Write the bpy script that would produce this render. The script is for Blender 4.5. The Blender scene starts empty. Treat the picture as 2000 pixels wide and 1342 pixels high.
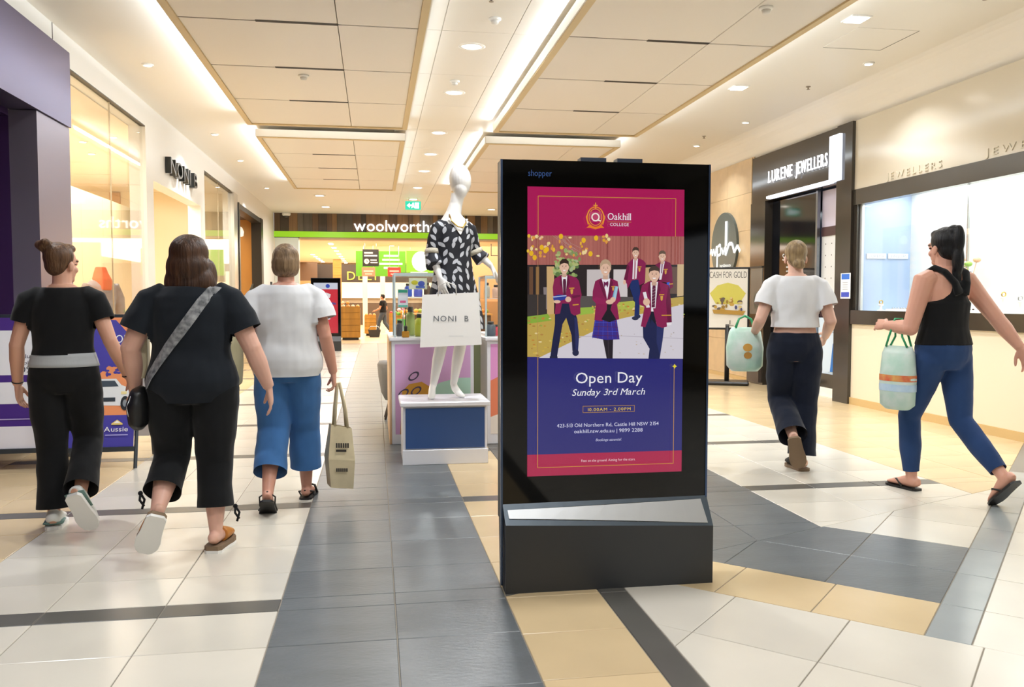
import bpy, bmesh, math, random
from mathutils import Vector as V, Matrix as M, noise as mnoise
# tuning of the lamps the place has (watts) and the exposure
EXPOSURE = 0.55
COVE, DOWN, BOUT, JEW, SUPER = 2.3, 31.0, 320.0, 44.0, 1500.0
LAMP_E, LET_E, SCREEN_E = 10.0, 1.5, 0.56
random.seed(7)
SC = bpy.context.scene
COL = SC.collection

# ---------------------------------------------------------------- camera
F_PX, CAM_H = 1650.0, 1.27
d = V((-268.0, 86.0, -F_PX)).normalized()          # corridor direction seen by the camera
up = V((0.0, -d.z, d.y)).normalized()
xr = d.cross(up)
cam = bpy.data.cameras.new('camera')
cam.sensor_width = 36.0
cam.lens = F_PX / 2000.0 * 36.0
cam.clip_start, cam.clip_end = 0.05, 200
cam_o = bpy.data.objects.new('camera', cam)
COL.objects.link(cam_o)
cam_o.matrix_world = M.Translation((0, 0, CAM_H)) @ M((xr, d, up)).to_4x4()
SC.camera = cam_o

# ---------------------------------------------------------------- world, exposure
w = bpy.data.worlds.new('world')
SC.world = w
w.use_nodes = True
w.node_tree.nodes['Background'].inputs[0].default_value = (0.9, 0.95, 1.0, 1)
w.node_tree.nodes['Background'].inputs[1].default_value = 0.5
SC.view_settings.view_transform = 'Standard'
SC.view_settings.look = 'None'
SC.view_settings.gamma = 1.0
SC.view_settings.use_curve_mapping = False
SC.view_settings.exposure = EXPOSURE
SC.cycles.max_bounces = 8
SC.cycles.diffuse_bounces = 5
SC.cycles.transparent_max_bounces = 12
SC.cycles.sample_clamp_indirect = 6.0
SC.cycles.caustics_reflective = False
SC.cycles.caustics_refractive = False

# ---------------------------------------------------------------- lights
def area(name, loc, rot, sx, sy, watts, col=(1, 1, 1), spread=180, shape='RECTANGLE'):
    l = bpy.data.lights.new(name, 'AREA')
    l.shape = shape
    l.size, l.size_y = sx, sy
    l.energy = watts
    l.color = col
    l.spread = math.radians(spread)
    o = bpy.data.objects.new(name, l)
    COL.objects.link(o)
    o.location = loc
    o.rotation_euler = rot
    o['kind'] = 'helper'
    return o

WARM, NEUT, COOL = (1.0, 0.90, 0.76), (0.94, 0.97, 1.0), (0.86, 0.94, 1.0)
PI = math.pi
# cove strips above the edges of the ceiling rafts (light runs along the corridor)
for y0, y1 in ((1.7, 11.5), (12.45, 18.0)):
    L, c = y1 - y0, (y0 + y1) / 2
    area('cove_light', (-1.665, c, 3.61), (0, math.radians(112), 0), 0.05, L, COVE * L, COOL)
    area('cove_light', (0.490, c, 3.61), (0, math.radians(-112), 0), 0.05, L, COVE * 0.15 * L, COOL)
    area('cove_light', (1.575, c, 3.67), (0, math.radians(112), 0), 0.05, L, COVE * 1.2 * L, COOL)
    area('cove_light', (3.695, c, 3.61), (0, math.radians(-112), 0), 0.05, L, COVE * 0.6 * L, COOL)
for x0, x1 in ((-1.6, 0.42), (1.65, 3.62)):
    area('cove_light', ((x0 + x1) / 2, 12.33, 3.62), (math.radians(-112), 0, 0), x1 - x0, 0.05, COVE * 2, COOL)
# shop and supermarket ceiling lights
area('boutique_light', (-4.6, 12.5, 3.30), (0, 0, 0), 2.4, 7.5, BOUT, WARM)
area('jewellery_window_light', (6.10, 6.6, 2.54), (0, 0, 0), 0.5, 5.2, JEW, (1, 0.985, 0.96))
area('jewellery_shop_light', (6.8, 10.8, 2.65), (0, 0, 0), 1.2, 1.6, 40, COOL)
area('supermarket_light', (1.2, 35.5, 3.10), (0, 0, 0), 9.0, 19.0, SUPER, (1.0, 0.90, 0.77))
area('cafe_light', (-4.4, 20.2, 3.1), (0, 0, 0), 1.6, 3.0, 70, (1.0, 0.72, 0.4))
area('mortgage_shop_light', (-4.6, 4.5, 2.75), (0, 0, 0), 1.5, 4.0, 30, NEUT)

# ---------------------------------------------------------------- helpers: colour, materials
def lin(h):
    if isinstance(h, str):
        h = h.lstrip('#')
        c = [int(h[i:i + 2], 16) / 255 for i in (0, 2, 4)]
    else:
        c = list(h[:3])
    return tuple((x / 12.92 if x <= 0.04045 else ((x + 0.055) / 1.055) ** 2.4) for x in c) + (1.0,)

MATS = {}
def mat(name, col='#cccccc', rough=0.5, metal=0.0, spec=0.5, emit=None, estr=0.0, var=0.0, noise=None, bump=None,
        coat=0.0, alpha=1.0, sss=0.0, sheen=0.0, mixcol=None):
    if name in MATS:
        return MATS[name]
    m = bpy.data.materials.new(name)
    m.use_nodes = True
    nt = m.node_tree
    b = nt.nodes['Principled BSDF']
    b.inputs['Base Color'].default_value = lin(col)
    b.inputs['Roughness'].default_value = rough
    b.inputs['Metallic'].default_value = metal
    b.inputs['Specular IOR Level'].default_value = spec
    b.inputs['Coat Weight'].default_value = coat
    b.inputs['Coat Roughness'].default_value = 0.05
    if sss:
        b.inputs['Subsurface Weight'].default_value = sss
        b.inputs['Subsurface Radius'].default_value = (0.01, 0.004, 0.002)
    if sheen:
        b.inputs['Sheen Weight'].default_value = sheen
    if emit:
        b.inputs['Emission Color'].default_value = lin(emit)
        b.inputs['Emission Strength'].default_value = estr
    src = None
    if noise or mixcol:
        tc = nt.nodes.new('ShaderNodeTexCoord')
        mp = nt.nodes.new('ShaderNodeMapping')
        nz = nt.nodes.new('ShaderNodeTexNoise')
        sc_, amt = noise
        mp.inputs['Scale'].default_value = sc_ if isinstance(sc_, tuple) else (sc_, sc_, sc_)
        nz.inputs['Scale'].default_value = 1.0
        nz.inputs['Detail'].default_value = 6
        nt.links.new(tc.outputs['Object'], mp.inputs[0])
        nt.links.new(mp.outputs[0], nz.inputs['Vector'])
        rp = nt.nodes.new('ShaderNodeMapRange')
        rp.inputs['From Min'].default_value, rp.inputs['From Max'].default_value = 0.3, 0.7
        rp.inputs['To Min'].default_value, rp.inputs['To Max'].default_value = 0.0, 1.0
        nt.links.new(nz.outputs[0], rp.inputs['Value'])
        mx = nt.nodes.new('ShaderNodeMixRGB')
        c = lin(col)
        mx.inputs[1].default_value = c
        mx.inputs[2].default_value = lin(mixcol) if mixcol else tuple(x * (1 - amt) for x in c[:3]) + (1,)
        nt.links.new(rp.outputs[0], mx.inputs[0])
        src = mx.outputs[0]
    if var:
        oi = nt.nodes.new('ShaderNodeObjectInfo')
        mr = nt.nodes.new('ShaderNodeMapRange')
        mr.inputs['To Min'].default_value, mr.inputs['To Max'].default_value = 1 - var, 1 + var * 0.4
        nt.links.new(oi.outputs['Random'], mr.inputs['Value'])
        hv = nt.nodes.new('ShaderNodeHueSaturation')
        nt.links.new(mr.outputs[0], hv.inputs['Value'])
        if src:
            nt.links.new(src, hv.inputs['Color'])
        else:
            hv.inputs['Color'].default_value = lin(col)
        src = hv.outputs[0]
    if src:
        nt.links.new(src, b.inputs['Base Color'])
    if bump:
        sc_, st = bump
        tc = nt.nodes.new('ShaderNodeTexCoord')
        mp = nt.nodes.new('ShaderNodeMapping')
        mp.inputs['Scale'].default_value = sc_ if isinstance(sc_, tuple) else (sc_, sc_, sc_)
        nz = nt.nodes.new('ShaderNodeTexNoise')
        nz.inputs['Scale'].default_value = 1.0
        nz.inputs['Detail'].default_value = 1 if name.startswith(('cloth', 'denim', 'canvas')) else 4
        bp = nt.nodes.new('ShaderNodeBump')
        bp.inputs['Strength'].default_value = st
        bp.inputs['Distance'].default_value = 0.03 if name.startswith(('cloth', 'denim', 'canvas')) else 0.01
        nt.links.new(tc.outputs['Object'], mp.inputs[0])
        nt.links.new(mp.outputs[0], nz.inputs['Vector'])
        nt.links.new(nz.outputs[0], bp.inputs['Height'])
        nt.links.new(bp.outputs[0], b.inputs['Normal'])
    MATS[name] = m
    return m

def glass_mat(name, tint=(1, 1, 1), refl=1.0):
    if name in MATS:
        return MATS[name]
    m = bpy.data.materials.new(name)
    m.use_nodes = True
    nt = m.node_tree
    nt.nodes.remove(nt.nodes['Principled BSDF'])
    out = nt.nodes['Material Output']
    t = nt.nodes.new('ShaderNodeBsdfTransparent')
    t.inputs[0].default_value = (*tint, 1)
    g = nt.nodes.new('ShaderNodeBsdfGlossy')
    g.inputs['Roughness'].default_value = 0.02
    fr = nt.nodes.new('ShaderNodeLayerWeight')          # Schlick reflectance from the facing angle
    fr.inputs['Blend'].default_value = 0.5
    pw = nt.nodes.new('ShaderNodeMath')
    pw.operation = 'POWER'
    pw.inputs[1].default_value = 5.0
    mm = nt.nodes.new('ShaderNodeMath')
    mm.operation = 'MULTIPLY_ADD'
    mm.inputs[1].default_value = 0.9 * refl
    mm.inputs[2].default_value = 0.03 * refl
    nt.links.new(fr.outputs['Facing'], pw.inputs[0])
    mx = nt.nodes.new('ShaderNodeMixShader')
    nt.links.new(pw.outputs[0], mm.inputs[0])
    nt.links.new(mm.outputs[0], mx.inputs[0])
    nt.links.new(t.outputs[0], mx.inputs[1])
    nt.links.new(g.outputs[0], mx.inputs[2])
    nt.links.new(mx.outputs[0], out.inputs[0])
    MATS[name] = m
    return m

def print_mat(name, rough=0.4, estr=0.0, spec=0.5):
    """material that reads the print's colours from the 'Col' attribute; estr > 0 for lit screens and signs"""
    if name in MATS:
        return MATS[name]
    m = bpy.data.materials.new(name)
    m.use_nodes = True
    nt = m.node_tree
    b = nt.nodes['Principled BSDF']
    a = nt.nodes.new('ShaderNodeAttribute')
    a.attribute_name = 'Col'
    b.inputs['Roughness'].default_value = rough
    b.inputs['Specular IOR Level'].default_value = spec
    if estr > 0:
        b.inputs['Base Color'].default_value = (0.01, 0.01, 0.01, 1)
        nt.links.new(a.outputs['Color'], b.inputs['Emission Color'])
        b.inputs['Emission Strength'].default_value = estr
    else:
        nt.links.new(a.outputs['Color'], b.inputs['Base Color'])
    MATS[name] = m
    return m

# ---------------------------------------------------------------- helpers: meshes
class MB:
    def __init__(s):
        s.v, s.f, s.m, s.sm = [], [], [], []
    def add(s, vs, fs, mi=0, smooth=False):
        o = len(s.v)
        s.v += [tuple(p) for p in vs]
        for f in fs:
            s.f.append(tuple(i + o for i in f))
            s.m.append(mi)
            s.sm.append(smooth)
        return s
    def box(s, x0, x1, y0, y1, z0, z1, mi=0):
        vs = [(x, y, z) for z in (z0, z1) for y in (y0, y1) for x in (x0, x1)]
        return s.add(vs, [(0, 2, 3, 1), (4, 5, 7, 6), (0, 1, 5, 4), (2, 6, 7, 3), (0, 4, 6, 2), (1, 3, 7, 5)], mi)
    def bbox(s, x0, x1, y0, y1, z0, z1, b=0.01, mi=0):
        """box with chamfered edges"""
        b = min(b, (x1 - x0) * .45, (y1 - y0) * .45, (z1 - z0) * .45)
        vs, idx = [], {}
        X, Y, Z = (x0, x1), (y0, y1), (z0, z1)
        for i in (0, 1):
            for j in (0, 1):
                for k in (0, 1):
                    sx, sy, sz = (b, -b)[i], (b, -b)[j], (b, -b)[k]
                    for a, p in enumerate(((X[i], Y[j] + sy, Z[k] + sz), (X[i] + sx, Y[j], Z[k] + sz), (X[i] + sx, Y[j] + sy, Z[k]))):
                        idx[i, j, k, a] = len(vs)
                        vs.append(p)
        fs = []
        def q(*ks):
            fs.append(tuple(idx[k] for k in ks))
        for i in (0, 1):
            r = [(i, 0, 0, 0), (i, 1, 0, 0), (i, 1, 1, 0), (i, 0, 1, 0)]
            q(*(r if i else r[::-1]))
            r = [(0, i, 0, 1), (1, i, 0, 1), (1, i, 1, 1), (0, i, 1, 1)]
            q(*(r[::-1] if i else r))
            r = [(0, 0, i, 2), (1, 0, i, 2), (1, 1, i, 2), (0, 1, i, 2)]
            q(*(r if i else r[::-1]))
        for i in (0, 1):
            for j in (0, 1):
                q((i, j, 0, 0), (i, j, 1, 0), (i, j, 1, 1), (i, j, 0, 1))
                q((i, 0, j, 0), (i, 1, j, 0), (i, 1, j, 2), (i, 0, j, 2))
                q((0, i, j, 1), (1, i, j, 1), (1, i, j, 2), (0, i, j, 2))
        for i in (0, 1):
            for j in (0, 1):
                for k in (0, 1):
                    q((i, j, k, 0), (i, j, k, 1), (i, j, k, 2))
        return s.add(vs, fs, mi)
    def prism(s, pts, axis, a0, a1, mi=0):
        """extrude a 2-D outline along an axis ('x': pts are (y,z), 'y': (x,z), 'z': (x,y))"""
        n = len(pts)
        def P(p, a):
            return {'x': (a, p[0], p[1]), 'y': (p[0], a, p[1]), 'z': (p[0], p[1], a)}[axis]
        vs = [P(p, a0) for p in pts] + [P(p, a1) for p in pts]
        fs = [tuple(range(n))[::-1], tuple(range(n, 2 * n))] + [(i, (i + 1) % n, n + (i + 1) % n, n + i) for i in range(n)]
        return s.add(vs, fs, mi)
    def loft(s, pts, rad, ref=(1, 0, 0), n=12, mi=0, smooth=True, caps=True, power=2.0):
        pts = [V(p) for p in pts]
        ref = V(ref)
        vs, fs = [], []
        N = len(pts)
        for i, p in enumerate(pts):
            t = (pts[min(i + 1, N - 1)] - pts[max(i - 1, 0)]).normalized()
            sd = ref - t * ref.dot(t)
            if sd.length < 1e-4:
                sd = V((0, 1, 0)) - t * t.y
            sd.normalize()
            u = t.cross(sd)
            r = rad[i]
            rx, ry = r if isinstance(r, (tuple, list)) else (r, r)
            for k in range(n):
                a = 2 * PI * k / n
                ca, sa = math.cos(a), math.sin(a)
                if power != 2.0:
                    ca = math.copysign(abs(ca) ** (2 / power), ca)
                    sa = math.copysign(abs(sa) ** (2 / power), sa)
                vs.append(p + sd * (rx * ca) + u * (ry * sa))
        for i in range(N - 1):
            for k in range(n):
                k2 = (k + 1) % n
                fs.append((i * n + k, i * n + k2, (i + 1) * n + k2, (i + 1) * n + k))
        if caps:
            fs.append(tuple(range(n))[::-1])
            fs.append(tuple(range((N - 1) * n, N * n)))
        return s.add(vs, fs, mi, smooth)
    def ell(s, c, r, rot=None, n=14, m=9, mi=0):
        c = V(c)
        rx, ry, rz = r if isinstance(r, (tuple, list)) else (r, r, r)
        vs = [V((0, 0, -rz))]
        for i in range(1, m):
            t = -PI / 2 + PI * i / m
            for k in range(n):
                a = 2 * PI * k / n
                vs.append(V((rx * math.cos(t) * math.cos(a), ry * math.cos(t) * math.sin(a), rz * math.sin(t))))
        vs.append(V((0, 0, rz)))
        if rot is not None:
            vs = [rot @ p for p in vs]
        vs = [p + c for p in vs]
        fs = []
        for k in range(n):
            fs.append((0, 1 + (k + 1) % n, 1 + k))
            fs.append((len(vs) - 1, 1 + (m - 2) * n + k, 1 + (m - 2) * n + (k + 1) % n))
        for i in range(m - 2):
            for k in range(n):
                a, b2 = 1 + i * n + k, 1 + i * n + (k + 1) % n
                fs.append((a, b2, b2 + n, a + n))
        return s.add(vs, fs, mi, True)
    def cyl(s, c, r, z0, z1, n=20, mi=0, r2=None):
        return s.loft([(c[0], c[1], z0), (c[0], c[1], z1)], [r, r if r2 is None else r2], n=n, mi=mi, smooth=False)
    def lathe(s, c, prof, n=24, mi=0, smooth=True):
        """profile of (radius, z) turned around a vertical axis through c"""
        return s.loft([(c[0], c[1], c[2] + z) for _, z in prof], [max(r, 1e-4) for r, _ in prof], n=n, mi=mi, smooth=smooth)
    def tube(s, pts, r, n=8, mi=0):
        return s.loft(pts, [r] * len(pts), ref=(0.31, 0.55, 0.77), n=n, mi=mi)
    def mesh(s, name, mats):
        me = bpy.data.meshes.new(name)
        me.from_pydata(s.v, [], s.f)
        for m in (mats if isinstance(mats, (list, tuple)) else [mats]):
            me.materials.append(m)
        me.polygons.foreach_set('material_index', s.m)
        me.polygons.foreach_set('use_smooth', s.sm)
        me.update()
        return me
    def build(s, name, mats, parent=None):
        return link(name, s.mesh(name, mats), parent)

def link(name, data, parent=None, loc=None, rotz=None):
    o = bpy.data.objects.new(name, data)
    COL.objects.link(o)
    if parent is not None:
        o.parent = parent
    if loc is not None:
        o.location = loc
    if rotz is not None:
        o.rotation_euler = (0, 0, rotz)
    return o

def tag(o, label, cat, group=None, kind=None):
    o['label'] = label
    o['category'] = cat
    if group:
        o['group'] = group
    if kind:
        o['kind'] = kind
    return o

def thing(name, label, cat, loc=(0, 0, 0), rotz=0.0, group=None):
    o = link(name, None, None, loc, rotz)
    o.empty_display_size = 0.1
    return tag(o, label, cat, group)

def struct(o, label=None):
    o['kind'] = 'structure'
    if label:
        o['label'] = label
    return o

def B(name, m, x0, x1, y0, y1, z0, z1, parent=None, bev=0.0):
    mb = MB()
    mb.bbox(x0, x1, y0, y1, z0, z1, bev) if bev else mb.box(x0, x1, y0, y1, z0, z1)
    return mb.build(name, m, parent)

def copy_thing(o, loc, rotz=None, label=None):
    c = o.copy()
    COL.objects.link(c)
    c.location = loc
    if rotz is not None:
        c.rotation_euler = (0, 0, rotz)
    if label:
        c['label'] = label
    for ch in list(o.children):
        k = ch.copy()
        COL.objects.link(k)
        k.parent = c
        for g in list(ch.children):
            q = g.copy()
            COL.objects.link(q)
            q.parent = k
    return c

def fuse(mb, voxel=0.006, smooth=3, keep=None):
    """melt overlapping closed shapes into one continuous skin"""
    me = mb.mesh('tmp', mat('plain'))
    o = bpy.data.objects.new('tmp', me)
    COL.objects.link(o)
    r = o.modifiers.new('r', 'REMESH')
    r.mode = 'VOXEL'
    r.voxel_size = voxel
    r.use_smooth_shade = True
    if smooth:
        s = o.modifiers.new('s', 'SMOOTH')
        s.factor = 0.5
        s.iterations = smooth
    if keep:
        dm = o.modifiers.new('d', 'DECIMATE')
        dm.ratio = keep
    dg = bpy.context.evaluated_depsgraph_get()
    out = bpy.data.meshes.new_from_object(o.evaluated_get(dg))
    bpy.data.objects.remove(o)
    bpy.data.meshes.remove(me)
    for p in out.polygons:
        p.use_smooth = True
    return out

def fused(name, mb, m, parent, voxel=0.006, smooth=3, paint=None, cuts=(), fold=0.0):
    """cuts: (point, outward direction, radius) planes that open a hem; fold: depth of the cloth's creases"""
    me = fuse(mb, voxel, smooth)
    if cuts or fold:
        bm = bmesh.new()
        bm.from_mesh(me)
        if fold:
            bm.normal_update()
            for v in bm.verts:
                c = v.co
                f1 = mnoise.noise(V((c.x * 5, c.y * 5, c.z * 9 + 3.1 * c.x)))
                f2 = mnoise.noise(V((c.x * 11 + 7, c.y * 11, c.z * 17 - 6.0 * c.x)))
                v.co = c + v.normal * (fold * (f1 + 0.5 * f2))
        for p, d_, r, *ok in cuts:
            p, d_ = V(p), V(d_).normalized()
            fs = []
            for f in bm.faces:
                q = f.calc_center_median() - p
                ax = q.dot(d_)
                if -0.03 < ax < 0.12 and (q - d_ * ax).length < r and (not ok or ok[0](q + p)):
                    fs.append(f)
            geo = list({e for f in fs for e in f.edges}) + list({v for f in fs for v in f.verts}) + fs
            bmesh.ops.bisect_plane(bm, geom=geo, plane_co=p, plane_no=d_, clear_outer=True)
        bm.to_mesh(me)
        bm.free()
        for q in me.polygons:
            q.use_smooth = True
    me.materials.clear()
    for q in (m if isinstance(m, (list, tuple)) else [m]):
        me.materials.append(q)
    if paint:
        for p in me.polygons:
            p.material_index = paint(p.center)
    else:
        me.polygons.foreach_set('material_index', [0] * len(me.polygons))
    me.name = name
    return link(name, me, parent)

# ---------------------------------------------------------------- lettering
GLYPH = {}
def load_glyphs():
    chars = 'ABCDEFGHIJKLMNOPQRSTUVWXYZabcdefghijklmnopqrstuvwxyz0123456789.,-:|%()!&'
    obs = []
    for ch in chars:
        cu = bpy.data.curves.new('g', 'FONT')
        cu.body = ch
        cu.resolution_u = 3
        o = bpy.data.objects.new('g', cu)
        COL.objects.link(o)
        obs.append((ch, o, cu))
    dg = bpy.context.evaluated_depsgraph_get()
    for ch, o, cu in obs:
        me = bpy.data.meshes.new_from_object(o.evaluated_get(dg))
        vs = [(v.co.x, v.co.y) for v in me.vertices]
        fs = [tuple(p.vertices) for p in me.polygons]
        GLYPH[ch] = (vs, fs, max(v[0] for v in vs) + 0.045 if vs else 0.3)
        bpy.data.meshes.remove(me)
    for ch, o, cu in obs:
        bpy.data.objects.remove(o)
        bpy.data.curves.remove(cu)
load_glyphs()

SERIF = {'L': [(0, 'tb')], 'U': [(0, 't'), (1, 't')], 'R': [(0, 'tb'), (1, 'b')], 'E': [(0, 'tb')], 'N': [(0, 'tb'), (1, 't')],
         'J': [(1, 't')], 'W': [(0, 't'), (1, 't')], 'k': [(0, 'tb'), (1, 'b')], 'h': [(0, 'tb'), (1, 'b')], 'i': [(0, 'b')],
         'l': [(0, 'tb')], 'r': [(0, 'tb')], 'n': [(0, 'tb'), (1, 'b')], 'd': [(1, 't')], 'M': [(0, 'tb'), (1, 'tb')]}

def letters(s, track=0.0, serif=False):
    """glyphs laid out on a line, scaled so that capitals are 1 high: [(char, verts, faces)], total width"""
    out, x = [], 0.0
    k = 1 / 0.729
    for ch in s:
        if ch == ' ':
            x += 0.30 + track
            continue
        vs, fs, adv = GLYPH[ch]
        vs2 = [((x + a) * k, b * k) for a, b in vs]
        fs2 = list(fs)
        if serif and ch in SERIF:
            x0, x1 = min(p[0] for p in vs2), max(p[0] for p in vs2)
            y0, y1 = min(p[1] for p in vs2), max(p[1] for p in vs2)
            for side, tb in SERIF[ch]:
                cx = x0 + 0.06 if side == 0 else x1 - 0.06
                for q in tb:
                    ya, yb = (y0, y0 + 0.05) if q == 'b' else (y1 - 0.05, y1)
                    n = len(vs2)
                    vs2 += [(cx - 0.10, ya), (cx + 0.10, ya), (cx + 0.10, yb), (cx - 0.10, yb)]
                    fs2.append((n, n + 1, n + 2, n + 3))
        out.append((ch, vs2, fs2))
        x += adv + track
    return out, (x - track - 0.045) * k

def solid_letter(vs, fs, depth):
    """flat glyph -> MB prism in (x, z) with its face at y = 0 and its back at y = depth"""
    cnt = {}
    for f in fs:
        for i in range(len(f)):
            e = (f[i], f[(i + 1) % len(f)])
            cnt[tuple(sorted(e))] = cnt.get(tuple(sorted(e)), 0) + 1
    n = len(vs)
    mb = MB()
    V3 = [(x, 0, z) for x, z in vs] + [(x, depth, z) for x, z in vs]
    F = [tuple(f) for f in fs] + [tuple(i + n for i in f[::-1]) for f in fs]
    for f in fs:
        for i in range(len(f)):
            a, b = f[i], f[(i + 1) % len(f)]
            if cnt[tuple(sorted((a, b)))] == 1:
                F.append((a, a + n, b + n, b))
    return mb.add(V3, F)

def sign_letters(parent, s, x0, z0, w, h, depth, m, track=0.0, serif=False, back=None):
    """3-D letters as parts of a sign, in the sign's own frame (reads along +x, faces -y)"""
    ls, W = letters(s, track, serif)
    for ch, vs, fs in ls:
        vs = [(x0 + a / W * w, z0 + b * h) for a, b in vs]
        solid_letter(vs, fs, depth).build('letter', m, parent)

class Canvas:
    """flat print in (u, v); each layer lies a hair in front of the last"""
    def __init__(s, step=0.0002):
        s.v, s.f, s.c, s.l, s.step = [], [], [], 0.0, step
    def layer(s):
        s.l += s.step
        return s
    def poly(s, pts, col, new=True):
        if new:
            s.layer()
        o = len(s.v)
        s.v += [(p[0], p[1], s.l) for p in pts]
        a = sum(pts[i][0] * pts[(i + 1) % len(pts)][1] - pts[(i + 1) % len(pts)][0] * pts[i][1] for i in range(len(pts)))
        f = tuple(range(o, o + len(pts)))
        s.f.append(f if a > 0 else f[::-1])
        s.c.append(lin(col))
        return s
    def rect(s, x0, y0, x1, y1, col, new=True):
        return s.poly([(x0, y0), (x1, y0), (x1, y1), (x0, y1)], col, new)
    def frame(s, x0, y0, x1, y1, t, col):
        s.layer()
        for r in ((x0, y0, x1, y0 + t), (x0, y1 - t, x1, y1), (x0, y0, x0 + t, y1), (x1 - t, y0, x1, y1)):
            s.rect(*r, col, new=False)
        return s
    def ell(s, cx, cy, rx, ry, col, n=20, new=True):
        return s.poly([(cx + rx * math.cos(2 * PI * k / n), cy + ry * math.sin(2 * PI * k / n)) for k in range(n)], col, new)
    def ring(s, cx, cy, rx, ry, t, col, n=28, a0=0.0, a1=2 * PI):
        s.layer()
        for k in range(n):
            a, b = a0 + (a1 - a0) * k / n, a0 + (a1 - a0) * (k + 1) / n
            s.poly([(cx + rx * math.cos(a), cy + ry * math.sin(a)), (cx + rx * math.cos(b), cy + ry * math.sin(b)),
                    (cx + (rx - t) * math.cos(b), cy + (ry - t) * math.sin(b)), (cx + (rx - t) * math.cos(a), cy + (ry - t) * math.sin(a))], col, False)
        return s
    def line(s, pts, t, col):
        s.layer()
        for (xa, ya), (xb, yb) in zip(pts, pts[1:]):
            L = math.hypot(xb - xa, yb - ya) or 1
            nx, ny = -(yb - ya) / L * t / 2, (xb - xa) / L * t / 2
            s.poly([(xa + nx, ya + ny), (xb + nx, yb + ny), (xb - nx, yb - ny), (xa - nx, ya - ny)], col, False)
        return s
    def text(s, t, x0, y0, w, h, col, track=0.0, serif=False, shear=0.0, warp=None):
        s.layer()
        ls, W = letters(t, track, serif)
        for ch, vs, fs in ls:
            o = len(s.v)
            for a, b in vs:
                p = (x0 + a / W * w + shear * b * h, y0 + b * h)
                if warp:
                    p = warp(*p)
                s.v.append((p[0], p[1], s.l))
            for f in fs:
                s.f.append(tuple(i + o for i in f))
                s.c.append(lin(col))
        return s
    def build(s, name, m, parent, org, ux=(1, 0, 0), vx=(0, 0, 1), su=1.0, sv=1.0):
        """canvas point (u, v, layer) -> org + ux*u*su + vx*v*sv + normal*layer"""
        org, ux, vx = V(org), V(ux).normalized(), V(vx).normalized()
        nn = ux.cross(vx)
        me = bpy.data.meshes.new(name)
        me.from_pydata([tuple(org + ux * (p[0] * su) + vx * (p[1] * sv) + nn * p[2]) for p in s.v], [], s.f)
        me.materials.append(m)
        ca = me.color_attributes.new('Col', 'FLOAT_COLOR', 'CORNER')
        buf = []
        for f, c in zip(s.f, s.c):
            buf += list(c) * len(f)
        ca.data.foreach_set('color', buf)
        me.update()
        return link(name, me, parent)

# ================================================================ FLOOR
m_cream = mat('tile_cream', '#dad4c7', 0.22, noise=(1.6, 0.10), var=0.05, spec=0.5)
m_tan = mat('tile_tan', '#d7bf96', 0.24, noise=(1.8, 0.12), var=0.06, spec=0.5)
m_dark = mat('tile_slate', '#6b7073', 0.32, noise=((3, 9, 3), 0.22), var=0.10, bump=((25, 60, 25), 0.12), spec=0.5)
m_strip = mat('tile_charcoal', '#5f5d58', 0.32, noise=(4, 0.15), var=0.06, spec=0.5)
m_grout = mat('grout', '#8d8579', 0.8)

def clip(poly, a, b, c):
    """keep the side a*x + b*y <= c"""
    out = []
    for i in range(len(poly)):
        p, q = poly[i], poly[(i + 1) % len(poly)]
        dp, dq = a * p[0] + b * p[1] - c, a * q[0] + b * q[1] - c
        if dp <= 0:
            out.append(p)
        if dp * dq < 0:
            t = dp / (dp - dq)
            out.append((p[0] + (q[0] - p[0]) * t, p[1] + (q[1] - p[1]) * t))
    return out

def parea(p):
    return 0.5 * sum(p[i][0] * p[(i + 1) % len(p)][1] - p[(i + 1) % len(p)][0] * p[i][1] for i in range(len(p)))

rows, strips = [], []
for k in range(-5, 13):
    y = 3.495 + 1.74 * k
    strips.append((y, y + 0.14))
    for h0, h1 in ((0.14, 0.495), (0.495, 0.935), (0.935, 1.375), (1.375, 1.74)):
        rows.append((y + h0, y + h1))
TILES = []                                                # (polygon, material)
MK, MN = (2.455, 4.33), (-0.3907, 0.9205)                 # the mitre line where the paving turns
mc = MN[0] * MK[0] + MN[1] * MK[1]
ABOVE, BELOW = (-MN[0], -MN[1], -mc), (MN[0], MN[1], mc)
UA, VB = (0.72, -0.694), (0.694, 0.72)                    # the turned grid
def axis_field(xs, m, planes=(), rws=rows, ms=m_strip, ymin=-5.2, ymax=24.7):
    for x0, x1 in zip(xs, xs[1:]):
        for mm, rr in ((m, rws), (ms, strips)):
            for y0, y1 in rr:
                if y1 < ymin or y0 > ymax:
                    continue
                p = [(x0, y0), (x1, y0), (x1, y1), (x0, y1)]
                for pl in planes:
                    p = clip(p, *pl)
                    if len(p) < 3:
                        break
                if len(p) >= 3:
                    TILES.append((p, mm))
def turned_field(as_, bs, m, planes=()):
    for a0, a1 in zip(as_, as_[1:]):
        for b0, b1 in zip(bs, bs[1:]):
            p = [(UA[0] * a + VB[0] * b, UA[1] * a + VB[1] * b) for a, b in ((a0, b0), (a1, b0), (a1, b1), (a0, b1))]
            for pl in planes:
                p = clip(p, *pl)
                if len(p) < 3:
                    break
            if len(p) >= 3:
                TILES.append((p, m))
axis_field([-2.80, -2.267, -1.80], m_tan)
axis_field([-1.80, -1.333, -0.867, -0.40], m_cream)
axis_field([-0.40, 0.073, 0.542], m_dark, ms=m_dark)
LEFT_OF_V = (UA[0], UA[1], -0.505)
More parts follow.
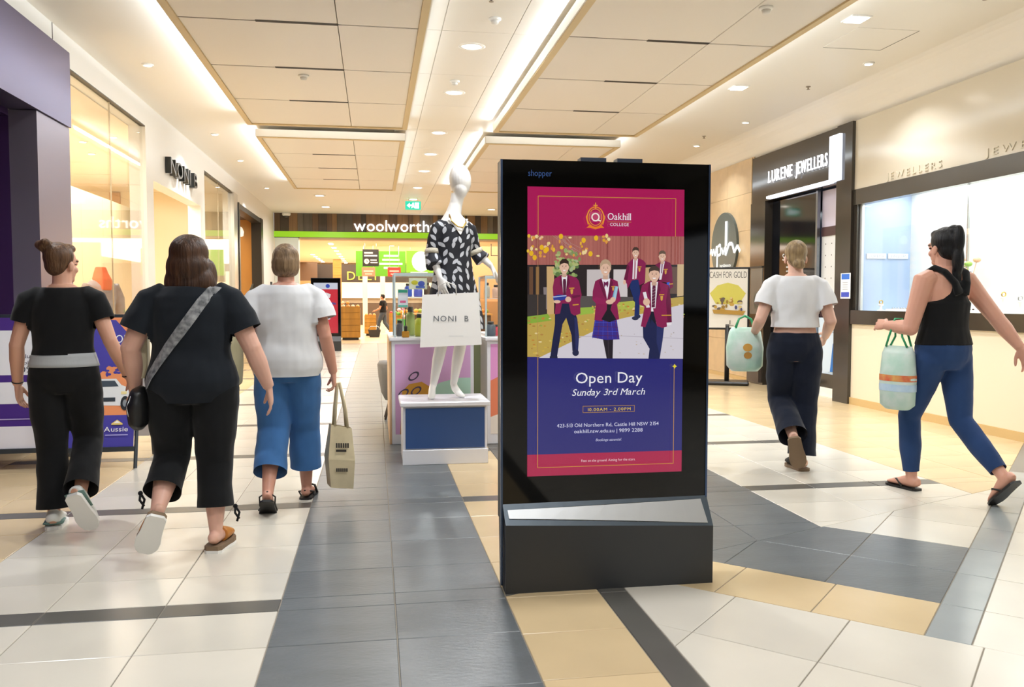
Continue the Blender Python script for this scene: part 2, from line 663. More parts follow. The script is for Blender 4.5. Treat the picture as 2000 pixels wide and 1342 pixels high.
for xs, m, ms in (([0.542, 0.953], m_tan, m_strip), ([0.953, 1.075], m_strip, m_strip), ([1.075, 1.52], m_tan, m_strip),
                  ([1.52, 1.985, 2.455], m_dark, m_dark), ([2.455, 2.92, 3.387, 3.855], m_cream, m_strip),
                  ([3.855, 4.32, 4.79, 5.255, 5.70], m_tan, m_tan)):
    axis_field(xs, m, (ABOVE, LEFT_OF_V), ms=ms)
    axis_field(xs, m, (ABOVE, (-UA[0], -UA[1], 0.345), (0, -1, -5.42)), ms=ms)
rr_tan = [(3.495 - 0.395 * (k + 1), 3.495 - 0.395 * k) for k in range(22)]
for p0, m in (((0.542, 0.953), m_tan), ((0.953, 1.075), m_strip)):
    for y0, y1 in rr_tan if m is m_tan else [(3.495 - 1.2 * (k + 1), 3.495 - 1.2 * k) for k in range(7)]:
        TILES.append(([(p0[0], y0), (p0[1], y0), (p0[1], y1), (p0[0], y1)], m))
    q = clip([(p0[0], 3.495), (p0[1], 3.495), (p0[1], 4.2), (p0[0], 4.2)], *BELOW)
    if len(q) > 2:
        TILES.append((q, m))
RIGHT = ((-1, 0, -1.075), (1, 0, 5.70), BELOW)
def seq(c, st, lo, hi):
    k0 = math.floor((lo - c) / st)
    return [c + st * k for k in range(k0, math.ceil((hi - c) / st) + 1)]
turned_field(seq(-1.24, 0.4675, -3.2, 5.5), [3.468 - 0.473 * k for k in range(18)][::-1], m_cream, RIGHT)
turned_field([x for x in seq(-0.926, 0.41, -3.0, -0.95)] + [-0.505], [3.468, 3.88], m_tan, RIGHT + (LEFT_OF_V,))
turned_field([x for x in seq(-0.975, 0.47, -3.0, -0.98)] + [-0.505], [3.88, 4.36, 4.84], m_dark, RIGHT + (LEFT_OF_V,))
turned_field([x for x in seq(-0.975, 0.47, -3.0, -0.98)] + [-0.505], [4.84, 5.31, 5.78, 6.25, 6.72], m_cream, RIGHT + (LEFT_OF_V,))
vb = [3.468, 3.88, 4.36, 4.84] + [5.31 + 0.47 * k for k in range(9)]
turned_field([-0.505, -0.345], vb[:9], mat('tile_slate_painted_sheen', '#a3a8a8', 0.22, noise=(3, 0.12), var=0.05), ((-1, 0, -1.075), (1, 0, 5.7)))  # dark slate strip; the shop window's reflection is put into its paler colour
turned_field([-0.345 + 0.47 * k for k in range(12)], vb, m_cream, ((-1, 0, -1.075), (1, 0, 5.7), (0, 1, 5.42)))

TILES = [(p if parea(p) > 0 else p[::-1], m) for p, m in TILES]
TILES = [(p, m) for p, m in TILES if abs(parea(p)) > 0.0006]
cinv = cam_o.matrix_world.inverted()
def seen_px(p):
    pts = []
    for x, y in p:
        q = cinv @ V((x, y, 0))
        if q.z > -0.4:
            return 0.0
        pts.append((q.x / -q.z * F_PX, q.y / -q.z * F_PX))
    pp = pts
    for pl in ((1, 0, 1000), (-1, 0, 1000), (0, 1, 671), (0, -1, 671)):
        pp = clip(pp, *pl)
        if len(pp) < 3:
            return 0.0
    return abs(parea(pp))
def tile_geo(mb, p, g=0.0022, c=0.002, mi=0, off=(0, 0)):
    n = len(p)
    cx, cy = sum(q[0] for q in p) / n, sum(q[1] for q in p) / n
    def inset(dd):
        out = []
        for i in range(n):
            a, b2, c2 = p[i - 1], p[i], p[(i + 1) % n]
            e1, e2 = V((b2[0] - a[0], b2[1] - a[1])), V((c2[0] - b2[0], c2[1] - b2[1]))
            if e1.length < 1e-5 or e2.length < 1e-5:
                out.append(b2)
                continue
            e1.normalize(); e2.normalize()
            n1, n2 = V((-e1.y, e1.x)), V((-e2.y, e2.x))
            bi = n1 + n2
            k = dd / max(0.35, 1 + n1.dot(n2))
            out.append((b2[0] + bi.x * k, b2[1] + bi.y * k))
        return out
    a, b = inset(g), inset(g + c)
    vs = [(x - off[0], y - off[1], -0.006) for x, y in a] + [(x - off[0], y - off[1], -c) for x, y in a] + [(x - off[0], y - off[1], 0.0) for x, y in b]
    fs = [tuple(range(2 * n, 3 * n))]
    for i in range(n):
        j = (i + 1) % n
        fs += [(i, j, n + j, n + i), (n + i, n + j, 2 * n + j, 2 * n + i)]
    mb.add(vs, fs, mi)
floor = struct(B('floor', m_grout, -9, 9, -9, 24.8, -0.12, -0.004), 'mall floor of cream, tan and slate tiles')
sc_t = sorted(((seen_px(p), i) for i, (p, m) in enumerate(TILES)), reverse=True)
near = {i for s, i in sc_t[:300] if s > 20}
rest = {}
for i, (p, m) in enumerate(TILES):
    if i in near:
        cx, cy = sum(q[0] for q in p) / len(p), sum(q[1] for q in p) / len(p)
        mb = MB()
        tile_geo(mb, p, off=(cx, cy))
        o = mb.build('tile', m, floor)
        o.location = (cx, cy, 0)
    else:
        rest.setdefault(m.name, MB())
        tile_geo(rest[m.name], p)
mb = MB()
names = list(rest)
for k, nme in enumerate(names):
    r = rest[nme]
    mb.add(r.v, r.f, k)
o = mb.build('tiling', [MATS[n] for n in names], floor)
o['kind'] = 'stuff'
# floors inside the shops
m_bf = mat('boutique_floor', '#c9b48f', 0.3, noise=(3, 0.1))
m_sf = mat('supermarket_floor', '#d9c3a2', 0.25, noise=(1.2, 0.08))
struct(B('floor_supermarket', m_sf, -9, 10, 24.8, 46, -0.1, 0.0))

# ================================================================ CEILING
ZC = 3.72
m_white = mat('ceiling_white', '#eeeae2', 0.45, spec=0.35)
m_board = mat('raft_board', '#e9e3db', 0.4, spec=0.35, var=0.02)
m_trim = mat('raft_trim', '#d3bd93', 0.5)
m_black = mat('slot_black', '#1d1712', 0.6)
ceil = struct(B('ceiling', m_white, -3.6, 5.75, -9, 24.8, ZC, ZC + 0.12), 'white mall ceiling with hanging timber-edged rafts')
# seams of the ceiling boards in the middle lane: each board a thin panel
for k in range(17):
    y0 = -1.2 + 1.5 * k
    if y0 > 23.0:
        break
    for xa, xb in ((0.30, 0.62), (0.62, 1.28), (1.28, 1.78)):
        B('ceiling_board', m_white, xa + 0.004, xb - 0.004, y0 + 0.004, y0 + 1.496, ZC - 0.012, ZC - 0.0005, ceil)
def raft(x0, x1, xs, y0, nb, slot):
    yl = 1.413
    y1 = y0 + nb * yl
    z0, z1 = 3.56, 3.645
    mb = MB()
    mb.box(x0 + 0.05, x1 - 0.05, y0 + 0.05, y1 - 0.05, z1 - 0.012, z1)
    for zz in (0, 1):
        pass
    r = mb.build('raft', m_white, ceil)
    f = MB()
    t = 0.062
    f.box(x0, x0 + t, y0, y1, z0 - 0.016, z1, 0)
    f.build('edge_trim', m_trim, r)
    MB().box(x1 - t, x1, y0, y1, z0 - 0.016, z1).build('edge_trim', m_trim, r)
    MB().box(x0 + t, x1 - t, y0, y0 + t, z0 - 0.016, z1).build('edge_trim', m_trim, r)
    MB().box(x0 + t, x1 - t, y1 - t, y1, z0 - 0.016, z1).build('edge_trim', m_trim, r)
    # white upstand outside the timber edge, washed by the cove light
    for a in ((x0 - 0.012, x0 - 0.001, y0, y1), (x1 + 0.001, x1 + 0.012, y0, y1), (x0, x1, y0 - 0.012, y0 - 0.001), (x0, x1, y1 + 0.001, y1 + 0.012)):
        MB().box(a[0], a[1], a[2], a[3], z0 - 0.006, z1 + 0.01).build('upstand', m_white, r)
    for k in range(nb):
        a, b = y0 + k * yl, y0 + (k + 1) * yl
        a2 = a + (t if k == 0 else 0.012)
        b2 = b - (t if k == nb - 1 else 0.012)
        for xa, xb in ((x0 + t, xs - 0.003), (xs + 0.003, x1 - t)):
            mb = MB()
            mb.bbox(xa, xb, a2, b2, z0, z0 + 0.018, 0.003)
            mb.build('panel', m_board, r)
        if k:
            MB().box(slot[0], slot[1], a - 0.030, a + 0.018, z0 - 0.003, z0 + 0.0).build('air_slot', m_black, r)
            MB().box(x0 + t, slot[0], a - 0.009, a + 0.009, z0 + 0.002, z0 + 0.006).build('joint', mat('joint_grey', '#6e645a', 0.7), r)
for y0, nb in ((1.67, 7), (12.39, 4)):
    raft(-1.62, 0.445, -0.287, y0, nb, (-0.95, -0.287))
    raft(1.62, 3.65, 2.974, y0, nb, (2.40, 2.974))
# rounded cove along the right wall
mb = MB()
prof = []
for k in range(9):
    a = PI / 2 * k / 8
    prof.append((5.72 - 0.34 * (1 - math.sin(a)) * 1.0, 3.405 + 0.32 * (1 - math.cos(a)) * 1.0))
prof = [(5.76 - 0.42 * (k / 8) , 3.405 + 0.32 * (1 - (1 - k / 8) ** 1.9)) for k in range(9)]
mb.prism(prof + [(5.90, 3.74), (5.90, 3.405)], 'y', -9, 24.8)
struct(mb.build('trim_1', m_white), 'rounded white cove between ceiling and right wall')

# ================================================================ LEFT WALL
m_wallw = mat('wall_white', '#e9e7e2', 0.4, spec=0.4)
m_pfas = mat('purple_fascia', '#6b6684', 0.34, metal=0.85)
m_pjamb = mat('purple_jamb', '#8d8798', 0.35, metal=0.6)
m_pdark = mat('purple_dark', '#3b2350', 0.35)
m_glass = glass_mat('glass', (0.98, 0.99, 0.985), 1.0)
m_alu = mat('aluminium', '#cfd0cf', 0.3, metal=0.9)
m_cap = mat('dark_line', '#55504a', 0.5)
wl = struct(B('wall_left', m_wallw, -3.0, -2.80, 8.47, 24.8, 3.43, ZC), 'white bulkhead above the shopfronts on the left')
B('bulkhead', m_wallw, -3.0, -2.80, -9, 8.47, 3.54, ZC, wl)
B('pier', m_wallw, -3.0, -2.80, 11.22, 11.56, 0, 3.43, wl)
B('lintel', m_wallw, -3.0, -2.80, 11.56, 14.55, 2.80, 3.43, wl)
B('pier', m_wallw, -3.0, -2.80, 14.55, 14.90, 0, 3.43, wl)
B('pier', m_alu, -3.0, -2.78, 17.78, 18.28, 0, 3.43, wl)
B('lintel', m_wallw, -3.0, -2.80, 18.28, 22.1, 3.26, 3.43, wl)
B('pier', m_wallw, -3.0, -2.80, 22.1, 24.8, 0, 3.43, wl)
B('skirting', mat('skirting', '#b8ada0', 0.4), -2.8, -2.785, 22.1, 24.6, 0, 0.10, wl)
# drop rods from the ceiling to the purple fascia
B('fascia_joint', m_cap, -2.806, -2.798, 8.16, 8.175, 3.54, ZC, wl)
# boutique window panes
def pane_set(name, label, ys, z0, z1):
    w_ = struct(B(name, m_alu, -2.87, -2.80, ys[0], ys[-1], z0 - 0.10, z0), label)
    B('window_head', m_cap, -2.86, -2.80, ys[0], ys[-1], z1, z1 + 0.012, w_)
    for a, b in zip(ys, ys[1:]):
        B('pane', m_glass, -2.845, -2.835, a + 0.004, b - 0.004, z0, z1, w_)
    for y in ys[1:-1]:
        B('joint', mat('glass_joint', '#b9a98c', 0.5), -2.846, -2.834, y - 0.006, y + 0.006, z0, z1, w_)
    return w_
pane_set('window_1', 'tall boutique shop window beside the purple jamb', (8.48, 9.90, 11.22), 0.10, 3.418)
pane_set('window_2', 'narrow boutique window beyond the doorway', (14.90, 16.35, 17.78), 0.10, 3.40)
# boutique interior
m_warm = mat('boutique_wall', '#f2e4c8', 0.6)
m_warm2 = mat('boutique_panel', '#efdfbd', 0.5)
bi = struct(B('wall_boutique_back', m_warm, -7.2, -7.0, 8.3, 18.2, 0, 3.6))
struct(B('floor_boutique', m_bf, -7.0, -2.87, 8.3, 18.2, -0.003, 0.0))
struct(B('ceiling_boutique', mat('boutique_ceiling', '#f4e8d2', 0.6), -7.0, -3.0, 8.3, 18.2, 3.42, 3.52))
struct(B('wall_boutique_near', m_warm, -7.0, -3.0, 8.30, 8.46, 0, 3.5))
struct(B('wall_boutique_far', m_warm, -7.0, -3.0, 18.05, 18.2, 0, 3.5))
for k, y in enumerate((8.9, 9.98, 11.06, 12.14, 13.22, 14.3, 15.38, 16.46)):
    B('wall_panel', m_warm2, -4.62, -4.55, y + 0.004, y + 1.076, 0.0, 3.0, bi)
# cafe beyond with a black frame
m_blk = mat('black_frame', '#2a2927', 0.35)
m_wood = mat('cafe_timber', '#d8a45e', 0.5, noise=((2, 2, 0.4), 0.25))
cf = struct(B('door_1', m_blk, -3.0, -2.76, 21.75, 22.12, 0, 3.28), 'black framed cafe opening')
B('jamb', m_blk, -3.0, -2.76, 18.28, 18.42, 0, 3.28, cf)
B('head', m_blk, -3.0, -2.77, 18.42, 21.75, 3.16, 3.27, cf)
struct(B('wall_cafe_back', m_wood, -5.2, -5.0, 18.0, 22.4, 0, 3.4))
struct(B('wall_cafe_far', m_wood, -5.0, -3.0, 22.0, 22.1, 0, 3.3))
struct(B('ceiling_cafe', mat('cafe_ceiling', '#54483d', 0.7), -5.0, -3.0, 18.3, 22.0, 3.25, 3.35))
struct(B('floor_cafe', m_bf, -5.0, -2.8, 18.2, 22.1, -0.003, 0.0))
# mortgage shop (purple)
wp = struct(B('wall_left_shopfront', m_pfas, -3.0, -2.76, -9, 8.47, 2.855, 3.54), 'purple metal fascia of the first shop')
B('jamb', m_pjamb, -3.0, -2.78, 7.70, 8.47, 0, 2.85, wp)
for k in range(16):
    y = 7.70 - 1.02 * (k + 1)
    B('wall_panel', m_pdark, -3.62, -3.55, y + 0.004, y + 1.016, 0, 2.86, wp)
B('soffit', m_pdark, -3.62, -3.0, -9, 7.70, 2.80, 2.855, wp)
B('return_panel', m_pdark, -3.55, -3.0, 7.70, 7.80, 0, 2.85, wp)
struct(B('floor_recess', m_bf, -3.55, -2.8, -5, 7.70, -0.003, 0.0))

# ================================================================ RIGHT WALL
m_rcream = mat('fascia_cream', '#d9d0bd', 0.16, spec=0.6)
m_riser = mat('riser_cream', '#e9dec8', 0.3)
m_bronze = mat('bronze_black', '#35302a', 0.12, spec=0.7)
m_bronze2 = mat('bronze_beam', '#4a453c', 0.18, metal=0.3, spec=0.7)
m_sandy = mat('sand_tile', '#d9bf98', 0.35, noise=((0.7, 6, 6), 0.12), var=0.04)
wr = struct(B('wall_right', m_rcream, 5.70, 5.82, -9, 9.44, 2.585, 3.405), 'cream glossy fascia above the jewellery window')
B('beam', m_bronze2, 5.69, 5.80, -9, 9.44, 2.40, 2.585, wr)
B('sill', m_bronze, 5.67, 5.80, -9, 9.44, 0.975, 1.14, wr)
for k in range(9):
    y = 9.44 - 2.05 * (k + 1)
    B('riser_panel', m_riser, 5.70, 5.80, y + 0.002, y + 2.048, 0.085, 0.975, wr)
B('skirting', mat('skirting_tan', '#cdb07c', 0.4), 5.685, 5.80, -9, 9.44, 0, 0.085, wr)
w3 = struct(B('window_3', mat('window_bar', '#dfe3e6', 0.3, metal=0.5), 5.74, 5.77, 9.33, 9.37, 1.14, 2.40), 'jewellery shop window glass')
for k in range(5):
    y = 9.33 - 2.4 * (k + 1)
    B('pane', m_glass, 5.745, 5.755, y + 0.003, y + 2.397, 1.14, 2.40, w3)
B('jamb', m_bronze, 5.70, 5.80, 9.37, 9.44, 1.14, 2.40, w3)
m_jw = mat('jewellery_white', '#f4f4f2', 0.5)
jb = struct(B('wall_display_back', mat('jewellery_back', '#e9efee', 0.4), 6.40, 6.48, 1.0, 9.4, 1.0, 2.7))
struct(B('floor_display', m_jw, 5.78, 6.40, 1.0, 9.4, 1.06, 1.13))
struct(B('ceiling_display', m_jw, 5.80, 6.40, 1.0, 9.4, 2.56, 2.62))
m_blue = mat('blue_glass_panel', '#a9bede', 0.12, spec=0.7)
struct(B('wall_display_end', m_blue, 5.78, 6.40, 9.36, 9.43, 1.1, 2.6))
for y in (8.35, 7.35, 6.3, 5.3):
    B('back_post', mat('post_chrome', '#c9cfcf', 0.2, metal=0.8), 6.385, 6.40, y - 0.012, y + 0.012, 1.13, 2.56, jb)
# dark portal
po = struct(B('door_2', m_bronze, 5.70, 5.95, 9.78, 12.24, 2.72, 3.405), 'glossy black portal of the jewellers')
B('jamb', m_bronze, 5.66, 5.95, 9.44, 9.78, 0, 3.405, po)
B('jamb', m_bronze, 5.68, 5.95, 11.76, 12.24, 0, 2.72, po)
# cream tiled wall beyond: real tiles
w2 = struct(B('wall_right_far', m_sandy, 5.72, 5.85, 12.24, 24.8, 0, 3.44), 'sand coloured tiled wall beyond the jewellers')
for i in range(4):
    for j in range(6):
        y0, z0 = 12.27 + 0.9 * i, 0.06 + 0.57 * j
        B('tile', m_sandy, 5.702, 5.72, y0 + 0.002, y0 + 0.898, z0 + 0.002, min(z0 + 0.568, 3.43), w2)
B('skirting', mat('skirting_tan'), 5.69, 5.72, 12.24, 24.7, 0, 0.06, w2)
# jewellers' interior behind the doorway
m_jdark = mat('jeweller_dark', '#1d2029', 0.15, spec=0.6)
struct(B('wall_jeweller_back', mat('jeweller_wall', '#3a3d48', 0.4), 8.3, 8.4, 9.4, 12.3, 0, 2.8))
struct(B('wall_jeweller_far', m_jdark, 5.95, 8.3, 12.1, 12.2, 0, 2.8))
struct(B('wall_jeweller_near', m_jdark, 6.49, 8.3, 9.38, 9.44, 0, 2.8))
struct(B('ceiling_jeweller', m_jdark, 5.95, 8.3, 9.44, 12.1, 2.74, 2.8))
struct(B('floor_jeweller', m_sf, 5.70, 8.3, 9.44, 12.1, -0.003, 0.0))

# ================================================================ REAR OF THE MALL (behind the camera)
struct(B('wall_rear', mat('rear_wall', '#8a8176', 0.6), -3.6, 5.8, -9.2, -9.0, 0, 3.8))

# ================================================================ SUPERMARKET FRONT
m_green = mat('sign_green', '#86bf1f', 0.35, emit='#8cc81e', estr=0.35)
fb = struct(B('wall_supermarket_front', mat('plank_backing', '#3a3128', 0.7), -2.8, 6.2, 24.86, 25.0, 3.03, 3.74), 'timber clad bulkhead over the supermarket entrance')
pl = [mat('plank_%s' % n, c, 0.6, noise=((12, 12, 1.0), 0.35), var=0.15) for n, c in (('dark', '#4f443a'), ('brown', '#6d5540'), ('honey', '#8f6f4c'), ('grey', '#6a6258'))]
x = -2.8
rp = random.Random(3)
while x < 6.15:
    wdt = rp.choice((0.14, 0.17, 0.2, 0.24))
    B('plank', rp.choice(pl), x + 0.003, min(x + wdt, 6.2) - 0.003, 24.835 - rp.random() * 0.012, 24.87, 3.21, 3.735, fb)
    x += wdt
B('green_band', m_green, -2.8, 6.2, 24.80, 24.9, 3.045, 3.205, fb)
B('soffit_strip', mat('soffit_beige', '#b79b76', 0.5), -2.1, 6.2, 24.82, 25.3, 2.985, 3.04, fb)
B('pier', mat('pier_pale', '#dfe4dc', 0.4), -2.8, -2.13, 24.84, 25.2, 0, 3.03, fb)
# interior shell
m_peach = mat('supermarket_ceiling', '#f7e4cb', 0.7)
struct(B('ceiling_supermarket', m_peach, -9, 10, 25.0, 47, 3.12, 3.22))
struct(B('wall_supermarket_back', mat('sm_back', '#c9b088', 0.6), -9, 10, 46, 46.2, 0, 3.5))
struct(B('wall_supermarket_side', mat('sm_side', '#d8c29a', 0.6), -6.2, -6.0, 25.2, 46, 0, 3.5))
struct(B('wall_supermarket_far_side', mat('sm_side', '#d8c29a', 0.6), 8.0, 8.2, 25.2, 46, 0, 3.5))

# ================================================================ CEILING FIXTURES
m_lamp = mat('lamp_disc', '#ffffff', 0.4, emit='#fff6ea', estr=LAMP_E)
m_rim = mat('lamp_rim', '#f3f1ec', 0.35)
def downlight(x, y, r, watts, label, group, col=NEUT, z=ZC, square=False):
    t = thing('downlight', label, 'ceiling light', (x, y, z), 0, group)
    if square:
        MB().box(-r * 1.25, r * 1.25, -r * 1.25, r * 1.25, -0.014, -0.001).build('rim', m_rim, t)
        MB().box(-r, r, -r, r, -0.018, -0.0141).build('lens', m_lamp, t)
    else:
        MB().lathe((0, 0, 0), [(r * 1.18, -0.0005), (r * 1.2, -0.010), (r * 1.05, -0.016), (r * 0.98, -0.012)], n=28).build('rim', m_rim, t)
        MB().lathe((0, 0, 0), [(r, -0.0125), (r * 0.7, -0.0155), (0.002, -0.0165)], n=28).build('lens', m_lamp, t)
    if watts:
        l = area('downlight_lamp', (x, y, z - 0.03), (0, 0, 0), r * 2, r * 2, watts, col, 165 if r > 0.1 else 115, 'DISK')
        l.parent = t
        l.location = (0, 0, -0.03)
    return t
ORD = ['nearest', 'second', 'third', 'fourth', 'fifth', 'sixth', 'seventh', 'eighth']
for k, y in enumerate((8.25, 10.09, 12.53, 14.38, 16.27, 18.7)):
    downlight(0.945, y, 0.115, DOWN, '%s round downlight in the lane between the ceiling rafts' % ORD[k], 'downlights in the middle lane')
for y in (6.0, 3.8, 1.4, -1.2, -4.0, -6.8):
    downlight(0.945, y, 0.115, DOWN, 'round downlight in the middle lane ahead of the first one in view', 'downlights in the middle lane out of view')
for k, y in enumerate((9.45, 13.2, 15.6, 19.3)):
    downlight(-2.32, y, 0.05, DOWN * 0.5, '%s small downlight along the ceiling over the left shopfronts' % ORD[k], 'small downlights on the left')
for y in (5.5, 1.8, -2.0):
    downlight(-2.32, y, 0.05, DOWN * 0.5, 'small downlight above the purple fascia out of view', 'small downlights on the left out of view')
for k, y in enumerate((8.2, 11.15, 12.95)):
    downlight(5.08, y, 0.05, DOWN * 0.3, '%s small downlight beside the cove over the jewellers' % ORD[k], 'small downlights on the right')
for y in (5.2, 2.2, -1.0):
    downlight(5.08, y, 0.05, DOWN * 0.3, 'small downlight beside the cove out of view', 'small downlights on the right out of view')
for k, y in enumerate((6.93, 9.35)):
    downlight(4.17, y, 0.075, DOWN * 0.7, '%s square downlight beside the right ceiling raft' % ORD[k], 'square downlights beside the raft', square=True)
for x, y, lb in ((-1.26, 20.5, 'round downlight beyond the end of the left ceiling raft'), (-1.26, 22.95, 'round downlight just before the timber clad bulkhead on the left'),
                 (3.15, 22.9, 'round downlight before the supermarket sign above the mannequin shoulder'), (0.95, 20.9, 'round downlight in front of the green exit sign')):
    downlight(x, y, 0.115, DOWN, lb, 'downlights near the supermarket')
# sprinklers and detectors
def sprinkler(x, y, z, label):
    t = thing('sprinkler', label, 'sprinkler', (x, y, z), 0, 'ceiling sprinklers')
    m = mat('sprinkler_metal', '#9b8f80', 0.4, metal=0.7)
    MB().lathe((0, 0, 0), [(0.028, -0.001), (0.028, -0.006), (0.010, -0.010), (0.008, -0.03), (0.02, -0.033), (0.02, -0.036)], n=14).build('head', m, t)
for x, y, z, lb in ((4.88, 6.25, ZC, 'sprinkler on the ceiling nearest the top right corner'), (4.95, 9.2, ZC, 'sprinkler on the ceiling over the jewellers doorway'),
                    (4.9, 12.2, ZC, 'sprinkler on the ceiling just above the right corner of the kiosk'), (0.95, 6.9, ZC - 0.012, 'sprinkler at the top of the middle ceiling lane')):
    sprinkler(x, y, z, lb)
def detector(x, y, z, label):
    t = thing('smoke_detector', label, 'smoke detector', (x, y, z), 0, 'smoke detectors')
    MB().lathe((0, 0, 0), [(0.055, -0.0005), (0.055, -0.012), (0.045, -0.02)], n=20).build('base', m_rim, t)
    MB().lathe((0, 0, 0), [(0.036, -0.021), (0.03, -0.045), (0.005, -0.05)], n=20).build('chamber', mat('detector_white', '#e4e2dd', 0.4), t)
detector(1.05, 7.4, ZC - 0.012, 'white smoke detector above the first round downlight')
detector(0.90, 9.55, ZC - 0.012, 'white smoke detector above the second round downlight')
detector(3.05, 6.35, 3.559, 'smoke detector on the right ceiling raft')
detector(-0.7, 9.0, 3.559, 'smoke detector on the left ceiling raft')
t = thing('access_hatch', 'square ceiling access hatch with a dark edge beside the right raft', 'hatch', (4.62, 7.45, ZC))
MB().box(-0.3, 0.3, -0.3, 0.3, -0.004, -0.0005).build('door', m_white, t)
MB().box(0.3, 0.306, -0.3, 0.3, -0.006, -0.0005).build('frame_edge', m_cap, t)
MB().box(-0.3, 0.3, 0.3, 0.304, -0.006, -0.0005).build('frame_edge', m_cap, t)
# exit sign
t = thing('exit_sign', 'small green exit sign with a white running figure under the ceiling', 'exit sign', (0.925, 20.5, ZC))
B('case', mat('exit_case', '#2fae94', 0.4, emit='#19b99a', estr=0.8), -0.185, 0.185, 0, 0.05, -0.30, -0.10, t, 0.008)
MB().tube([(-0.1, 0.025, -0.10), (-0.1, 0.025, -0.001)], 0.006).build('rod', m_rim, t)
MB().tube([(0.1, 0.025, -0.10), (0.1, 0.025, -0.001)], 0.006).build('rod', m_rim, t)
c = Canvas(0.0006)
c.poly([(-0.15, -0.2), (-0.08, -0.14), (-0.08, -0.18), (-0.02, -0.18), (-0.02, -0.22), (-0.08, -0.22), (-0.08, -0.26)], '#f4fffb')
c.rect(0.04, -0.27, 0.14, -0.13, '#f4fffb')
c.ell(0.0, -0.15, 0.018, 0.018, '#f4fffb')
c.poly([(-0.03, -0.17), (0.02, -0.17), (0.03, -0.22), (0.05, -0.26), (0.03, -0.27), (0.0, -0.23), (-0.03, -0.27), (-0.05, -0.26), (-0.02, -0.22)], '#f4fffb')
c.build('pictogram', print_mat('lit_print', 0.4, 1.6), t, (0, -0.001, 0))
# dome camera on the timber bulkhead
t = thing('dome_camera', 'small white dome camera at the left end of the timber bulkhead', 'camera', (-2.45, 24.76, 3.72))
MB().lathe((0, 0, 0), [(0.12, -0.001), (0.12, -0.06), (0.09, -0.09)], n=20).build('housing', m_rim, t)
MB().ell((0, 0, -0.09), (0.08, 0.08, 0.06)).build('dome', mat('dome_dark', '#4d4a48', 0.1), t)

# ================================================================ SUPERMARKET SIGN
t = thing('supermarket_sign', 'white lit supermarket lettering on the timber bulkhead', 'sign', (0, 24.78, 0))
m_lit = mat('letter_white_lit', '#ffffff', 0.4, emit='#f4f6ff', estr=LET_E)
sign_letters(t, 'woolworths', -0.575, 3.235, 2.33, 0.335, 0.04, m_lit)

# ================================================================ BOUTIQUE SIGN (left wall)
t = thing('boutique_sign', 'black raised letters over the boutique doorway', 'sign', (-2.72, 12.16, 0), PI / 2)
m_let = mat('letter_black', '#22231f', 0.3)
sign_letters(t, 'NONI B', 0.0, 2.99, 1.78, 0.235, 0.075, m_let, track=0.05)

# ================================================================ JEWELLER SIGNS
t = thing('jeweller_sign', 'white lit serif letters on the black jewellery portal', 'sign', (5.655, 11.64, 0), -PI / 2)
m_lit2 = mat('letter_white_soft', '#ffffff', 0.4, emit='#f4f6ff', estr=LET_E * 0.62)
sign_letters(t, 'LURENE', 0.0, 2.965, 0.72, 0.17, 0.012, m_lit2, serif=True, track=0.12)
sign_letters(t, 'JEWELLERS', 0.83, 2.965, 0.80, 0.17, 0.012, m_lit2, serif=True, track=0.12)
t = thing('light_bar', 'white L shaped light bar beside the jewellery lettering', 'sign', (5.62, 9.66, 0))
m_bar = mat('light_bar', '#eef4ff', 0.3, emit='#dfe9ff', estr=LET_E * 0.9)
B('upright', m_bar, 0.0, 0.08, 0.0, 0.24, 2.735, 3.30, t, 0.006)
B('bottom_rail', m_bar, 0.0, 0.08, 0.241, 1.95, 2.725, 2.765, t, 0.006)
t = thing('fascia_lettering', 'faint raised jewellers lettering on the cream fascia by the portal', 'sign', (5.69, 8.78, 0), -PI / 2)
m_emb = mat('letter_cream', '#d9d1be', 0.25)
sign_letters(t, 'JEWELLERS', 0.0, 2.615, 0.93, 0.075, 0.012, m_emb, track=0.22)
t = thing('fascia_lettering', 'faint raised jewellers lettering on the cream fascia cut by the frame', 'sign', (5.69, 7.22, 0), -PI / 2)
sign_letters(t, 'JEWELLERS', 0.0, 2.615, 1.15, 0.075, 0.012, m_emb, track=0.22)

# ---- doorway contents
m_print = print_mat('print_matte', 0.45)
t = thing('sliding_door', 'dark glass sliding door panel in the jewellery doorway', 'door', (5.80, 10.50, 0))
B('glass_leaf', mat('door_glass_dark', '#15171d', 0.06, spec=0.8), 0.0, 0.02, 0.0, 1.26, 0.03, 2.70, t)
B('stile', mat('door_stile', '#8f969f', 0.25, metal=0.9), -0.012, 0.03, -0.045, 0.0, 0.0, 2.71, t)
B('floor_rail', m_bronze, -0.01, 0.03, 0.0, 1.26, 0.0, 0.03, t)
c = Canvas(0.0006)
def wallc(y):        # on the right wall: canvas u runs towards -y
    return -y
c.text('SERVICES', 0.33, 1.83, 0.62, 0.10, '#dfe3e6')
for k, (z, wd) in enumerate(((1.72, 0.5), (1.66, 0.3), (1.53, 0.46), (1.47, 0.36), (1.41, 0.42), (1.35, 0.28))):
    c.rect(0.45, z, 0.45 + wd, z + 0.022, '#aab0b6')
c.rect(-0.02, 1.02, 1.20, 1.16, '#c9cfd2')
c.build('lettering', m_print, t, (-0.003, 1.26, 0), (0, -1, 0), (0, 0, 1))
t = thing('pegboard_panel', 'white pegboard display panel inside the jewellery doorway', 'panel', (5.86, 9.80, 0))
B('upper_panel', mat('lilac_panel', '#cfc9dc', 0.4), 0, 0.03, 0, 0.66, 2.22, 2.70, t)
B('rail', mat('maroon_rail', '#4c3436', 0.4), -0.01, 0.03, 0, 0.66, 2.10, 2.22, t)
B('board', mat('peg_white', '#e1e4e6', 0.4), 0, 0.03, 0, 0.66, 1.16, 2.10, t)
mb = MB()
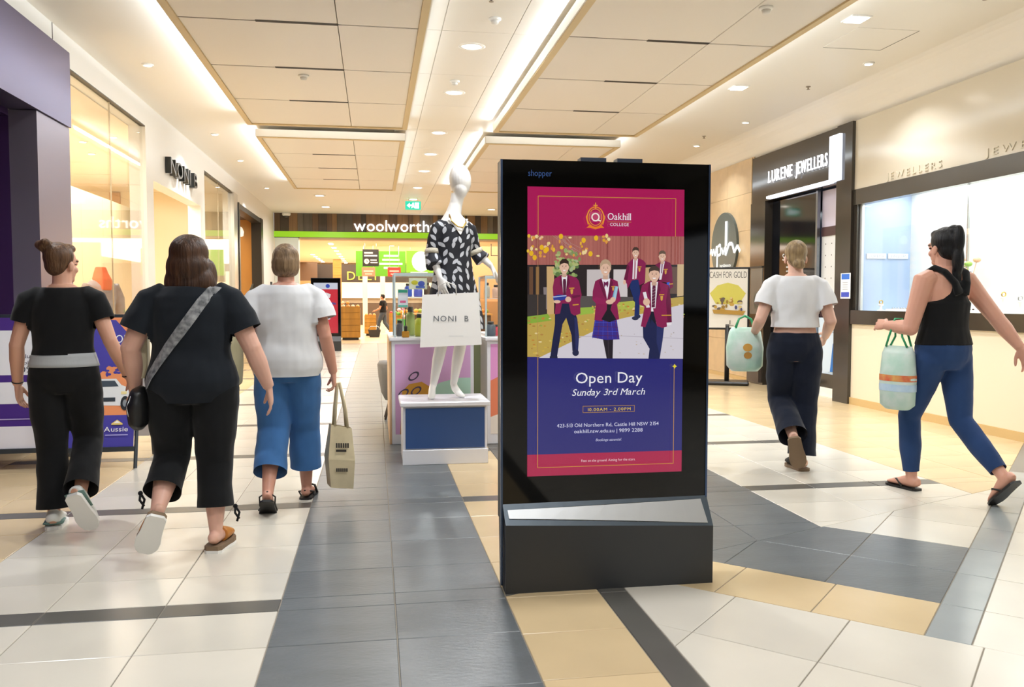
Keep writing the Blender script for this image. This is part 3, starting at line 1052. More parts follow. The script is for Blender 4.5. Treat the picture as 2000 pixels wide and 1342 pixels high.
for i in range(4):
    for j in range(6):
        B('peg_hole', m_cap, -0.003, 0.0, 0.10 + 0.15 * i, 0.115 + 0.15 * i, 1.24 + 0.15 * j, 1.255 + 0.15 * j, t)
B('rail', mat('maroon_rail'), -0.01, 0.03, 0, 0.66, 1.04, 1.16, t)
t = thing('jewellery_poster', 'blue shopping bag poster low in the jewellery doorway', 'poster', (5.83, 9.79, 0))
B('board', mat('poster_board', '#cfe0f5', 0.3), 0, 0.03, 0, 0.655, 0.30, 1.03, t)
B('foot_rail', m_bronze, -0.02, 0.04, 0, 0.655, 0.12, 0.30, t)
B('plinth_panel', m_jw, -0.02, 0.04, 0, 0.655, 0.0, 0.12, t)
c = Canvas(0.0006)
c.rect(0.295, 0.30, 0.95, 1.03, '#cfe2f7')
c.poly([(0.60, 0.33), (0.94, 0.33), (0.90, 0.74), (0.66, 0.70)], '#1f6fc4')
c.poly([(0.84, 0.33), (0.94, 0.33), (0.90, 0.74), (0.86, 0.72)], '#17559e')
c.line([(0.70, 0.70), (0.74, 0.82), (0.82, 0.82), (0.85, 0.72)], 0.012, '#17559e')
c.rect(0.56, 0.315, 0.94, 0.33, '#b7cde0')
c.ring(0.84, 0.93, 0.05, 0.05, 0.014, '#27364e', n=16, a0=0, a1=PI)
c.rect(0.79, 0.90, 0.802, 0.95, '#27364e'); c.rect(0.834, 0.90, 0.846, 0.97, '#27364e'); c.rect(0.878, 0.90, 0.89, 0.95, '#27364e')
c.rect(0.60, 0.84, 0.9, 0.85, '#8fa3bb')
c.build('artwork', m_print, t, (-0.002, 0.95, 0), (0, -1, 0), (0, 0, 1))
t = thing('paper_notice', 'small white and blue notice stuck on the black jewellery pillar', 'notice', (5.655, 9.415, 0))
B('sheet', mat('notice_white', '#eceff4', 0.4), 0, 0.004, 0, 0.215, 1.28, 1.59, t)
c = Canvas(0.0006)
c.rect(0.02, 1.515, 0.195, 1.58, '#2a6fd6'); c.rect(0.02, 1.30, 0.195, 1.36, '#3b4fc0')
for k in range(4):
    c.rect(0.05, 1.39 + 0.028 * k, 0.165, 1.397 + 0.028 * k, '#a9b3c4')
c.build('artwork', m_print, t, (-0.001, 0.215, 0), (0, -1, 0), (0, 0, 1))
# counter inside
t = thing('service_counter', 'white service counter inside the dark jewellery doorway', 'counter', (7.0, 10.6, 0))
B('body', mat('counter_white', '#d8d8dc', 0.3), 0, 0.6, -0.8, 1.2, 0, 0.95, t, 0.01)
B('top', m_jdark, -0.03, 0.63, -0.83, 1.23, 0.95, 0.99, t, 0.006)

# oval sign on the sand wall (blade set on the wall, facing the corridor)
t = thing('salon_sign', 'grey oval wall sign with white brush script beside the kiosk', 'sign', (5.66, 13.2, 2.14), -PI / 2)
mb = MB()
ov = [(0.55 * math.cos(2 * PI * k / 40), 0.55 * math.sin(2 * PI * k / 40)) for k in range(40)]
mb.prism([(a * 0.92, b) for a, b in ov], 'y', 0.0, 0.045)
mb.build('disc', mat('oval_grey', '#55605f', 0.3), t)
c = Canvas(0.0012)
W_ = '#fdfcf6'
c.line([(-0.66, -0.12), (-0.56, -0.10), (-0.50, -0.02), (-0.45, -0.13), (-0.40, -0.02), (-0.34, -0.14), (-0.28, 0.02), (-0.24, -0.14)], 0.045, W_)
c.line([(-0.24, -0.02), (-0.26, -0.55)], 0.055, W_)
c.line([(-0.24, 0.0), (-0.12, 0.04), (-0.10, -0.12), (-0.2, -0.14)], 0.045, W_)
c.line([(-0.06, -0.02), (0.0, -0.13), (0.06, -0.02), (0.12, -0.14)], 0.045, W_)
c.line([(0.10, 0.40), (0.10, -0.15), (0.24, 0.03), (0.36, 0.02), (0.44, -0.12), (0.56, -0.02), (0.66, -0.12)], 0.06, W_)
c.line([(0.14, 0.40), (0.14, 0.0)], 0.05, W_)
c.text('hair&beauty', -0.12, -0.34, 0.44, 0.055, W_)
c.build('script', print_mat('lit_print_soft', 0.4, 1.1), t, (0, -0.003, 0))

# free-standing poster in front of the jewellers (round base, post, framed A3 poster)
t = thing('poster_stand', 'black framed poster on a post stand before the sand tiled wall', 'sign stand', (5.20, 11.95, 0), -0.42)
m_stand = mat('stand_black', '#262524', 0.4)
B('base', m_stand, -0.32, 0.32, -0.22, 0.22, 0.0, 0.055, t, 0.02)
MB().tube([(0, 0, 0.05), (0, 0, 0.90)], 0.035, 14).build('post', m_stand, t)
B('frame', m_stand, -0.315, 0.315, -0.02, 0.03, 0.82, 1.75, t, 0.008)
c = Canvas(0.0006)
c.rect(-0.285, 0.85, 0.285, 1.72, '#ece9e2')
c.text('CASH FOR GOLD', -0.27, 1.59, 0.54, 0.10, '#5c5c5a')
rg = random.Random(5)
c.poly([(-0.26, 1.36), (-0.15, 1.48), (0.0, 1.52), (0.15, 1.48), (0.26, 1.36), (0.17, 1.20), (-0.17, 1.20)], '#d6cf62')
for k in range(26):
    c.ell(rg.uniform(-0.2, 0.2), rg.uniform(1.08, 1.30), rg.uniform(0.015, 0.04), rg.uniform(0.012, 0.03), rg.choice(['#9a7a35', '#c9a24a', '#6d5f56', '#d9c48a', '#4c4f7c', '#b48a3a']), 9)
c.poly([(-0.2, 1.06), (0.22, 1.04), (0.26, 1.10), (-0.22, 1.12)], '#b78f3f')
c.rect(0.03, 0.90, 0.045, 0.96, '#77736c'); c.rect(-0.02, 0.88, 0.09, 0.888, '#77736c')
c.build('poster', m_print, t, (0, -0.021, 0))

# second board beside it, against the door jamb
t = thing('window_board', 'dark notice board with gold lettering left of the jewellery door', 'sign', (5.672, 11.80, 0))
B('board', mat('board_grey', '#6f6f6b', 0.25), 0, 0.008, 0, 0.40, 1.05, 1.74, t)
B('top_frame', m_stand, -0.01, 0.008, 0, 0.40, 1.74, 1.77, t)
B('low_cabinet', mat('cabinet_brown', '#4a413b', 0.4), -0.04, 0.008, 0, 0.40, 0.03, 0.62, t)
c = Canvas(0.0006)
c.ell(0.2, 1.25, 0.08, 0.12, '#54564a')
c.build('lettering', m_print, t, (-0.001, 0.40, 0), (0, -1, 0), (0, 0, 1))

# ================================================================ JEWELLERY WINDOW DISPLAY
m_bust = mat('bust_white', '#f3f1ec', 0.5)
m_gold = mat('gold', '#c9a34a', 0.25, metal=1.0)
m_silver = mat('silver', '#b9bcc0', 0.2, metal=1.0)
def bust(x, y, h, rz, label, chain=None):
    t = thing('necklace_bust', label, 'display bust', (x, y, 1.131), rz, 'white necklace busts in the window')
    mb = MB()
    mb.loft([(0, 0, 0), (0, 0, 0.02), (0, 0, 0.03), (0, -0.015, h * .35), (0, -0.02, h * .55), (0, 0.0, h * .72), (0, 0.01, h * .80), (0, 0.012, h)],
            [(0.10, 0.06), (0.10, 0.06), (0.06, 0.035), (0.10, 0.045), (0.125, 0.05), (0.10, 0.045), (0.042, 0.036), (0.036, 0.032)], n=18)
    mb.build('torso', m_bust, t)
    mb = MB()
    pts = [(0.075 * math.cos(a), -0.055 + 0.02 * abs(math.cos(a)), h * .66 + 0.13 * math.sin(a)) for a in [PI + PI * k / 12 for k in range(13)]]
    mb.tube(pts, 0.004, 6)
    mb.build('chain', chain or m_silver, t)
    return t
for x, y, h, rz, lb in ((6.15, 7.15, 0.46, -1.9, 'tall white necklace bust near the right end of the jewellery window'),
                        (6.25, 7.75, 0.30, -1.6, 'short white bust behind the flower in the jewellery window'),
                        (6.05, 6.75, 0.34, -2.0, 'white necklace bust cut by the right edge of the photo'),
                        (6.18, 8.75, 0.26, -1.7, 'small white bust in front of the walking woman at the window')):
    bust(x, y, h, rz, lb)
def ring_stand(x, y, h, label, mtop):
    t = thing('ring_stand', label, 'display stand', (x, y, 1.131), 0, 'small jewellery stands')
    MB().lathe((0, 0, 0), [(0.045, 0), (0.045, 0.012), (0.014, 0.02), (0.012, h), (0.03, h + 0.01), (0.03, h + 0.025)], n=16).build('column', m_bust, t)
    mb = MB()
    mb.loft([(0.022 * math.cos(a), 0, h + 0.047 + 0.022 * math.sin(a)) for a in [2 * PI * k / 16 for k in range(17)]], [0.006] * 17, ref=(0, 1, 0), n=6)
    mb.build('ring', mtop, t)
for k, (x, y, h) in enumerate(((5.92, 7.0, 0.10), (5.95, 7.25, 0.14), (5.93, 6.85, 0.16), (5.9, 7.55, 0.08), (5.92, 8.0, 0.10), (5.9, 9.0, 0.06))):
    ring_stand(x, y if k < 5 else 9.16, h, ['low gold ring stand near the right end of the window', 'gold ring stand left of the tall bust', 'tallest gold ring stand at the photo edge',
                         'low ring stand beside the brown trinket box', 'ring stand under the flower arrangement', 'lowest ring stand behind the blue glass panel'][k], m_gold if k % 2 else m_silver)
def tray(x, y, sx, sy, label, n, mt):
    t = thing('jewellery_tray', label, 'tray', (x, y, 1.131), 0, 'jewellery trays')
    MB().bbox(-sx / 2, sx / 2, -sy / 2, sy / 2, 0, 0.03, 0.008).build('tray', m_bust, t)
    for i in range(n):
        MB().ell((0, -sy / 2 + sy * (i + .5) / n, 0.038), (0.012, 0.012, 0.010), n=8, m=6).build('jewel', mt, t)
tray(5.95, 8.85, 0.16, 0.36, 'long white tray of jewels behind the woman at the window', 7, m_silver)
tray(5.93, 6.45, 0.16, 0.40, 'white tray of jewels beyond the photo edge of the window', 7, m_gold)
tray(5.93, 7.72, 0.14, 0.22, 'short white tray with dark stones in the jewellery window', 4, mat('stone_dark', '#4b3a36', 0.2))
t = thing('trinket_box', 'small brown trinket box on the jewellery window floor', 'box', (5.95, 7.42, 1.131))
MB().bbox(-0.035, 0.035, -0.04, 0.04, 0, 0.055, 0.008).build('body', mat('box_brown', '#6b4a42', 0.4), t)
MB().bbox(-0.038, 0.038, -0.043, 0.043, 0.056, 0.08, 0.008).build('lid', mat('box_brown_dark', '#53382f', 0.4), t)
t = thing('flower_arrangement', 'small green and white flower arrangement behind the woman at the window', 'flowers', (6.20, 8.15, 1.131))
MB().lathe((0, 0, 0), [(0.05, 0), (0.07, 0.06), (0.05, 0.16), (0.06, 0.2)], n=18).build('vase', m_bust, t)
rg = random.Random(9)
for k in range(14):
    a, rr_ = rg.uniform(0, 6.28), rg.uniform(0.0, 0.16)
    p = (rr_ * math.cos(a), rr_ * math.sin(a), 0.32 + rg.uniform(0, 0.26))
    m_ = rg.choice([mat('leaf_green', '#8fbf5a', 0.5), mat('petal_cream', '#efe6cf', 0.5), mat('leaf_dark', '#6c6a4a', 0.5), mat('petal_peach', '#e7b48e', 0.5)])
    mb = MB()
    mb.tube([(0, 0, 0.18), (p[0] * .5, p[1] * .5, 0.28), p], 0.004, 5)
    mb.ell(p, (0.04, 0.04, 0.028), n=8, m=6)
    mb.build('bloom', m_, t)
t = thing('swan_ornament', 'silver swan shaped ornament beside the flower arrangement', 'ornament', (6.02, 7.95, 1.131))
MB().bbox(-0.06, 0.06, -0.05, 0.05, 0, 0.32, 0.006).build('block', m_bust, t)
mb = MB()
mb.loft([(0, 0.10, 0.37), (0, 0.04, 0.36), (0, -0.04, 0.37), (0, -0.10, 0.41), (0, -0.16, 0.43)], [0.012, 0.035, 0.04, 0.028, 0.008], n=12)
mb.tube([(0, 0.06, 0.37), (0, 0.12, 0.42), (0, 0.10, 0.48), (0, 0.13, 0.47)], 0.01)
mb.build('swan', m_silver, t)
t = thing('glass_label_strip', 'white lettered strip on the blue end panel of the jewellery window', 'sign', (5.80, 9.35, 1.79))
B('strip', mat('strip_white', '#f5f6f8', 0.4), 0.02, 0.27, -0.006, 0.004, -0.03, 0.03, t)
B('strip', mat('strip_white'), 0.30, 0.56, -0.006, 0.004, -0.03, 0.03, t)
c = Canvas(0.0006)
c.text('LURENE', 0.045, -0.018, 0.20, 0.036, '#9aa6bb', serif=True)
c.text('JEWELLERS', 0.32, -0.018, 0.22, 0.036, '#9aa6bb', serif=True)
c.build('lettering', m_print, t, (0, -0.0065, 0))
t = thing('price_card', 'grey framed card on the back of the jewellery window', 'card', (6.36, 7.0, 1.72))
B('frame', mat('card_grey', '#9fb0b2', 0.3), 0, 0.02, -0.10, 0.10, -0.10, 0.10, t)
B('card', mat('card_pale', '#d3e2e2', 0.3), -0.004, 0.0, -0.08, 0.08, -0.08, 0.08, t)
t = thing('paper_flower', 'white folded paper flower beside the tray behind the woman', 'ornament', (5.98, 8.45, 1.131))
for k in range(6):
    a = k * PI / 3
    mb = MB()
    mb.loft([(0, 0, 0.03), (0.05 * math.cos(a), 0.05 * math.sin(a), 0.09), (0.09 * math.cos(a), 0.09 * math.sin(a), 0.17), (0.10 * math.cos(a), 0.10 * math.sin(a), 0.21)],
            [(0.01, 0.004), (0.03, 0.006), (0.03, 0.006), (0.004, 0.003)], ref=(-math.sin(a), math.cos(a), 0), n=8)
    mb.build('petal', m_bust, t)
MB().lathe((0, 0, 0), [(0.05, 0), (0.05, 0.02), (0.015, 0.04)], n=14).build('base', m_bust, t)

# ================================================================ KIOSK
m_kblack = mat('kiosk_glass', '#050505', 0.05, spec=0.4)
m_kbase = mat('kiosk_base', '#2e3032', 0.45)
m_kedge = mat('kiosk_edge', '#4a5c7d', 0.2, metal=0.9)
m_kslope = mat('kiosk_slope', '#4f5a64', 0.4, metal=0.3)
m_ksilver = mat('kiosk_silver', '#c3c5c6', 0.42, metal=0.55, noise=((3, 1, 1), 0.12))
scr_m = print_mat('screen_print', 0.07, SCREEN_E, spec=0.5)
t = KIOSK = thing('advertising_kiosk', 'tall black digital kiosk showing a school open day advert', 'kiosk', (1.008, 3.6, 0))
XL, XR, ZB, ZT = -0.471, 0.467, 0.372, 1.868
B('glass_front', m_kblack, XL + 0.006, XR - 0.006, 0.0, 0.02, ZB, ZT, t)
B('housing', mat('kiosk_housing', '#202224', 0.4), XL, XR, 0.02, 0.11, 0.30, ZT + 0.004, t, 0.004)
B('edge_strip', m_kedge, XL - 0.003, XL + 0.006, -0.004, 0.02, 0.02, ZT, t)
B('edge_strip', m_kedge, XR - 0.006, XR + 0.003, -0.004, 0.02, ZB, ZT, t)
B('fan_cap', mat('kiosk_cap', '#2f3a4d', 0.4), -0.115, 0.0, 0.03, 0.09, ZT + 0.004, ZT + 0.022, t)
B('fan_cap', mat('kiosk_cap', '#2f3a4d', 0.4), 0.05, 0.165, 0.03, 0.09, ZT + 0.004, ZT + 0.022, t)
# base: upright box whose top slopes back to the glass
mb = MB()
x0, x1, xt0, xt1 = -0.461, 0.478, -0.466, 0.468
zl, zr = 0.312, 0.268
vs = [(x0, -0.06, 0), (x1, -0.06, 0), (x1, 0.115, 0), (x0, 0.115, 0),
      (x0, -0.06, zl - 0.012), (x1, -0.06, zr - 0.008), (xt1, -0.001, ZB + 0.012), (xt0, -0.001, ZB + 0.006), (xt1, 0.115, ZB), (xt0, 0.115, ZB)]
mb.add(vs, [(0, 1, 5, 4), (1, 2, 8, 6, 5), (0, 4, 7, 9, 3), (2, 3, 9, 8), (0, 3, 2, 1), (7, 6, 8, 9)], 0)
def on_slope(u, v, e=0.002):
    a = V(vs[4]).lerp(V(vs[5]), u)
    b = V(vs[7]).lerp(V(vs[6]), u)
    p = a.lerp(b, v)
    return p + V((0, -0.82, 0.57)) * e
def slope_patch(mb, q, e, mi=0, n=10):
    for i in range(n):
        a, b = i / n, (i + 1) / n
        f = lambda t_, k0, k1: tuple(q[k0][m_] + (q[k1][m_] - q[k0][m_]) * t_ for m_ in (0, 1))
        mb.add([on_slope(*f(a, 0, 1), e), on_slope(*f(b, 0, 1), e), on_slope(*f(b, 3, 2), e), on_slope(*f(a, 3, 2), e)], [(0, 1, 2, 3)], mi)
slope_patch(mb, [(0, 0), (1, 0), (1, 1), (0, 1)], 0.0, 1)
mb.build('base', [m_kbase, m_kslope], t)
q = [(0.02, 0.30), (0.975, 0.08), (0.965, 0.88), (0.018, 0.70)]
mb = MB()
slope_patch(mb, q, 0.005)
lo, hi = [on_slope(u, v, -0.002) for u, v in q], [on_slope(u, v, 0.005) for u, v in q]
mb.add(lo + hi, [(0, 1, 5, 4), (1, 2, 6, 5), (2, 3, 7, 6), (3, 0, 4, 7)])
mb.build('silver_wedge', m_ksilver, t)
c = Canvas(0.0004)
c.text('shopper', -0.355, 1.800, 0.105, 0.028, '#1c4f96')
c.build('maker_logo', m_print, t, (0, -0.0006, 0))

# ---- the picture on the screen (u: 0..0.706, v: 0..1.257); S takes photo pixels of the screen face
SW, SH = 0.706, 1.258
def S(x, y):
    u = (x - 1030) / 306
    top, bot = 366 + 4 * u, 932 - 12 * u
    return (u * SW, SH * (1 - (y - top) / (bot - top)))
def Q(cx, cy):
    return S(1030 + 0.17888 * cx, 460 + 0.17888 * cy)
c = Canvas(0.00012)
def qp(pts, col, new=True):
    c.poly([Q(*p) for p in pts], col, new)
def qe(cx, cy, rx, ry, col, n=16, new=True):
    c.poly([Q(cx + rx * math.cos(2 * PI * k / n), cy + ry * math.sin(2 * PI * k / n)) for k in range(n)], col, new)
zA = S(1030, 460)[1]
zB = S(1030, 696)[1]
zC = S(1030, 889)[1]
c.rect(0, 0, SW, zC, '#b3204f')
c.rect(0, zC, SW, zB, '#2a2a78', False)
c.rect(0, zB, SW, zA, '#7a4a48', False)
c.rect(0, zA, SW, SH, '#b01057', False)
# building, undercroft, path, lawn
qp([(0, 0), (1712, 0), (1712, 310), (0, 330)], '#b0685f')
rg = random.Random(11)
for k in range(46):
    x = 8 + k * 37 + rg.uniform(-8, 8)
    wd = rg.choice((5, 8, 12, 18))
    qp([(x, 0), (x + wd, 0), (x + wd, 318), (x, 320)], rg.choice(['#8c4a46', '#7c3e3c', '#9c5650', '#c27a6e']), False)
qp([(0, 320), (1712, 305), (1712, 740), (0, 890)], '#2b2325')
qp([(640, 365), (885, 362), (885, 668), (640, 672)], '#cfc5c4')
qp([(930, 362), (1085, 360), (1085, 668), (930, 670)], '#d9d0cf', False)
qp([(1270, 340), (1340, 335), (1340, 640), (1270, 650)], '#c8a679', False)
qp([(1640, 300), (1712, 300), (1712, 640), (1640, 650)], '#d6b98c', False)
qp([(1560, 330), (1640, 330), (1640, 620), (1560, 620)], '#6a5146', False)
qp([(20, 340), (60, 340), (60, 640), (20, 640)], '#6b4a35', False)
qp([(90, 340), (125, 340), (125, 860), (90, 860)], '#8f6b42', False)
qp([(170, 560), (210, 560), (210, 800), (180, 800)], '#8a7f80', False)
qp([(0, 640), (200, 640), (200, 890), (0, 900)], '#3a3433')
qp([(560, 650), (1150, 660), (1150, 790), (560, 790)], '#5a5452')
qp([(205, 335), (285, 335), (285, 890), (210, 890)], '#d6b07a')
qp([(0, 890), (1712, 650), (1712, 760), (980, 905), (140, 1320), (0, 1320)], '#c6a952')
qp([(0, 880), (220, 850), (260, 920), (0, 960)], '#8eb23f')
qp([(560, 780), (720, 770), (720, 840), (560, 860)], '#9fc04a', False)
qp([(960, 720), (1150, 700), (1230, 760), (1000, 830)], '#b9bf52', False)
for k in range(230):
    u = rg.random()
    x = rg.uniform(0, 1712)
    y = rg.uniform(880, 1310) if x < 700 else rg.uniform(690, 900)
    if x < 700 and y > 1310 - (x - 140) * 0.62 + 30 and x > 140:
        continue
    qe(x, y, rg.uniform(8, 20), rg.uniform(5, 11), rg.choice(['#d8b44a', '#b98a46', '#e0c26a', '#a8733a', '#9fb04a', '#ead59a', '#c98a3a']), 6, k % 23 == 0)
qp([(1712, 735), (1300, 830), (980, 905), (560, 1110), (120, 1330), (1712, 1330)], '#dcd6df')
qp([(540, 1090), (1000, 1080), (1712, 1105), (1712, 1112), (1000, 1088), (540, 1098)], '#c3bcc6')
for k in range(22):
    qe(rg.uniform(700, 1690), rg.uniform(950, 1300), rg.uniform(5, 12), rg.uniform(3, 6), rg.choice(['#b9a98e', '#a3978f', '#c9b79a']), 6, k == 0)
# shrub behind the first boy
for k in range(60):
    a, r_ = rg.uniform(0, 6.28), rg.random() ** .5
    qe(420 + 150 * r_ * math.cos(a), 320 + 160 * r_ * math.sin(a) , rg.uniform(14, 34), rg.uniform(12, 30), rg.choice(['#7f9a58', '#9db06a', '#5f7c46', '#b7bd7a', '#a8b98a']), 7, k % 12 == 0)
# twigs and yellow leaves
for k in range(9):
    x = rg.uniform(60, 520)
    c.line([Q(x, 0), Q(x + rg.uniform(30, 120), rg.uniform(60, 130)), Q(x + rg.uniform(120, 260), rg.uniform(120, 240))], 0.0014, '#b98f86')
for k in range(46):
    x = rg.uniform(0, 880)
    y = rg.uniform(0, 230) * (1 if x < 780 else .4)
    qe(x, y, rg.uniform(9, 22), rg.uniform(10, 26), rg.choice(['#f0c23a', '#e5a92e', '#f3d98a', '#f0c9a0', '#eba04a', '#f6dca0']), 7, k % 9 == 0)
for x, y in ((150, 130), (190, 165), (205, 150), (735, 25), (600, 50), (675, 195), (355, 10), (40, 195), (75, 240)):
    qe(x, y, 24, 30, '#f2bd25', 8, False)
MAR, MARD, NAV, SKIN = '#8d1f52', '#6d1640', '#1d2146', '#e9bfa6'
def lum(h, k):
    return '#' + ''.join('%02x' % max(0, min(255, int(int(h[i:i + 2], 16) * k))) for i in (1, 3, 5))
def face(cx, cy, rx, ry, hair, long_=False):
    if long_:
        qe(cx, cy - ry * .28, rx * 1.16, ry * .92, hair)
    qp([(cx - rx * .45, cy + ry * .5), (cx + rx * .45, cy + ry * .5), (cx + rx * .5, cy + ry * 1.45), (cx - rx * .5, cy + ry * 1.45)], lum(SKIN, .9))
    qe(cx - rx * .98, cy + ry * .05, rx * .16, ry * .2, lum(SKIN, .92))
    qe(cx + rx * .98, cy + ry * .05, rx * .16, ry * .2, lum(SKIN, .92), new=False)
    qe(cx, cy, rx, ry, SKIN)
    if long_:
        qp([(cx - rx * .95, cy - ry * .2), (cx - rx * .7, cy - ry * .8), (cx, cy - ry * 1.02), (cx + rx * .7, cy - ry * .8), (cx + rx * .95, cy - ry * .2), (cx + rx * .3, cy - ry * .62), (cx - rx * .4, cy - ry * .58)], hair)
    else:
        qp([(cx - rx * 1.02, cy - ry * .1), (cx - rx * 1.05, cy - ry * .7), (cx - rx * .5, cy - ry * 1.12), (cx + rx * .4, cy - ry * 1.15), (cx + rx * 1.0, cy - ry * .8), (cx + rx * 1.04, cy - ry * .1),
            (cx + rx * .8, cy - ry * .45), (cx, cy - ry * .55), (cx - rx * .8, cy - ry * .4)], hair)
    for s_ in (-1, 1):
        qe(cx + s_ * rx * .38, cy - ry * .05, rx * .13, ry * .055, '#4a3832', 8)
        c.line([Q(cx + s_ * rx * .2, cy - ry * .2), Q(cx + s_ * rx * .58, cy - ry * .22)], 0.0009, '#7a5a48')
    qp([(cx - rx * .06, cy), (cx + rx * .06, cy), (cx + rx * .15, cy + ry * .25), (cx - rx * .15, cy + ry * .25)], lum(SKIN, .9))
    qp([(cx - rx * .4, cy + ry * .42), (cx + rx * .4, cy + ry * .42), (cx + rx * .2, cy + ry * .6), (cx - rx * .2, cy + ry * .6)], '#fff4ee')
    c.line([Q(cx - rx * .45, cy + ry * .4), Q(cx - rx * .2, cy + ry * .62), Q(cx + rx * .2, cy + ry * .62), Q(cx + rx * .45, cy + ry * .4)], 0.0008, '#b8756a')
def crest(x, y, s_=1.0):
    qp([(x - 28 * s_, y), (x + 30 * s_, y - 3), (x + 28 * s_, y + 9 * s_), (x - 26 * s_, y + 11 * s_)], '#d7a03a')
    qp([(x - 14 * s_, y + 18 * s_), (x + 16 * s_, y + 16 * s_), (x + 12 * s_, y + 60 * s_), (x, y + 72 * s_), (x - 10 * s_, y + 60 * s_)], '#dca94e')
# --- the two boys at the back
qp([(1120, 480), (1205, 470), (1222, 600), (1215, 870), (1160, 885), (1166, 720), (1108, 560)], '#1c2f6a')
qe(1170, 890, 38, 22, '#2d3350'); qe(1205, 870, 24, 20, '#2d3350', new=False)
qp([(1130, 250), (1080, 300), (1040, 470), (1075, 520), (1080, 575), (1130, 480), (1200, 470), (1215, 530), (1275, 505), (1282, 290), (1255, 262), (1205, 240)], MAR)
qp([(1142, 250), (1195, 245), (1180, 460), (1135, 465)], '#f1e9ee'); qp([(1156, 262), (1170, 262), (1172, 300), (1165, 470), (1150, 470)], '#b57a86')
qp([(1080, 300), (1100, 330), (1080, 480), (1042, 470)], MARD); qe(1048, 500, 16, 26, SKIN)
face(1168, 182, 34, 56, '#4a3730'); crest(1210, 330, .8)
qp([(1440, 280), (1390, 305), (1385, 400), (1440, 490), (1520, 500), (1545, 575), (1588, 550), (1572, 330), (1550, 285), (1490, 265)], lum(MAR, .9))
qp([(1445, 285), (1492, 270), (1455, 470), (1432, 470)], '#efe7ee'); qp([(1456, 292), (1470, 292), (1462, 400), (1450, 400)], '#8a5a78')
qp([(1515, 500), (1548, 495), (1545, 580), (1520, 560)], '#2f62d8')
qp([(1540, 512), (1586, 508), (1586, 518), (1542, 522)], '#d7a03a')
face(1463, 218, 37, 56, '#6a5648'); crest(1500, 355, .8)
# --- boy on the left
qp([(345, 735), (475, 735), (532, 900), (552, 1090), (542, 1250), (480, 1250), (470, 1080), (412, 890), (372, 960), (346, 1120), (312, 1330), (240, 1330), (262, 1160), (290, 960), (290, 840)], NAV)
qp([(500, 880), (530, 900), (552, 1090), (542, 1250), (515, 1250)], '#2b3163')
qe(515, 1270, 36, 36, '#252a4a'); qp([(235, 1310), (320, 1310), (320, 1330), (235, 1330)], '#22263f')
qp([(350, 428), (282, 470), (266, 560), (272, 660), (300, 720), (288, 855), (345, 845), (366, 735), (440, 735), (462, 840), (500, 866), (566, 846), (562, 700), (578, 640), (548, 492), (520, 455), (432, 424)], MAR)
qp([(350, 428), (365, 440), (380, 600), (340, 520)], MARD); qp([(432, 424), (418, 440), (410, 600), (450, 510)], MARD)
qp([(360, 440), (422, 432), (404, 660), (382, 660)], '#f4eef2'); qp([(378, 470), (404, 468), (410, 500), (406, 650), (380, 650), (374, 500)], '#5b1f3e')
qp([(470, 650), (560, 640), (562, 660), (480, 680)], MARD)
qp([(266, 660), (330, 640), (412, 645), (416, 685), (350, 705), (275, 700)], '#2c3f9c'); qp([(266, 660), (412, 645), (414, 655), (270, 672)], '#b9c3e6')
qe(312, 716, 38, 18, SKIN); qe(432, 690, 32, 30, SKIN)
qp([(480, 745), (545, 738), (545, 750), (482, 757)], '#d7a03a')
face(388, 340, 47, 76, '#33231d'); crest(468, 565)
# --- girl in the middle
qp([(808, 1110), (922, 1110), (918, 1330), (852, 1330)], '#262029'); qp([(862, 1110), (872, 1110), (880, 1330), (872, 1330)], '#3a313c')
qp([(722, 895), (958, 895), (992, 1120), (845, 1128), (690, 1102)], '#3b2f8f')
for k in range(6):
    x = 730 + 42 * k
    c.line([Q(x, 900), Q(x + (k - 2.5) * 14, 1115)], 0.0022 if k % 2 else 0.0011, '#6a2f62' if k % 2 else '#5a62d8')
for k in range(4):
    y = 935 + 48 * k
    c.line([Q(715 - k * 7, y), Q(965 + k * 8, y + 5)], 0.0022 if k % 2 else 0.0011, '#58264f' if k % 2 else '#4a5fe0')
qp([(785, 460), (722, 490), (695, 600), (692, 690), (732, 722), (714, 912), (800, 922), (850, 830), (852, 745), (905, 745), (890, 800), (950, 912), (986, 902), (962, 742), (1002, 690), (986, 600), (966, 490), (890, 460)], MAR)
qp([(790, 905), (850, 800), (850, 740), (905, 740), (890, 800), (955, 905), (880, 935)], '#1d1a24')
qp([(790, 465), (885, 462), (868, 600), (852, 690), (835, 600)], '#f4eff6')
qp([(785, 462), (760, 500), (812, 640), (842, 690), (820, 560)], MARD); qp([(890, 462), (915, 500), (890, 640), (862, 690), (872, 560)], MARD)
qp([(812, 492), (835, 505), (862, 488), (866, 520), (856, 560), (838, 530), (822, 560), (814, 530)], '#6f1a4e')
qp([(692, 690), (730, 660), (860, 700), (852, 745), (732, 735)], lum(MAR, 1.08)); qp([(1002, 690), (966, 660), (930, 690), (935, 740), (962, 742)], lum(MAR, 1.08))
qp([(938, 542), (972, 548), (946, 690), (905, 680)], '#a9cfe2'); qp([(938, 542), (948, 544), (918, 684), (905, 680)], '#7fb2d0')
qe(880, 715, 42, 26, SKIN); qe(915, 690, 30, 28, SKIN)
face(832, 352, 54, 82, '#c0a284', True); crest(915, 545, .7)
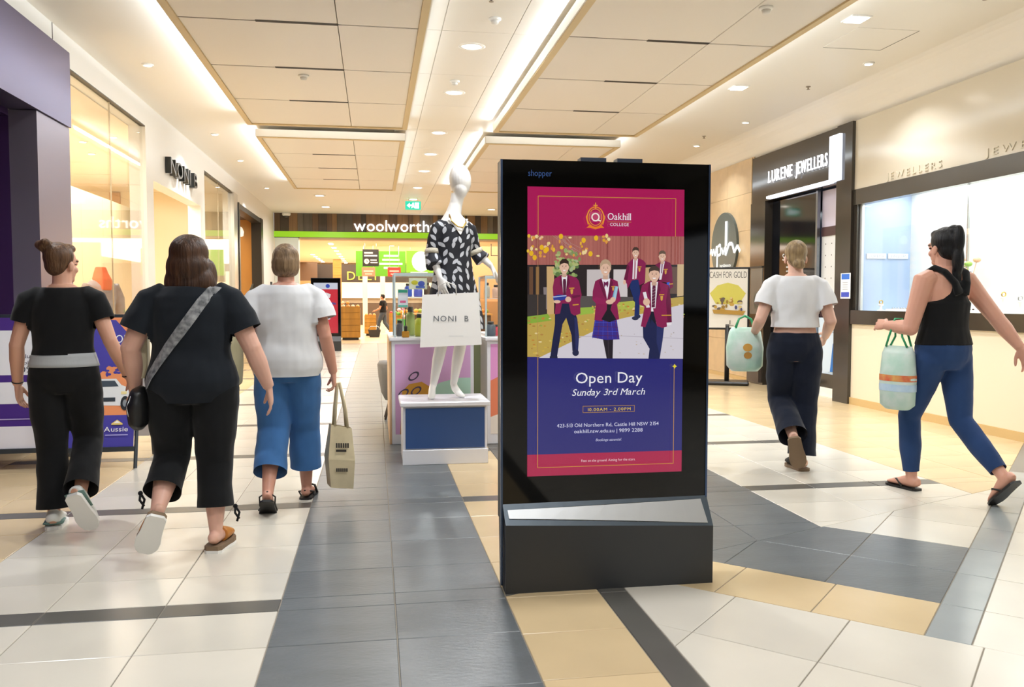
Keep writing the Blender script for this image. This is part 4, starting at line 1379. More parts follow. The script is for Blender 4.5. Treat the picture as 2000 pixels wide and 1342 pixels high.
# --- boy on the right
qp([(1245, 975), (1340, 830), (1400, 955), (1482, 985), (1468, 1120), (1436, 1330), (1310, 1330), (1322, 1220), (1250, 1100)], '#1e2550')
qp([(1400, 960), (1482, 985), (1468, 1120), (1440, 1300), (1400, 1150)], '#2a3266')
qp([(1330, 760), (1380, 760), (1375, 830), (1340, 830)], '#f1ecf2'); qp([(1325, 815), (1390, 815), (1392, 960), (1340, 900), (1325, 960)], '#171a2c')
qp([(1312, 488), (1232, 530), (1200, 680), (1205, 740), (1262, 765), (1222, 978), (1272, 988), (1332, 835), (1342, 700), (1362, 812), (1402, 972), (1462, 992), (1512, 980), (1522, 930), (1568, 930), (1556, 700), (1532, 530), (1420, 484)], MAR)
qp([(1525, 540), (1532, 530), (1556, 700), (1568, 930), (1520, 935), (1500, 700)], MARD)
qp([(1312, 488), (1325, 510), (1345, 700), (1330, 700), (1295, 590)], MARD); qp([(1420, 484), (1405, 510), (1380, 740), (1400, 690), (1440, 580)], MARD)
qp([(1325, 500), (1408, 494), (1382, 780), (1338, 780)], '#f5f0f4'); qp([(1352, 522), (1380, 520), (1384, 560), (1376, 770), (1340, 770), (1346, 560)], '#5f2340')
for k in range(6):
    c.line([Q(1346, 580 + 32 * k), Q(1382, 565 + 32 * k)], 0.0012, '#caa6b4')
qp([(1240, 608), (1275, 602), (1320, 770), (1282, 775)], '#efe9ee'); qe(1282, 712, 38, 40, SKIN)
qp([(1450, 850), (1560, 848), (1560, 860), (1452, 862)], '#d7a03a'); qp([(1508, 935), (1568, 930), (1560, 960), (1512, 965)], '#f0e9ee')
face(1365, 415, 57, 82, '#4a3a34'); crest(1448, 628)
# --- headings
GOLD = '#d9a531'
x0, y0 = S(1048, 913); x1, y1 = S(1316, 388)
c.rect(x0, y0, x1, y0 + 0.0022, GOLD); c.rect(x0, y0, x0 + 0.0022, zB, GOLD, False); c.rect(x1 - 0.0022, y0, x1, zB - 0.04, GOLD, False)
c.rect(x0, y1 - 0.0022, x1, y1, GOLD, False); c.rect(x0, zA, x0 + 0.0022, y1, GOLD, False); c.rect(x1 - 0.0022, zA, x1, y1, GOLD, False)
c.rect(x0, zB, x0 + 0.0016, zA, '#b98a5a', False)
px, py = S(1316.5, 712)
c.poly([(px, py + 0.011), (px + 0.004, py + 0.004), (px + 0.011, py), (px + 0.004, py - 0.004), (px, py - 0.011), (px - 0.004, py - 0.004), (px - 0.011, py), (px - 0.004, py + 0.004)], '#f2e13a')
def st(txt, xa, ya, xb, cap, col, **k):
    p0, p1 = S(xa, ya), S(xb, ya)
    c.text(txt, p0[0], (p0[1] + p1[1]) / 2, p1[0] - p0[0], cap / 566 * SH, col, **k)
Wt = '#fbfaff'
st('Oakhill', 1181, 430, 1227, 14, Wt, serif=True)
c.rect(S(1181, 434)[0], S(1181, 434)[1], S(1228, 434)[0], S(1181, 434)[1] + 0.0012, GOLD)
st('COLLEGE', 1186, 441.5, 1223, 6, Wt, serif=True, track=0.04)
# crest of the school: shield, ring, cross and ribbon
cx, cy = S(1158, 427)
k_ = SW / 306
c.ring(cx, cy + 2 * k_, 17 * k_, 20 * k_, 2.2 * k_, '#f0862a')
c.ring(cx, cy + 2 * k_, 13 * k_, 16 * k_, 1.3 * k_, '#f0a23a')
c.rect(cx - 11 * k_, cy - 2 * k_, cx + 11 * k_, cy + 12 * k_, '#c5476e')
c.ring(cx, cy + 2 * k_, 8 * k_, 8 * k_, 2.4 * k_, '#fff2e6')
c.line([(cx + 3 * k_, cy - 3 * k_), (cx + 10 * k_, cy - 5 * k_)], 2.4 * k_, '#fff2e6')
c.rect(cx - 0.9 * k_, cy + 18 * k_, cx + 0.9 * k_, cy + 29 * k_, '#f0a23a'); c.rect(cx - 4 * k_, cy + 23 * k_, cx + 4 * k_, cy + 24.8 * k_, '#f0a23a')
c.poly([(cx - 17 * k_, cy - 18 * k_), (cx - 12 * k_, cy - 13 * k_), (cx, cy - 16 * k_), (cx + 12 * k_, cy - 13 * k_), (cx + 17 * k_, cy - 18 * k_), (cx + 10 * k_, cy - 18 * k_), (cx, cy - 21 * k_), (cx - 10 * k_, cy - 18 * k_)], '#f0862a')
for s_ in (-1, 1):
    c.line([(cx + s_ * 12 * k_, cy + 14 * k_), (cx + s_ * 18 * k_, cy + 2 * k_), (cx + s_ * 14 * k_, cy - 12 * k_)], 1.6 * k_, '#f0a23a')
st('Open Day', 1120, 745, 1252, 22, Wt)
st('Sunday 3rd March', 1113, 769, 1256, 13.5, Wt, shear=0.28, serif=True)
a0, a1 = S(1135, 804), S(1237, 788)
c.frame(a0[0], a0[1], a1[0], a1[1], 0.0022, '#b98a3a')
st('10.00AM - 2.00PM', 1143, 799.5, 1229, 6.2, '#f2cf3e', track=0.08)
st('423-513 Old Northern Rd, Castle Hill NSW 2154', 1085, 830, 1285, 7.4, '#e8e8ff')
st('oakhill.nsw.edu.au | 9899 2288', 1118, 842, 1253, 7.4, '#e8e8ff')
st('Bookings essential.', 1160, 858.5, 1211, 5.2, '#dcdcf8', shear=0.28)
st('Feet on the ground. Aiming for the stars.', 1132, 898.5, 1239, 5.0, '#ffdfe6')
c.build('screen', scr_m, KIOSK, (-0.357, -0.0012, 0.497))

# ---- the second kiosk near the supermarket
t = thing('advertising_kiosk', 'distant black kiosk with a red and white advert beside the supermarket entrance', 'kiosk', (-1.19, 21.3, 0))
B('housing', mat('kiosk_housing'), -0.36, 0.36, 0.0, 0.12, 0.30, 1.80, t, 0.006)
B('glass_front', m_kblack, -0.345, 0.345, -0.012, 0.0, 0.36, 1.79, t)
mb = MB()
mb.prism([(-0.10, 0), (0.14, 0), (0.14, 0.33), (-0.01, 0.36), (-0.10, 0.24)], 'x', -0.36, 0.36)
mb.build('base', m_kbase, t)
c = Canvas(0.001)
c.rect(-0.29, 0.44, 0.29, 1.68, '#e33545')
c.rect(-0.29, 1.52, 0.29, 1.68, '#dfe4f2'); c.ell(0.05, 1.60, 0.05, 0.05, '#3b57c4')
c.poly([(-0.29, 1.46), (-0.1, 1.52), (-0.1, 1.40), (-0.29, 1.2)], '#f3a79c')
c.poly([(-0.22, 1.30), (0.10, 1.31), (0.12, 1.40), (0.0, 1.44), (-0.2, 1.42)], '#fff3f4'); c.rect(-0.2, 1.20, 0.10, 1.26, '#b98fd0')
c.poly([(-0.29, 0.72), (0.10, 0.78), (0.13, 1.02), (0.0, 1.08), (-0.29, 0.98)], '#f5f3fa'); c.line([(0.0, 1.08), (0.14, 1.18), (0.24, 1.16)], 0.05, '#6a4f94')
c.build('screen', print_mat('screen_far', 0.1, SCREEN_E * 0.9), t, (0, -0.0125, 0))

# ================================================================ A-FRAME SIGNS
m_af = mat('aframe_grey', '#3f4750', 0.4, metal=0.4)
def a_frame(label, loc, rz, wd, h, art):
    t = thing('a_frame_sign', label, 'sandwich board', loc, rz, 'sandwich boards outside the purple shop')
    lean = 0.16
    def leg(x, s):
        mb = MB()
        y0, y1 = s * 0.30, s * 0.02
        mb.loft([(x, y0, 0.0), (x, y1, h)], [(0.014, 0.018)] * 2, n=4, smooth=False)
        return mb.build('leg', m_af, t)
    for x in (-wd / 2 - 0.02, wd / 2 + 0.02):
        for s in (-1, 1):
            leg(x, s)
    def face(s):
        z0, z1 = 0.16, h - 0.01
        f = lambda z: s * (0.30 - 0.28 * z / h)
        mb = MB()
        for e in (0.0, -0.012 * s):
            pass
        ys = [(f(z0), z0), (f(z1), z1), (f(z1) - 0.012 * s, z1), (f(z0) - 0.012 * s, z0)]
        mb.prism(ys, 'x', -wd / 2, wd / 2)
        return mb.build('panel', mat('aframe_panel', '#d7d3d8', 0.4), t), f, z0, z1
    face(1)
    p, f, z0, z1 = face(-1)
    B('bottom_bar', m_af, -wd / 2 - 0.02, wd / 2 + 0.02, f(0.13) - 0.012, f(0.13) + 0.012, 0.125, 0.16, t)
    B('top_bar', m_af, -wd / 2 - 0.03, wd / 2 + 0.03, -0.025, 0.025, h - 0.01, h + 0.015, t)
    c = Canvas(0.0005)
    art(c, wd)
    up_ = V((0, f(z1) - f(z0), z1 - z0))
    c.build('poster', m_print, t, (-wd / 2, f(z0) - 0.002, z0), (1, 0, 0), up_, 1.0, up_.length)
def art_car(c, wd):       # u in 0..wd, v in 0..1
    c.rect(0, 0, wd, 1, '#f29a66')
    c.rect(0, 0, wd, 0.24, '#4a44a8')
    c.poly([(0.30, 0.985), (0.44, 0.98), (0.56, 0.84), (0.60, 0.70), (0.52, 0.60), (0.40, 0.62), (0.34, 0.56), (0.12, 0.6), (0.06, 0.8), (0.16, 0.93)], '#4a44a8')
    rr_ = random.Random(4)
    for k in range(16):
        a = rr_.uniform(0.35, 0.6)
        c.ell(a, rr_.uniform(0.54, 0.68), rr_.uniform(.008, .022), rr_.uniform(.008, .02), '#4a44a8', 8, k == 0)
    c.text('OF', 0.44, 0.80, 0.09, 0.065, '#ffffff')
    c.text('K', 0.44, 0.68, 0.08, 0.10, '#f2d44a')
    # small white car
    c.poly([(0.22, 0.32), (0.55, 0.31), (0.57, 0.40), (0.55, 0.45), (0.50, 0.47), (0.46, 0.52), (0.32, 0.52), (0.26, 0.46), (0.21, 0.43)], '#eceff2')
    c.poly([(0.33, 0.505), (0.45, 0.505), (0.48, 0.46), (0.30, 0.455)], '#46525e')
    for x in (0.27, 0.53):
        c.ell(x, 0.33, 0.032, 0.055, '#2c2f33'); c.ell(x, 0.33, 0.016, 0.028, '#8d949a')
    c.rect(0.36, 0.345, 0.46, 0.375, '#39414a')
    c.rect(0.24, 0.40, 0.29, 0.42, '#f6e7a6'); c.rect(0.50, 0.40, 0.54, 0.42, '#f6e7a6', False)
    c.poly([(0.44, 0.175), (0.48, 0.205), (0.52, 0.175), (0.52, 0.165), (0.44, 0.165)], '#f2d87a')
    c.poly([(0.455, 0.178), (0.48, 0.198), (0.505, 0.178)], '#ffffff')
    c.text('Aussie', 0.39, 0.115, 0.17, 0.038, '#ffffff')
    c.rect(0.40, 0.085, 0.56, 0.092, '#b9b5ea')
def art_table(c, wd):
    c.rect(0, 0, wd, 1, '#4a2c84')
    c.rect(0, 0, wd, 0.165, '#e9e7ee')
    c.rect(0.08, 0.555, wd - 0.06, 0.90, '#efeff4')
    c.rect(0.08, 0.335, wd - 0.06, 0.50, '#efeff4')
    c.text('s:', wd - 0.17, 0.925, 0.04, 0.04, '#ffffff')
    c.text('value', wd - 0.20, 0.685, 0.12, 0.032, '#5d5d68')
    c.text('variable)', wd - 0.25, 0.635, 0.17, 0.03, '#5d5d68')
    c.text('50%', wd - 0.21, 0.573, 0.13, 0.048, '#3b3b44')
    c.rect(0.10, 0.215, wd - 0.06, 0.223, '#b9a9d8')
a_frame('sandwich board with orange and blue poster of a small white car', (-2.12, 6.98, 0), 0.02, 0.60, 1.14, art_car)
a_frame('purple and white sandwich board at the left edge of the photo', (-2.80, 7.02, 0), 0.03, 0.62, 1.14, art_table)

# ================================================================ CAFE: MENU BOARD, BOTTLES
t = thing('menu_board', 'black menu board with four dish pictures on the timber cafe wall', 'menu board', (-3.62, 21.96, 0))
B('board', m_blk, -0.28, 0.28, 0, 0.03, 1.55, 2.62, t, 0.006)
for k, col in enumerate(('#c77a36', '#d98a34', '#8e8a6c', '#a8a48c')):
    z = 2.42 - 0.22 * k
    mb = MB()
    mb.loft([(0.02, -0.012, z), (0.02, 0.0, z)], [(0.11, 0.075)] * 2, n=16, smooth=False)
    mb.build('dish_picture', mat('dish_%d' % k, col, 0.5), t)
t = thing('cafe_counter', 'dark cafe counter inside the black framed opening', 'counter', (-4.0, 20.4, 0))
B('body', mat('cafe_body', '#3b342d', 0.5), -0.5, 0.5, -1.4, 1.5, 0, 1.0, t, 0.01)
B('top', mat('cafe_top', '#8c8378', 0.3), -0.55, 0.55, -1.45, 1.55, 1.0, 1.05, t, 0.008)
for k in range(5):
    t = thing('sauce_bottle', ['white capped bottle nearest on the cafe counter', 'second bottle on the cafe counter', 'third bottle on the cafe counter', 'fourth bottle on the cafe counter', 'farthest bottle on the cafe counter'][k], 'bottle', (-3.7 + 0.06 * k, 19.3 + 0.42 * k, 1.05), 0, 'bottles on the cafe counter')
    MB().lathe((0, 0, 0), [(0.045, 0), (0.045, 0.2), (0.02, 0.27), (0.018, 0.33)], n=14).build('body', mat('bottle_%d' % (k % 3), ('#c9c4ba', '#a2352b', '#8f9a78')[k % 3], 0.3), t)
    MB().lathe((0, 0, 0.331), [(0.022, 0), (0.02, 0.05)], n=12).build('cap', m_bust, t)
t = thing('wall_lamp', 'white wall lamp on the timber wall above the menu board', 'lamp', (-3.30, 21.95, 2.95))
MB().lathe((0, 0, 0), [(0.05, -0.12), (0.085, -0.10), (0.10, 0.0), (0.06, 0.10), (0.02, 0.13)], n=16).build('shade', mat('lamp_shade', '#efe9e0', 0.4, emit='#fff0dc', estr=0.6), t)
MB().tube([(0, 0, 0.0), (0, 0.05, 0.02)], 0.02).build('bracket', m_rim, t)
t = thing('wall_switch_panel', 'small black panel on the white pier before the supermarket', 'panel', (-2.80, 23.9, 1.55))
B('plate', m_blk, 0.0, 0.03, -0.12, 0.12, -0.20, 0.20, t, 0.005)
B('display', mat('panel_grey', '#5a5f66', 0.2), 0.03, 0.034, -0.08, 0.08, 0.02, 0.15, t)

# ================================================================ BOUTIQUE WINDOW
m_man = mat('mannequin_white', '#f1efec', 0.28, spec=0.5)
t = thing('window_mannequin', 'headless mannequin in orange top and blue grey jacket behind the boutique glass', 'mannequin', (-3.25, 10.85, 0), 0.9)
MB().lathe((0, 0, 0), [(0.17, 0), (0.17, 0.012), (0.02, 0.02), (0.016, 0.85)], n=20).build('stand', m_alu, t)
mb = MB()
mb.loft([(0, 0, 0.86), (0, 0, 0.95), (0, 0, 1.08), (0, 0, 1.18), (0, 0, 1.30), (0, 0, 1.42), (0, 0, 1.50), (0, 0, 1.56)],
        [(0.16, 0.11), (0.18, 0.12), (0.15, 0.1), (0.14, 0.095), (0.17, 0.11), (0.19, 0.10), (0.12, 0.08), (0.06, 0.055)], n=20)
mb.loft([(0, 0, 1.55), (0, 0, 1.66)], [0.05, 0.05])
fused('body', mb, m_man, t, 0.012, 3)
mb = MB()
mb.loft([(0, 0, 0.98), (0, 0, 1.15), (0, 0, 1.30), (0, 0, 1.43), (0, 0, 1.50)], [(0.185, 0.125), (0.165, 0.115), (0.185, 0.122), (0.20, 0.112), (0.13, 0.09)], n=20)
for s in (-1, 1):
    mb.loft([(s * 0.16, 0, 1.44), (s * 0.24, 0, 1.28), (s * 0.27, 0.02, 1.05), (s * 0.27, 0.05, 0.92)], [0.07, 0.065, 0.055, 0.05])
fused('jacket', mb, mat('jacket_bluegrey', '#8b95a3', 0.8, noise=((5, 5, 9), 0.5), bump=(18, 0.4)), t, 0.012, 2)
mb = MB()
mb.loft([(0, -0.02, 1.38), (0, -0.02, 1.50), (0, 0, 1.58), (0, 0, 1.66)], [(0.12, 0.11), (0.12, 0.1), (0.085, 0.08), (0.06, 0.055)], n=18)
fused('scarf', mb, mat('scarf_orange', '#e05a32', 0.7, bump=(30, 0.5)), t, 0.012, 2)
mb = MB()
mb.loft([(0, 0, 0.55), (0, 0, 0.75), (0, 0, 0.92), (0, 0, 1.02)], [(0.26, 0.17), (0.225, 0.15), (0.19, 0.13), (0.17, 0.12)], n=24)
mb.build('skirt', mat('skirt_brown', '#6f5a4a', 0.8, noise=((6, 6, 14), 0.0), mixcol='#a8662f', bump=(14, 0.4)), t)
t = thing('clothes_rail', 'chrome rail of red and cream garments behind the boutique glass', 'clothes rail', (-3.35, 9.55, 0))
MB().tube([(0, -0.5, 0), (0, -0.5, 1.45), (0, 0.5, 1.45), (0, 0.5, 0)], 0.012).build('rail', m_alu, t)
for k in range(9):
    mb = MB()
    y = -0.42 + 0.1 * k
    mb.loft([(0, y, 1.42), (0, y, 1.36), (0, y, 1.0), (0, y, 0.70)], [(0.02, 0.01), (0.19, 0.022), (0.21, 0.026), (0.23, 0.03)], n=10)
    mb.build('garment', mat('garment_%d' % (k % 4), ('#c2392e', '#e7dcc8', '#d98a66', '#b9b6b0')[k % 4], 0.85, bump=(20, 0.4)), t)
t = thing('wall_shelf', 'pale shelf with folded clothes on the boutique panel wall', 'shelf', (-4.54, 9.2, 1.5))
B('board', mat('shelf_pale', '#f0e6d0', 0.4), 0, 0.3, -0.3, 0.5, 0, 0.03, t)
for k in range(3):
    B('folded_top', mat('fold_%d' % k, ('#c94f3a', '#efe7d8', '#a9b3bd')[k], 0.9), 0.04, 0.27, -0.25 + 0.25 * k, -0.05 + 0.25 * k, 0.031, 0.10, t, 0.02)
# downlights inside the boutique
for i, (x, y) in enumerate(((-3.4, 12.0), (-3.9, 12.4), (-3.4, 13.0), (-4.1, 13.4), (-3.5, 14.0), (-3.5, 9.4), (-3.6, 10.4), (-3.5, 15.5))):
    downlight(x, y, 0.05, 0, ['nearest downlight inside the boutique doorway', 'inner downlight at the near side of the boutique doorway', 'middle downlight inside the boutique doorway',
                              'deepest downlight inside the boutique doorway', 'far downlight inside the boutique doorway', 'downlight behind the near pane of the boutique window',
                              'downlight behind the second pane of the boutique window', 'downlight behind the narrow boutique window'][i], 'boutique downlights', z=3.42)

# ================================================================ PLINTH, MANNEQUIN, PAPER BAG
m_lam = mat('laminate_white', '#e4e4ea', 0.3)
t = thing('display_plinth', 'white display plinth with a navy front panel under the mannequin', 'plinth', (0.53, 6.46, 0))
B('body', m_lam, -0.325, 0.325, 0.02, 0.52, 0.0, 0.45, t, 0.006)
B('top', m_lam, -0.345, 0.345, -0.015, 0.54, 0.45, 0.485, t, 0.006)
B('front_panel', mat('navy_panel', '#2f4f86', 0.45), -0.305, 0.305, 0.008, 0.02, 0.125, 0.435, t)
B('kickboard', m_lam, -0.33, 0.33, 0.0, 0.02, 0.0, 0.115, t, 0.003)

def leaf_print(name):
    m = mat(name, '#1b1d26', 0.75)
    nt = m.node_tree
    b = nt.nodes['Principled BSDF']
    tc = nt.nodes.new('ShaderNodeTexCoord')
    sp = nt.nodes.new('ShaderNodeSeparateXYZ')
    cb = nt.nodes.new('ShaderNodeCombineXYZ')
    nt.links.new(tc.outputs['Object'], sp.inputs[0])
    nt.links.new(sp.outputs['X'], cb.inputs['X'])
    nt.links.new(sp.outputs['Z'], cb.inputs['Y'])
    vo = nt.nodes.new('ShaderNodeTexVoronoi')
    vo.voronoi_dimensions = '2D'
    vo.inputs['Scale'].default_value = 16.0
    vo.inputs['Randomness'].default_value = 0.55
    nt.links.new(cb.outputs[0], vo.inputs['Vector'])
    sb = nt.nodes.new('ShaderNodeVectorMath'); sb.operation = 'SUBTRACT'
    nt.links.new(cb.outputs[0], sb.inputs[0]); nt.links.new(vo.outputs['Position'], sb.inputs[1])
    sc_ = nt.nodes.new('ShaderNodeSeparateColor')
    nt.links.new(vo.outputs['Color'], sc_.inputs[0])
    an = nt.nodes.new('ShaderNodeMapRange')
    an.inputs['To Min'].default_value, an.inputs['To Max'].default_value = -0.9, 0.9
    nt.links.new(sc_.outputs[0], an.inputs['Value'])
    ro = nt.nodes.new('ShaderNodeVectorRotate'); ro.rotation_type = 'Z_AXIS'
    nt.links.new(sb.outputs[0], ro.inputs['Vector']); nt.links.new(an.outputs[0], ro.inputs['Angle'])
    s2 = nt.nodes.new('ShaderNodeSeparateXYZ')
    nt.links.new(ro.outputs[0], s2.inputs[0])
    def mth(op, a, b_=None):
        n = nt.nodes.new('ShaderNodeMath'); n.operation = op
        for i, v in enumerate((a, b_)):
            if v is None:
                continue
            if isinstance(v, float):
                n.inputs[i].default_value = v
            else:
                nt.links.new(v, n.inputs[i])
        return n.outputs[0]
    yy_ = mth('DIVIDE', s2.outputs['Y'], 0.031)
    w_ = mth('MULTIPLY', mth('SUBTRACT', 1.0, mth('MULTIPLY', yy_, yy_)), 0.0135)
    inside = mth('LESS_THAN', mth('ABSOLUTE', s2.outputs['X']), w_)
    mx = nt.nodes.new('ShaderNodeMixRGB')
    mx.inputs[1].default_value, mx.inputs[2].default_value = lin('#1b1d26'), lin('#c4c7cf')
    nt.links.new(inside, mx.inputs[0])
    nt.links.new(mx.outputs[0], b.inputs['Base Color'])
    return m

def hand_geo(mb, w0, dr, lat, nrm, curl=0.25, thumb=1.0, sc=1.0, spread=1.0):
    """palm and five fingers: dr along the hand, lat towards the thumb side, nrm the way the palm faces"""
    w0, dr, lat, nrm = V(w0), V(dr).normalized(), V(lat).normalized(), V(nrm).normalized()
    P = lambda a, b, n_=0.0: w0 + dr * (a * sc) + lat * (b * sc) + nrm * (n_ * sc)
    mb.loft([P(-0.02, 0), P(0.0, 0), P(0.03, 0.002), P(0.07, 0.0), P(0.092, -0.002)],
            [(0.024 * sc, 0.018 * sc), (0.025 * sc, 0.018 * sc), (0.036 * sc, 0.017 * sc), (0.041 * sc, 0.015 * sc), (0.037 * sc, 0.011 * sc)], ref=lat, n=14)
    for off, L, r in ((0.031, 0.070, 0.0085), (0.0105, 0.079, 0.0088), (-0.0105, 0.072, 0.0085), (-0.030, 0.056, 0.0075)):
        p = P(0.080, off)
        ang = curl * 0.6
        pts, rr_ = [p], [r * sc]
        dd = dr + lat * (off * 3.0 * spread)
        for k, fr in enumerate((0.45, 0.32, 0.23)):
            v = (dd * math.cos(ang) + nrm * math.sin(ang)).normalized()
            p = p + v * (L * fr * sc)
            pts.append(p)
            rr_.append(r * sc * (0.95, 0.88, 0.62)[k])
            ang += curl
        mb.loft(pts, rr_, ref=lat, n=10)
    p = P(0.022, 0.026, 0.004)
    v1 = (dr * 0.75 + lat * 0.55 + nrm * 0.35 * thumb).normalized()
    v2 = (dr * 0.95 + lat * 0.10 + nrm * (0.3 + 0.4 * curl) * thumb).normalized()
    mb.loft([p, p + v1 * 0.036 * sc, p + v1 * 0.036 * sc + v2 * 0.03 * sc, p + v1 * 0.036 * sc + v2 * 0.052 * sc], [0.013 * sc, 0.0105 * sc, 0.0095 * sc, 0.006 * sc], ref=lat, n=10)

t = MANN = thing('mannequin', 'white egg headed mannequin in a leaf print dress on the plinth', 'mannequin', (0.625, 6.76, 0.485), 0.28)
mb = MB()
# long torso and neck (the figure looks towards the camera, -y)
mb.loft([(0, 0, 0.86), (0, 0, 0.95), (0, 0, 1.06), (0.0, 0, 1.16), (0.0, 0, 1.27), (0.0, 0, 1.37), (0.0, 0, 1.43), (0.0, 0, 1.47), (0.02, 0, 1.54), (0.035, -0.005, 1.62)],
        [(0.13, 0.10), (0.155, 0.11), (0.12, 0.085), (0.125, 0.09), (0.130, 0.10), (0.138, 0.085), (0.095, 0.07), (0.062, 0.058), (0.052, 0.052), (0.054, 0.054)], n=24)
# egg head, slightly turned and tilted
hd = M.Rotation(math.radians(-7), 3, 'Y')
mb.ell((0.055, -0.005, 1.735), (0.086, 0.104, 0.128), hd, 24, 16)
mb.ell((0.046, -0.03, 1.665), (0.056, 0.070, 0.085), hd, 20, 12)
# legs
mb.loft([(-0.08, 0, 0.90), (-0.085, 0.0, 0.62), (-0.10, 0.0, 0.46), (-0.13, 0.02, 0.30), (-0.17, 0.03, 0.09)], [(0.085, 0.09), (0.068, 0.07), (0.05, 0.052), (0.046, 0.052), (0.027, 0.03)], n=18)
mb.loft([(-0.17, 0.035, 0.10), (-0.185, 0.01, 0.065), (-0.205, -0.04, 0.03), (-0.225, -0.085, 0.014), (-0.23, -0.10, 0.010)], [(0.026, 0.030), (0.028, 0.034), (0.030, 0.026), (0.026, 0.012), (0.012, 0.008)], n=16)
mb.loft([(0.08, 0, 0.90), (0.07, -0.01, 0.62), (0.055, -0.02, 0.46), (0.03, 0.0, 0.30), (0.005, 0.03, 0.10)], [(0.085, 0.09), (0.068, 0.07), (0.05, 0.052), (0.046, 0.052), (0.027, 0.03)], n=18)
mb.loft([(0.005, 0.035, 0.11), (0.01, 0.01, 0.07), (0.025, -0.04, 0.032), (0.04, -0.085, 0.014), (0.044, -0.10, 0.010)], [(0.026, 0.030), (0.028, 0.034), (0.030, 0.026), (0.026, 0.012), (0.012, 0.008)], n=16)
# arms
for s, el, wr in ((-1, (-0.178, 0.02, 1.15), (-0.150, -0.085, 0.955)), (1, (0.198, 0.03, 1.17), (0.300, -0.06, 1.055))):
    mb.loft([(s * 0.10, 0, 1.375), (s * 0.140, 0, 1.345), (s * 0.160, 0.005, 1.26), el], [0.045, 0.042, 0.036, 0.032], n=14)
    mb.loft([el, ((el[0] + wr[0]) / 2, (el[1] + wr[1]) / 2, (el[2] + wr[2]) / 2 + 0.005), wr], [0.034, 0.032, 0.022], n=14)
hand_geo(mb, (-0.150, -0.085, 0.955), (0.15, -0.25, -1.0), (0.5, -0.85, 0.2), (0.85, 0.5, 0), 0.22)
hand_geo(mb, (0.300, -0.06, 1.055), (0.45, -0.15, -0.9), (-0.2, -0.95, 0.1), (-0.85, 0.2, -0.45), 0.22)
fused('body', mb, m_man, t, 0.005, 4)
m_leaf = leaf_print('leaf_print_cloth')
mb = MB()
mb.loft([(0, 0, 0.545), (0, 0, 0.70), (0, 0, 0.88), (0, 0, 1.0), (0, 0, 1.12), (0, 0, 1.25), (0, 0, 1.335), (0, 0.01, 1.385), (0, 0.02, 1.42)],
        [(0.265, 0.17), (0.235, 0.155), (0.190, 0.135), (0.162, 0.118), (0.142, 0.108), (0.145, 0.116), (0.146, 0.10), (0.130, 0.083), (0.09, 0.06)], n=28)
for s, el, wr in ((-1, (-0.180, 0.02, 1.15), (-0.180, -0.04, 1.045)), (1, (0.200, 0.03, 1.17), (0.250, -0.01, 1.105))):
    mb.loft([(s * 0.09, 0, 1.372), (s * 0.138, 0, 1.345), (s * 0.165, 0.005, 1.26), el, wr], [0.052, 0.056, 0.052, 0.052, 0.070], n=16)
def vneck(p):
    return 0
fused('dress', mb, m_leaf, t, 0.006, 5, fold=0.005)
# V neck inset in white skin: a thin shaped plate over the chest
mb = MB()
vn = [(-0.075, 1.418), (0.085, 1.418), (0.10, 1.40), (0.03, 1.305), (0.02, 1.300), (-0.09, 1.40)]
def chest(x, z):
    tt = max(0.0, min(1.0, (1.43 - z) / 0.13))
    return -(0.066 + 0.048 * tt ** 0.7) * math.sqrt(max(0.15, 1 - (x / 0.17) ** 2)) - 0.003
rows_ = []
for k in range(9):
    z = 1.425 - 0.13 * k / 8
    hw = 0.085 * (1 - k / 8) + 0.004
    rows_.append([(0.012 + hw * s_ / 4, chest(0.012 + hw * s_ / 4, z), z) for s_ in range(-4, 5)])
vs_ = [p for r in rows_ for p in r]
fs_ = [(a * 9 + b, (a + 1) * 9 + b, (a + 1) * 9 + b + 1, a * 9 + b + 1) for a in range(8) for b in range(8)]
mb.add(vs_, fs_, 0, True)
mb.build('neckline', m_man, t)
mb = MB()
mb.tube([(-0.055, -0.05, 1.455), (-0.05, -0.085, 1.40), (-0.01, -0.118, 1.355), (0.03, -0.120, 1.350), (0.07, -0.09, 1.395), (0.075, -0.05, 1.45)], 0.005)
mb.build('necklace', m_gold, t)
for s, a_, b_ in ((-1, (-0.177, 0.018, 1.18), (-0.180, 0.010, 1.142)), (1, (0.192, 0.024, 1.19), (0.208, 0.020, 1.155))):
    MB().loft([a_, b_], [0.057, 0.060], n=20).build('lace_trim', mat('lace', '#cfc8b6', 0.8, bump=(120, 0.6)), t)

t = thing('paper_bag', 'large white paper carrier bag hanging before the mannequin dress', 'carrier bag', (0.575, 6.50, 0.905), -0.06)
mb = MB()
x0, x1 = -0.235, 0.235
pr = [(x0 + 0.02, -0.02, 0.40), (x1 - 0.02, -0.02, 0.42), (x1 - 0.02, 0.03, 0.42), (x0 + 0.02, 0.03, 0.40), (x0, -0.075, 0.0), (x1, -0.075, 0.02), (x1, 0.075, 0.02), (x0, 0.075, 0.0)]
mb.add(pr, [(0, 4, 5, 1), (1, 5, 6, 2), (2, 6, 7, 3), (3, 7, 4, 0), (4, 7, 6, 5)])
m_paper = mat('paper_white', '#ebe9e6', 0.55, bump=(9, 0.15))
mb.build('bag', m_paper, t)
MB().tube([(x0 + 0.14, -0.022, 0.39), (x0 + 0.145, -0.005, 0.47), (x0 + 0.21, -0.0, 0.50), (x0 + 0.275, -0.005, 0.47), (x0 + 0.28, -0.022, 0.40)], 0.004).build('handle', m_paper, t)
c = Canvas(0.0006)
c.text('NONI  B', 0.10, 0.20, 0.27, 0.045, '#5a5f66', track=0.10)
c.rect(0.22, 0.085, 0.33, 0.088, '#b9bcc0')
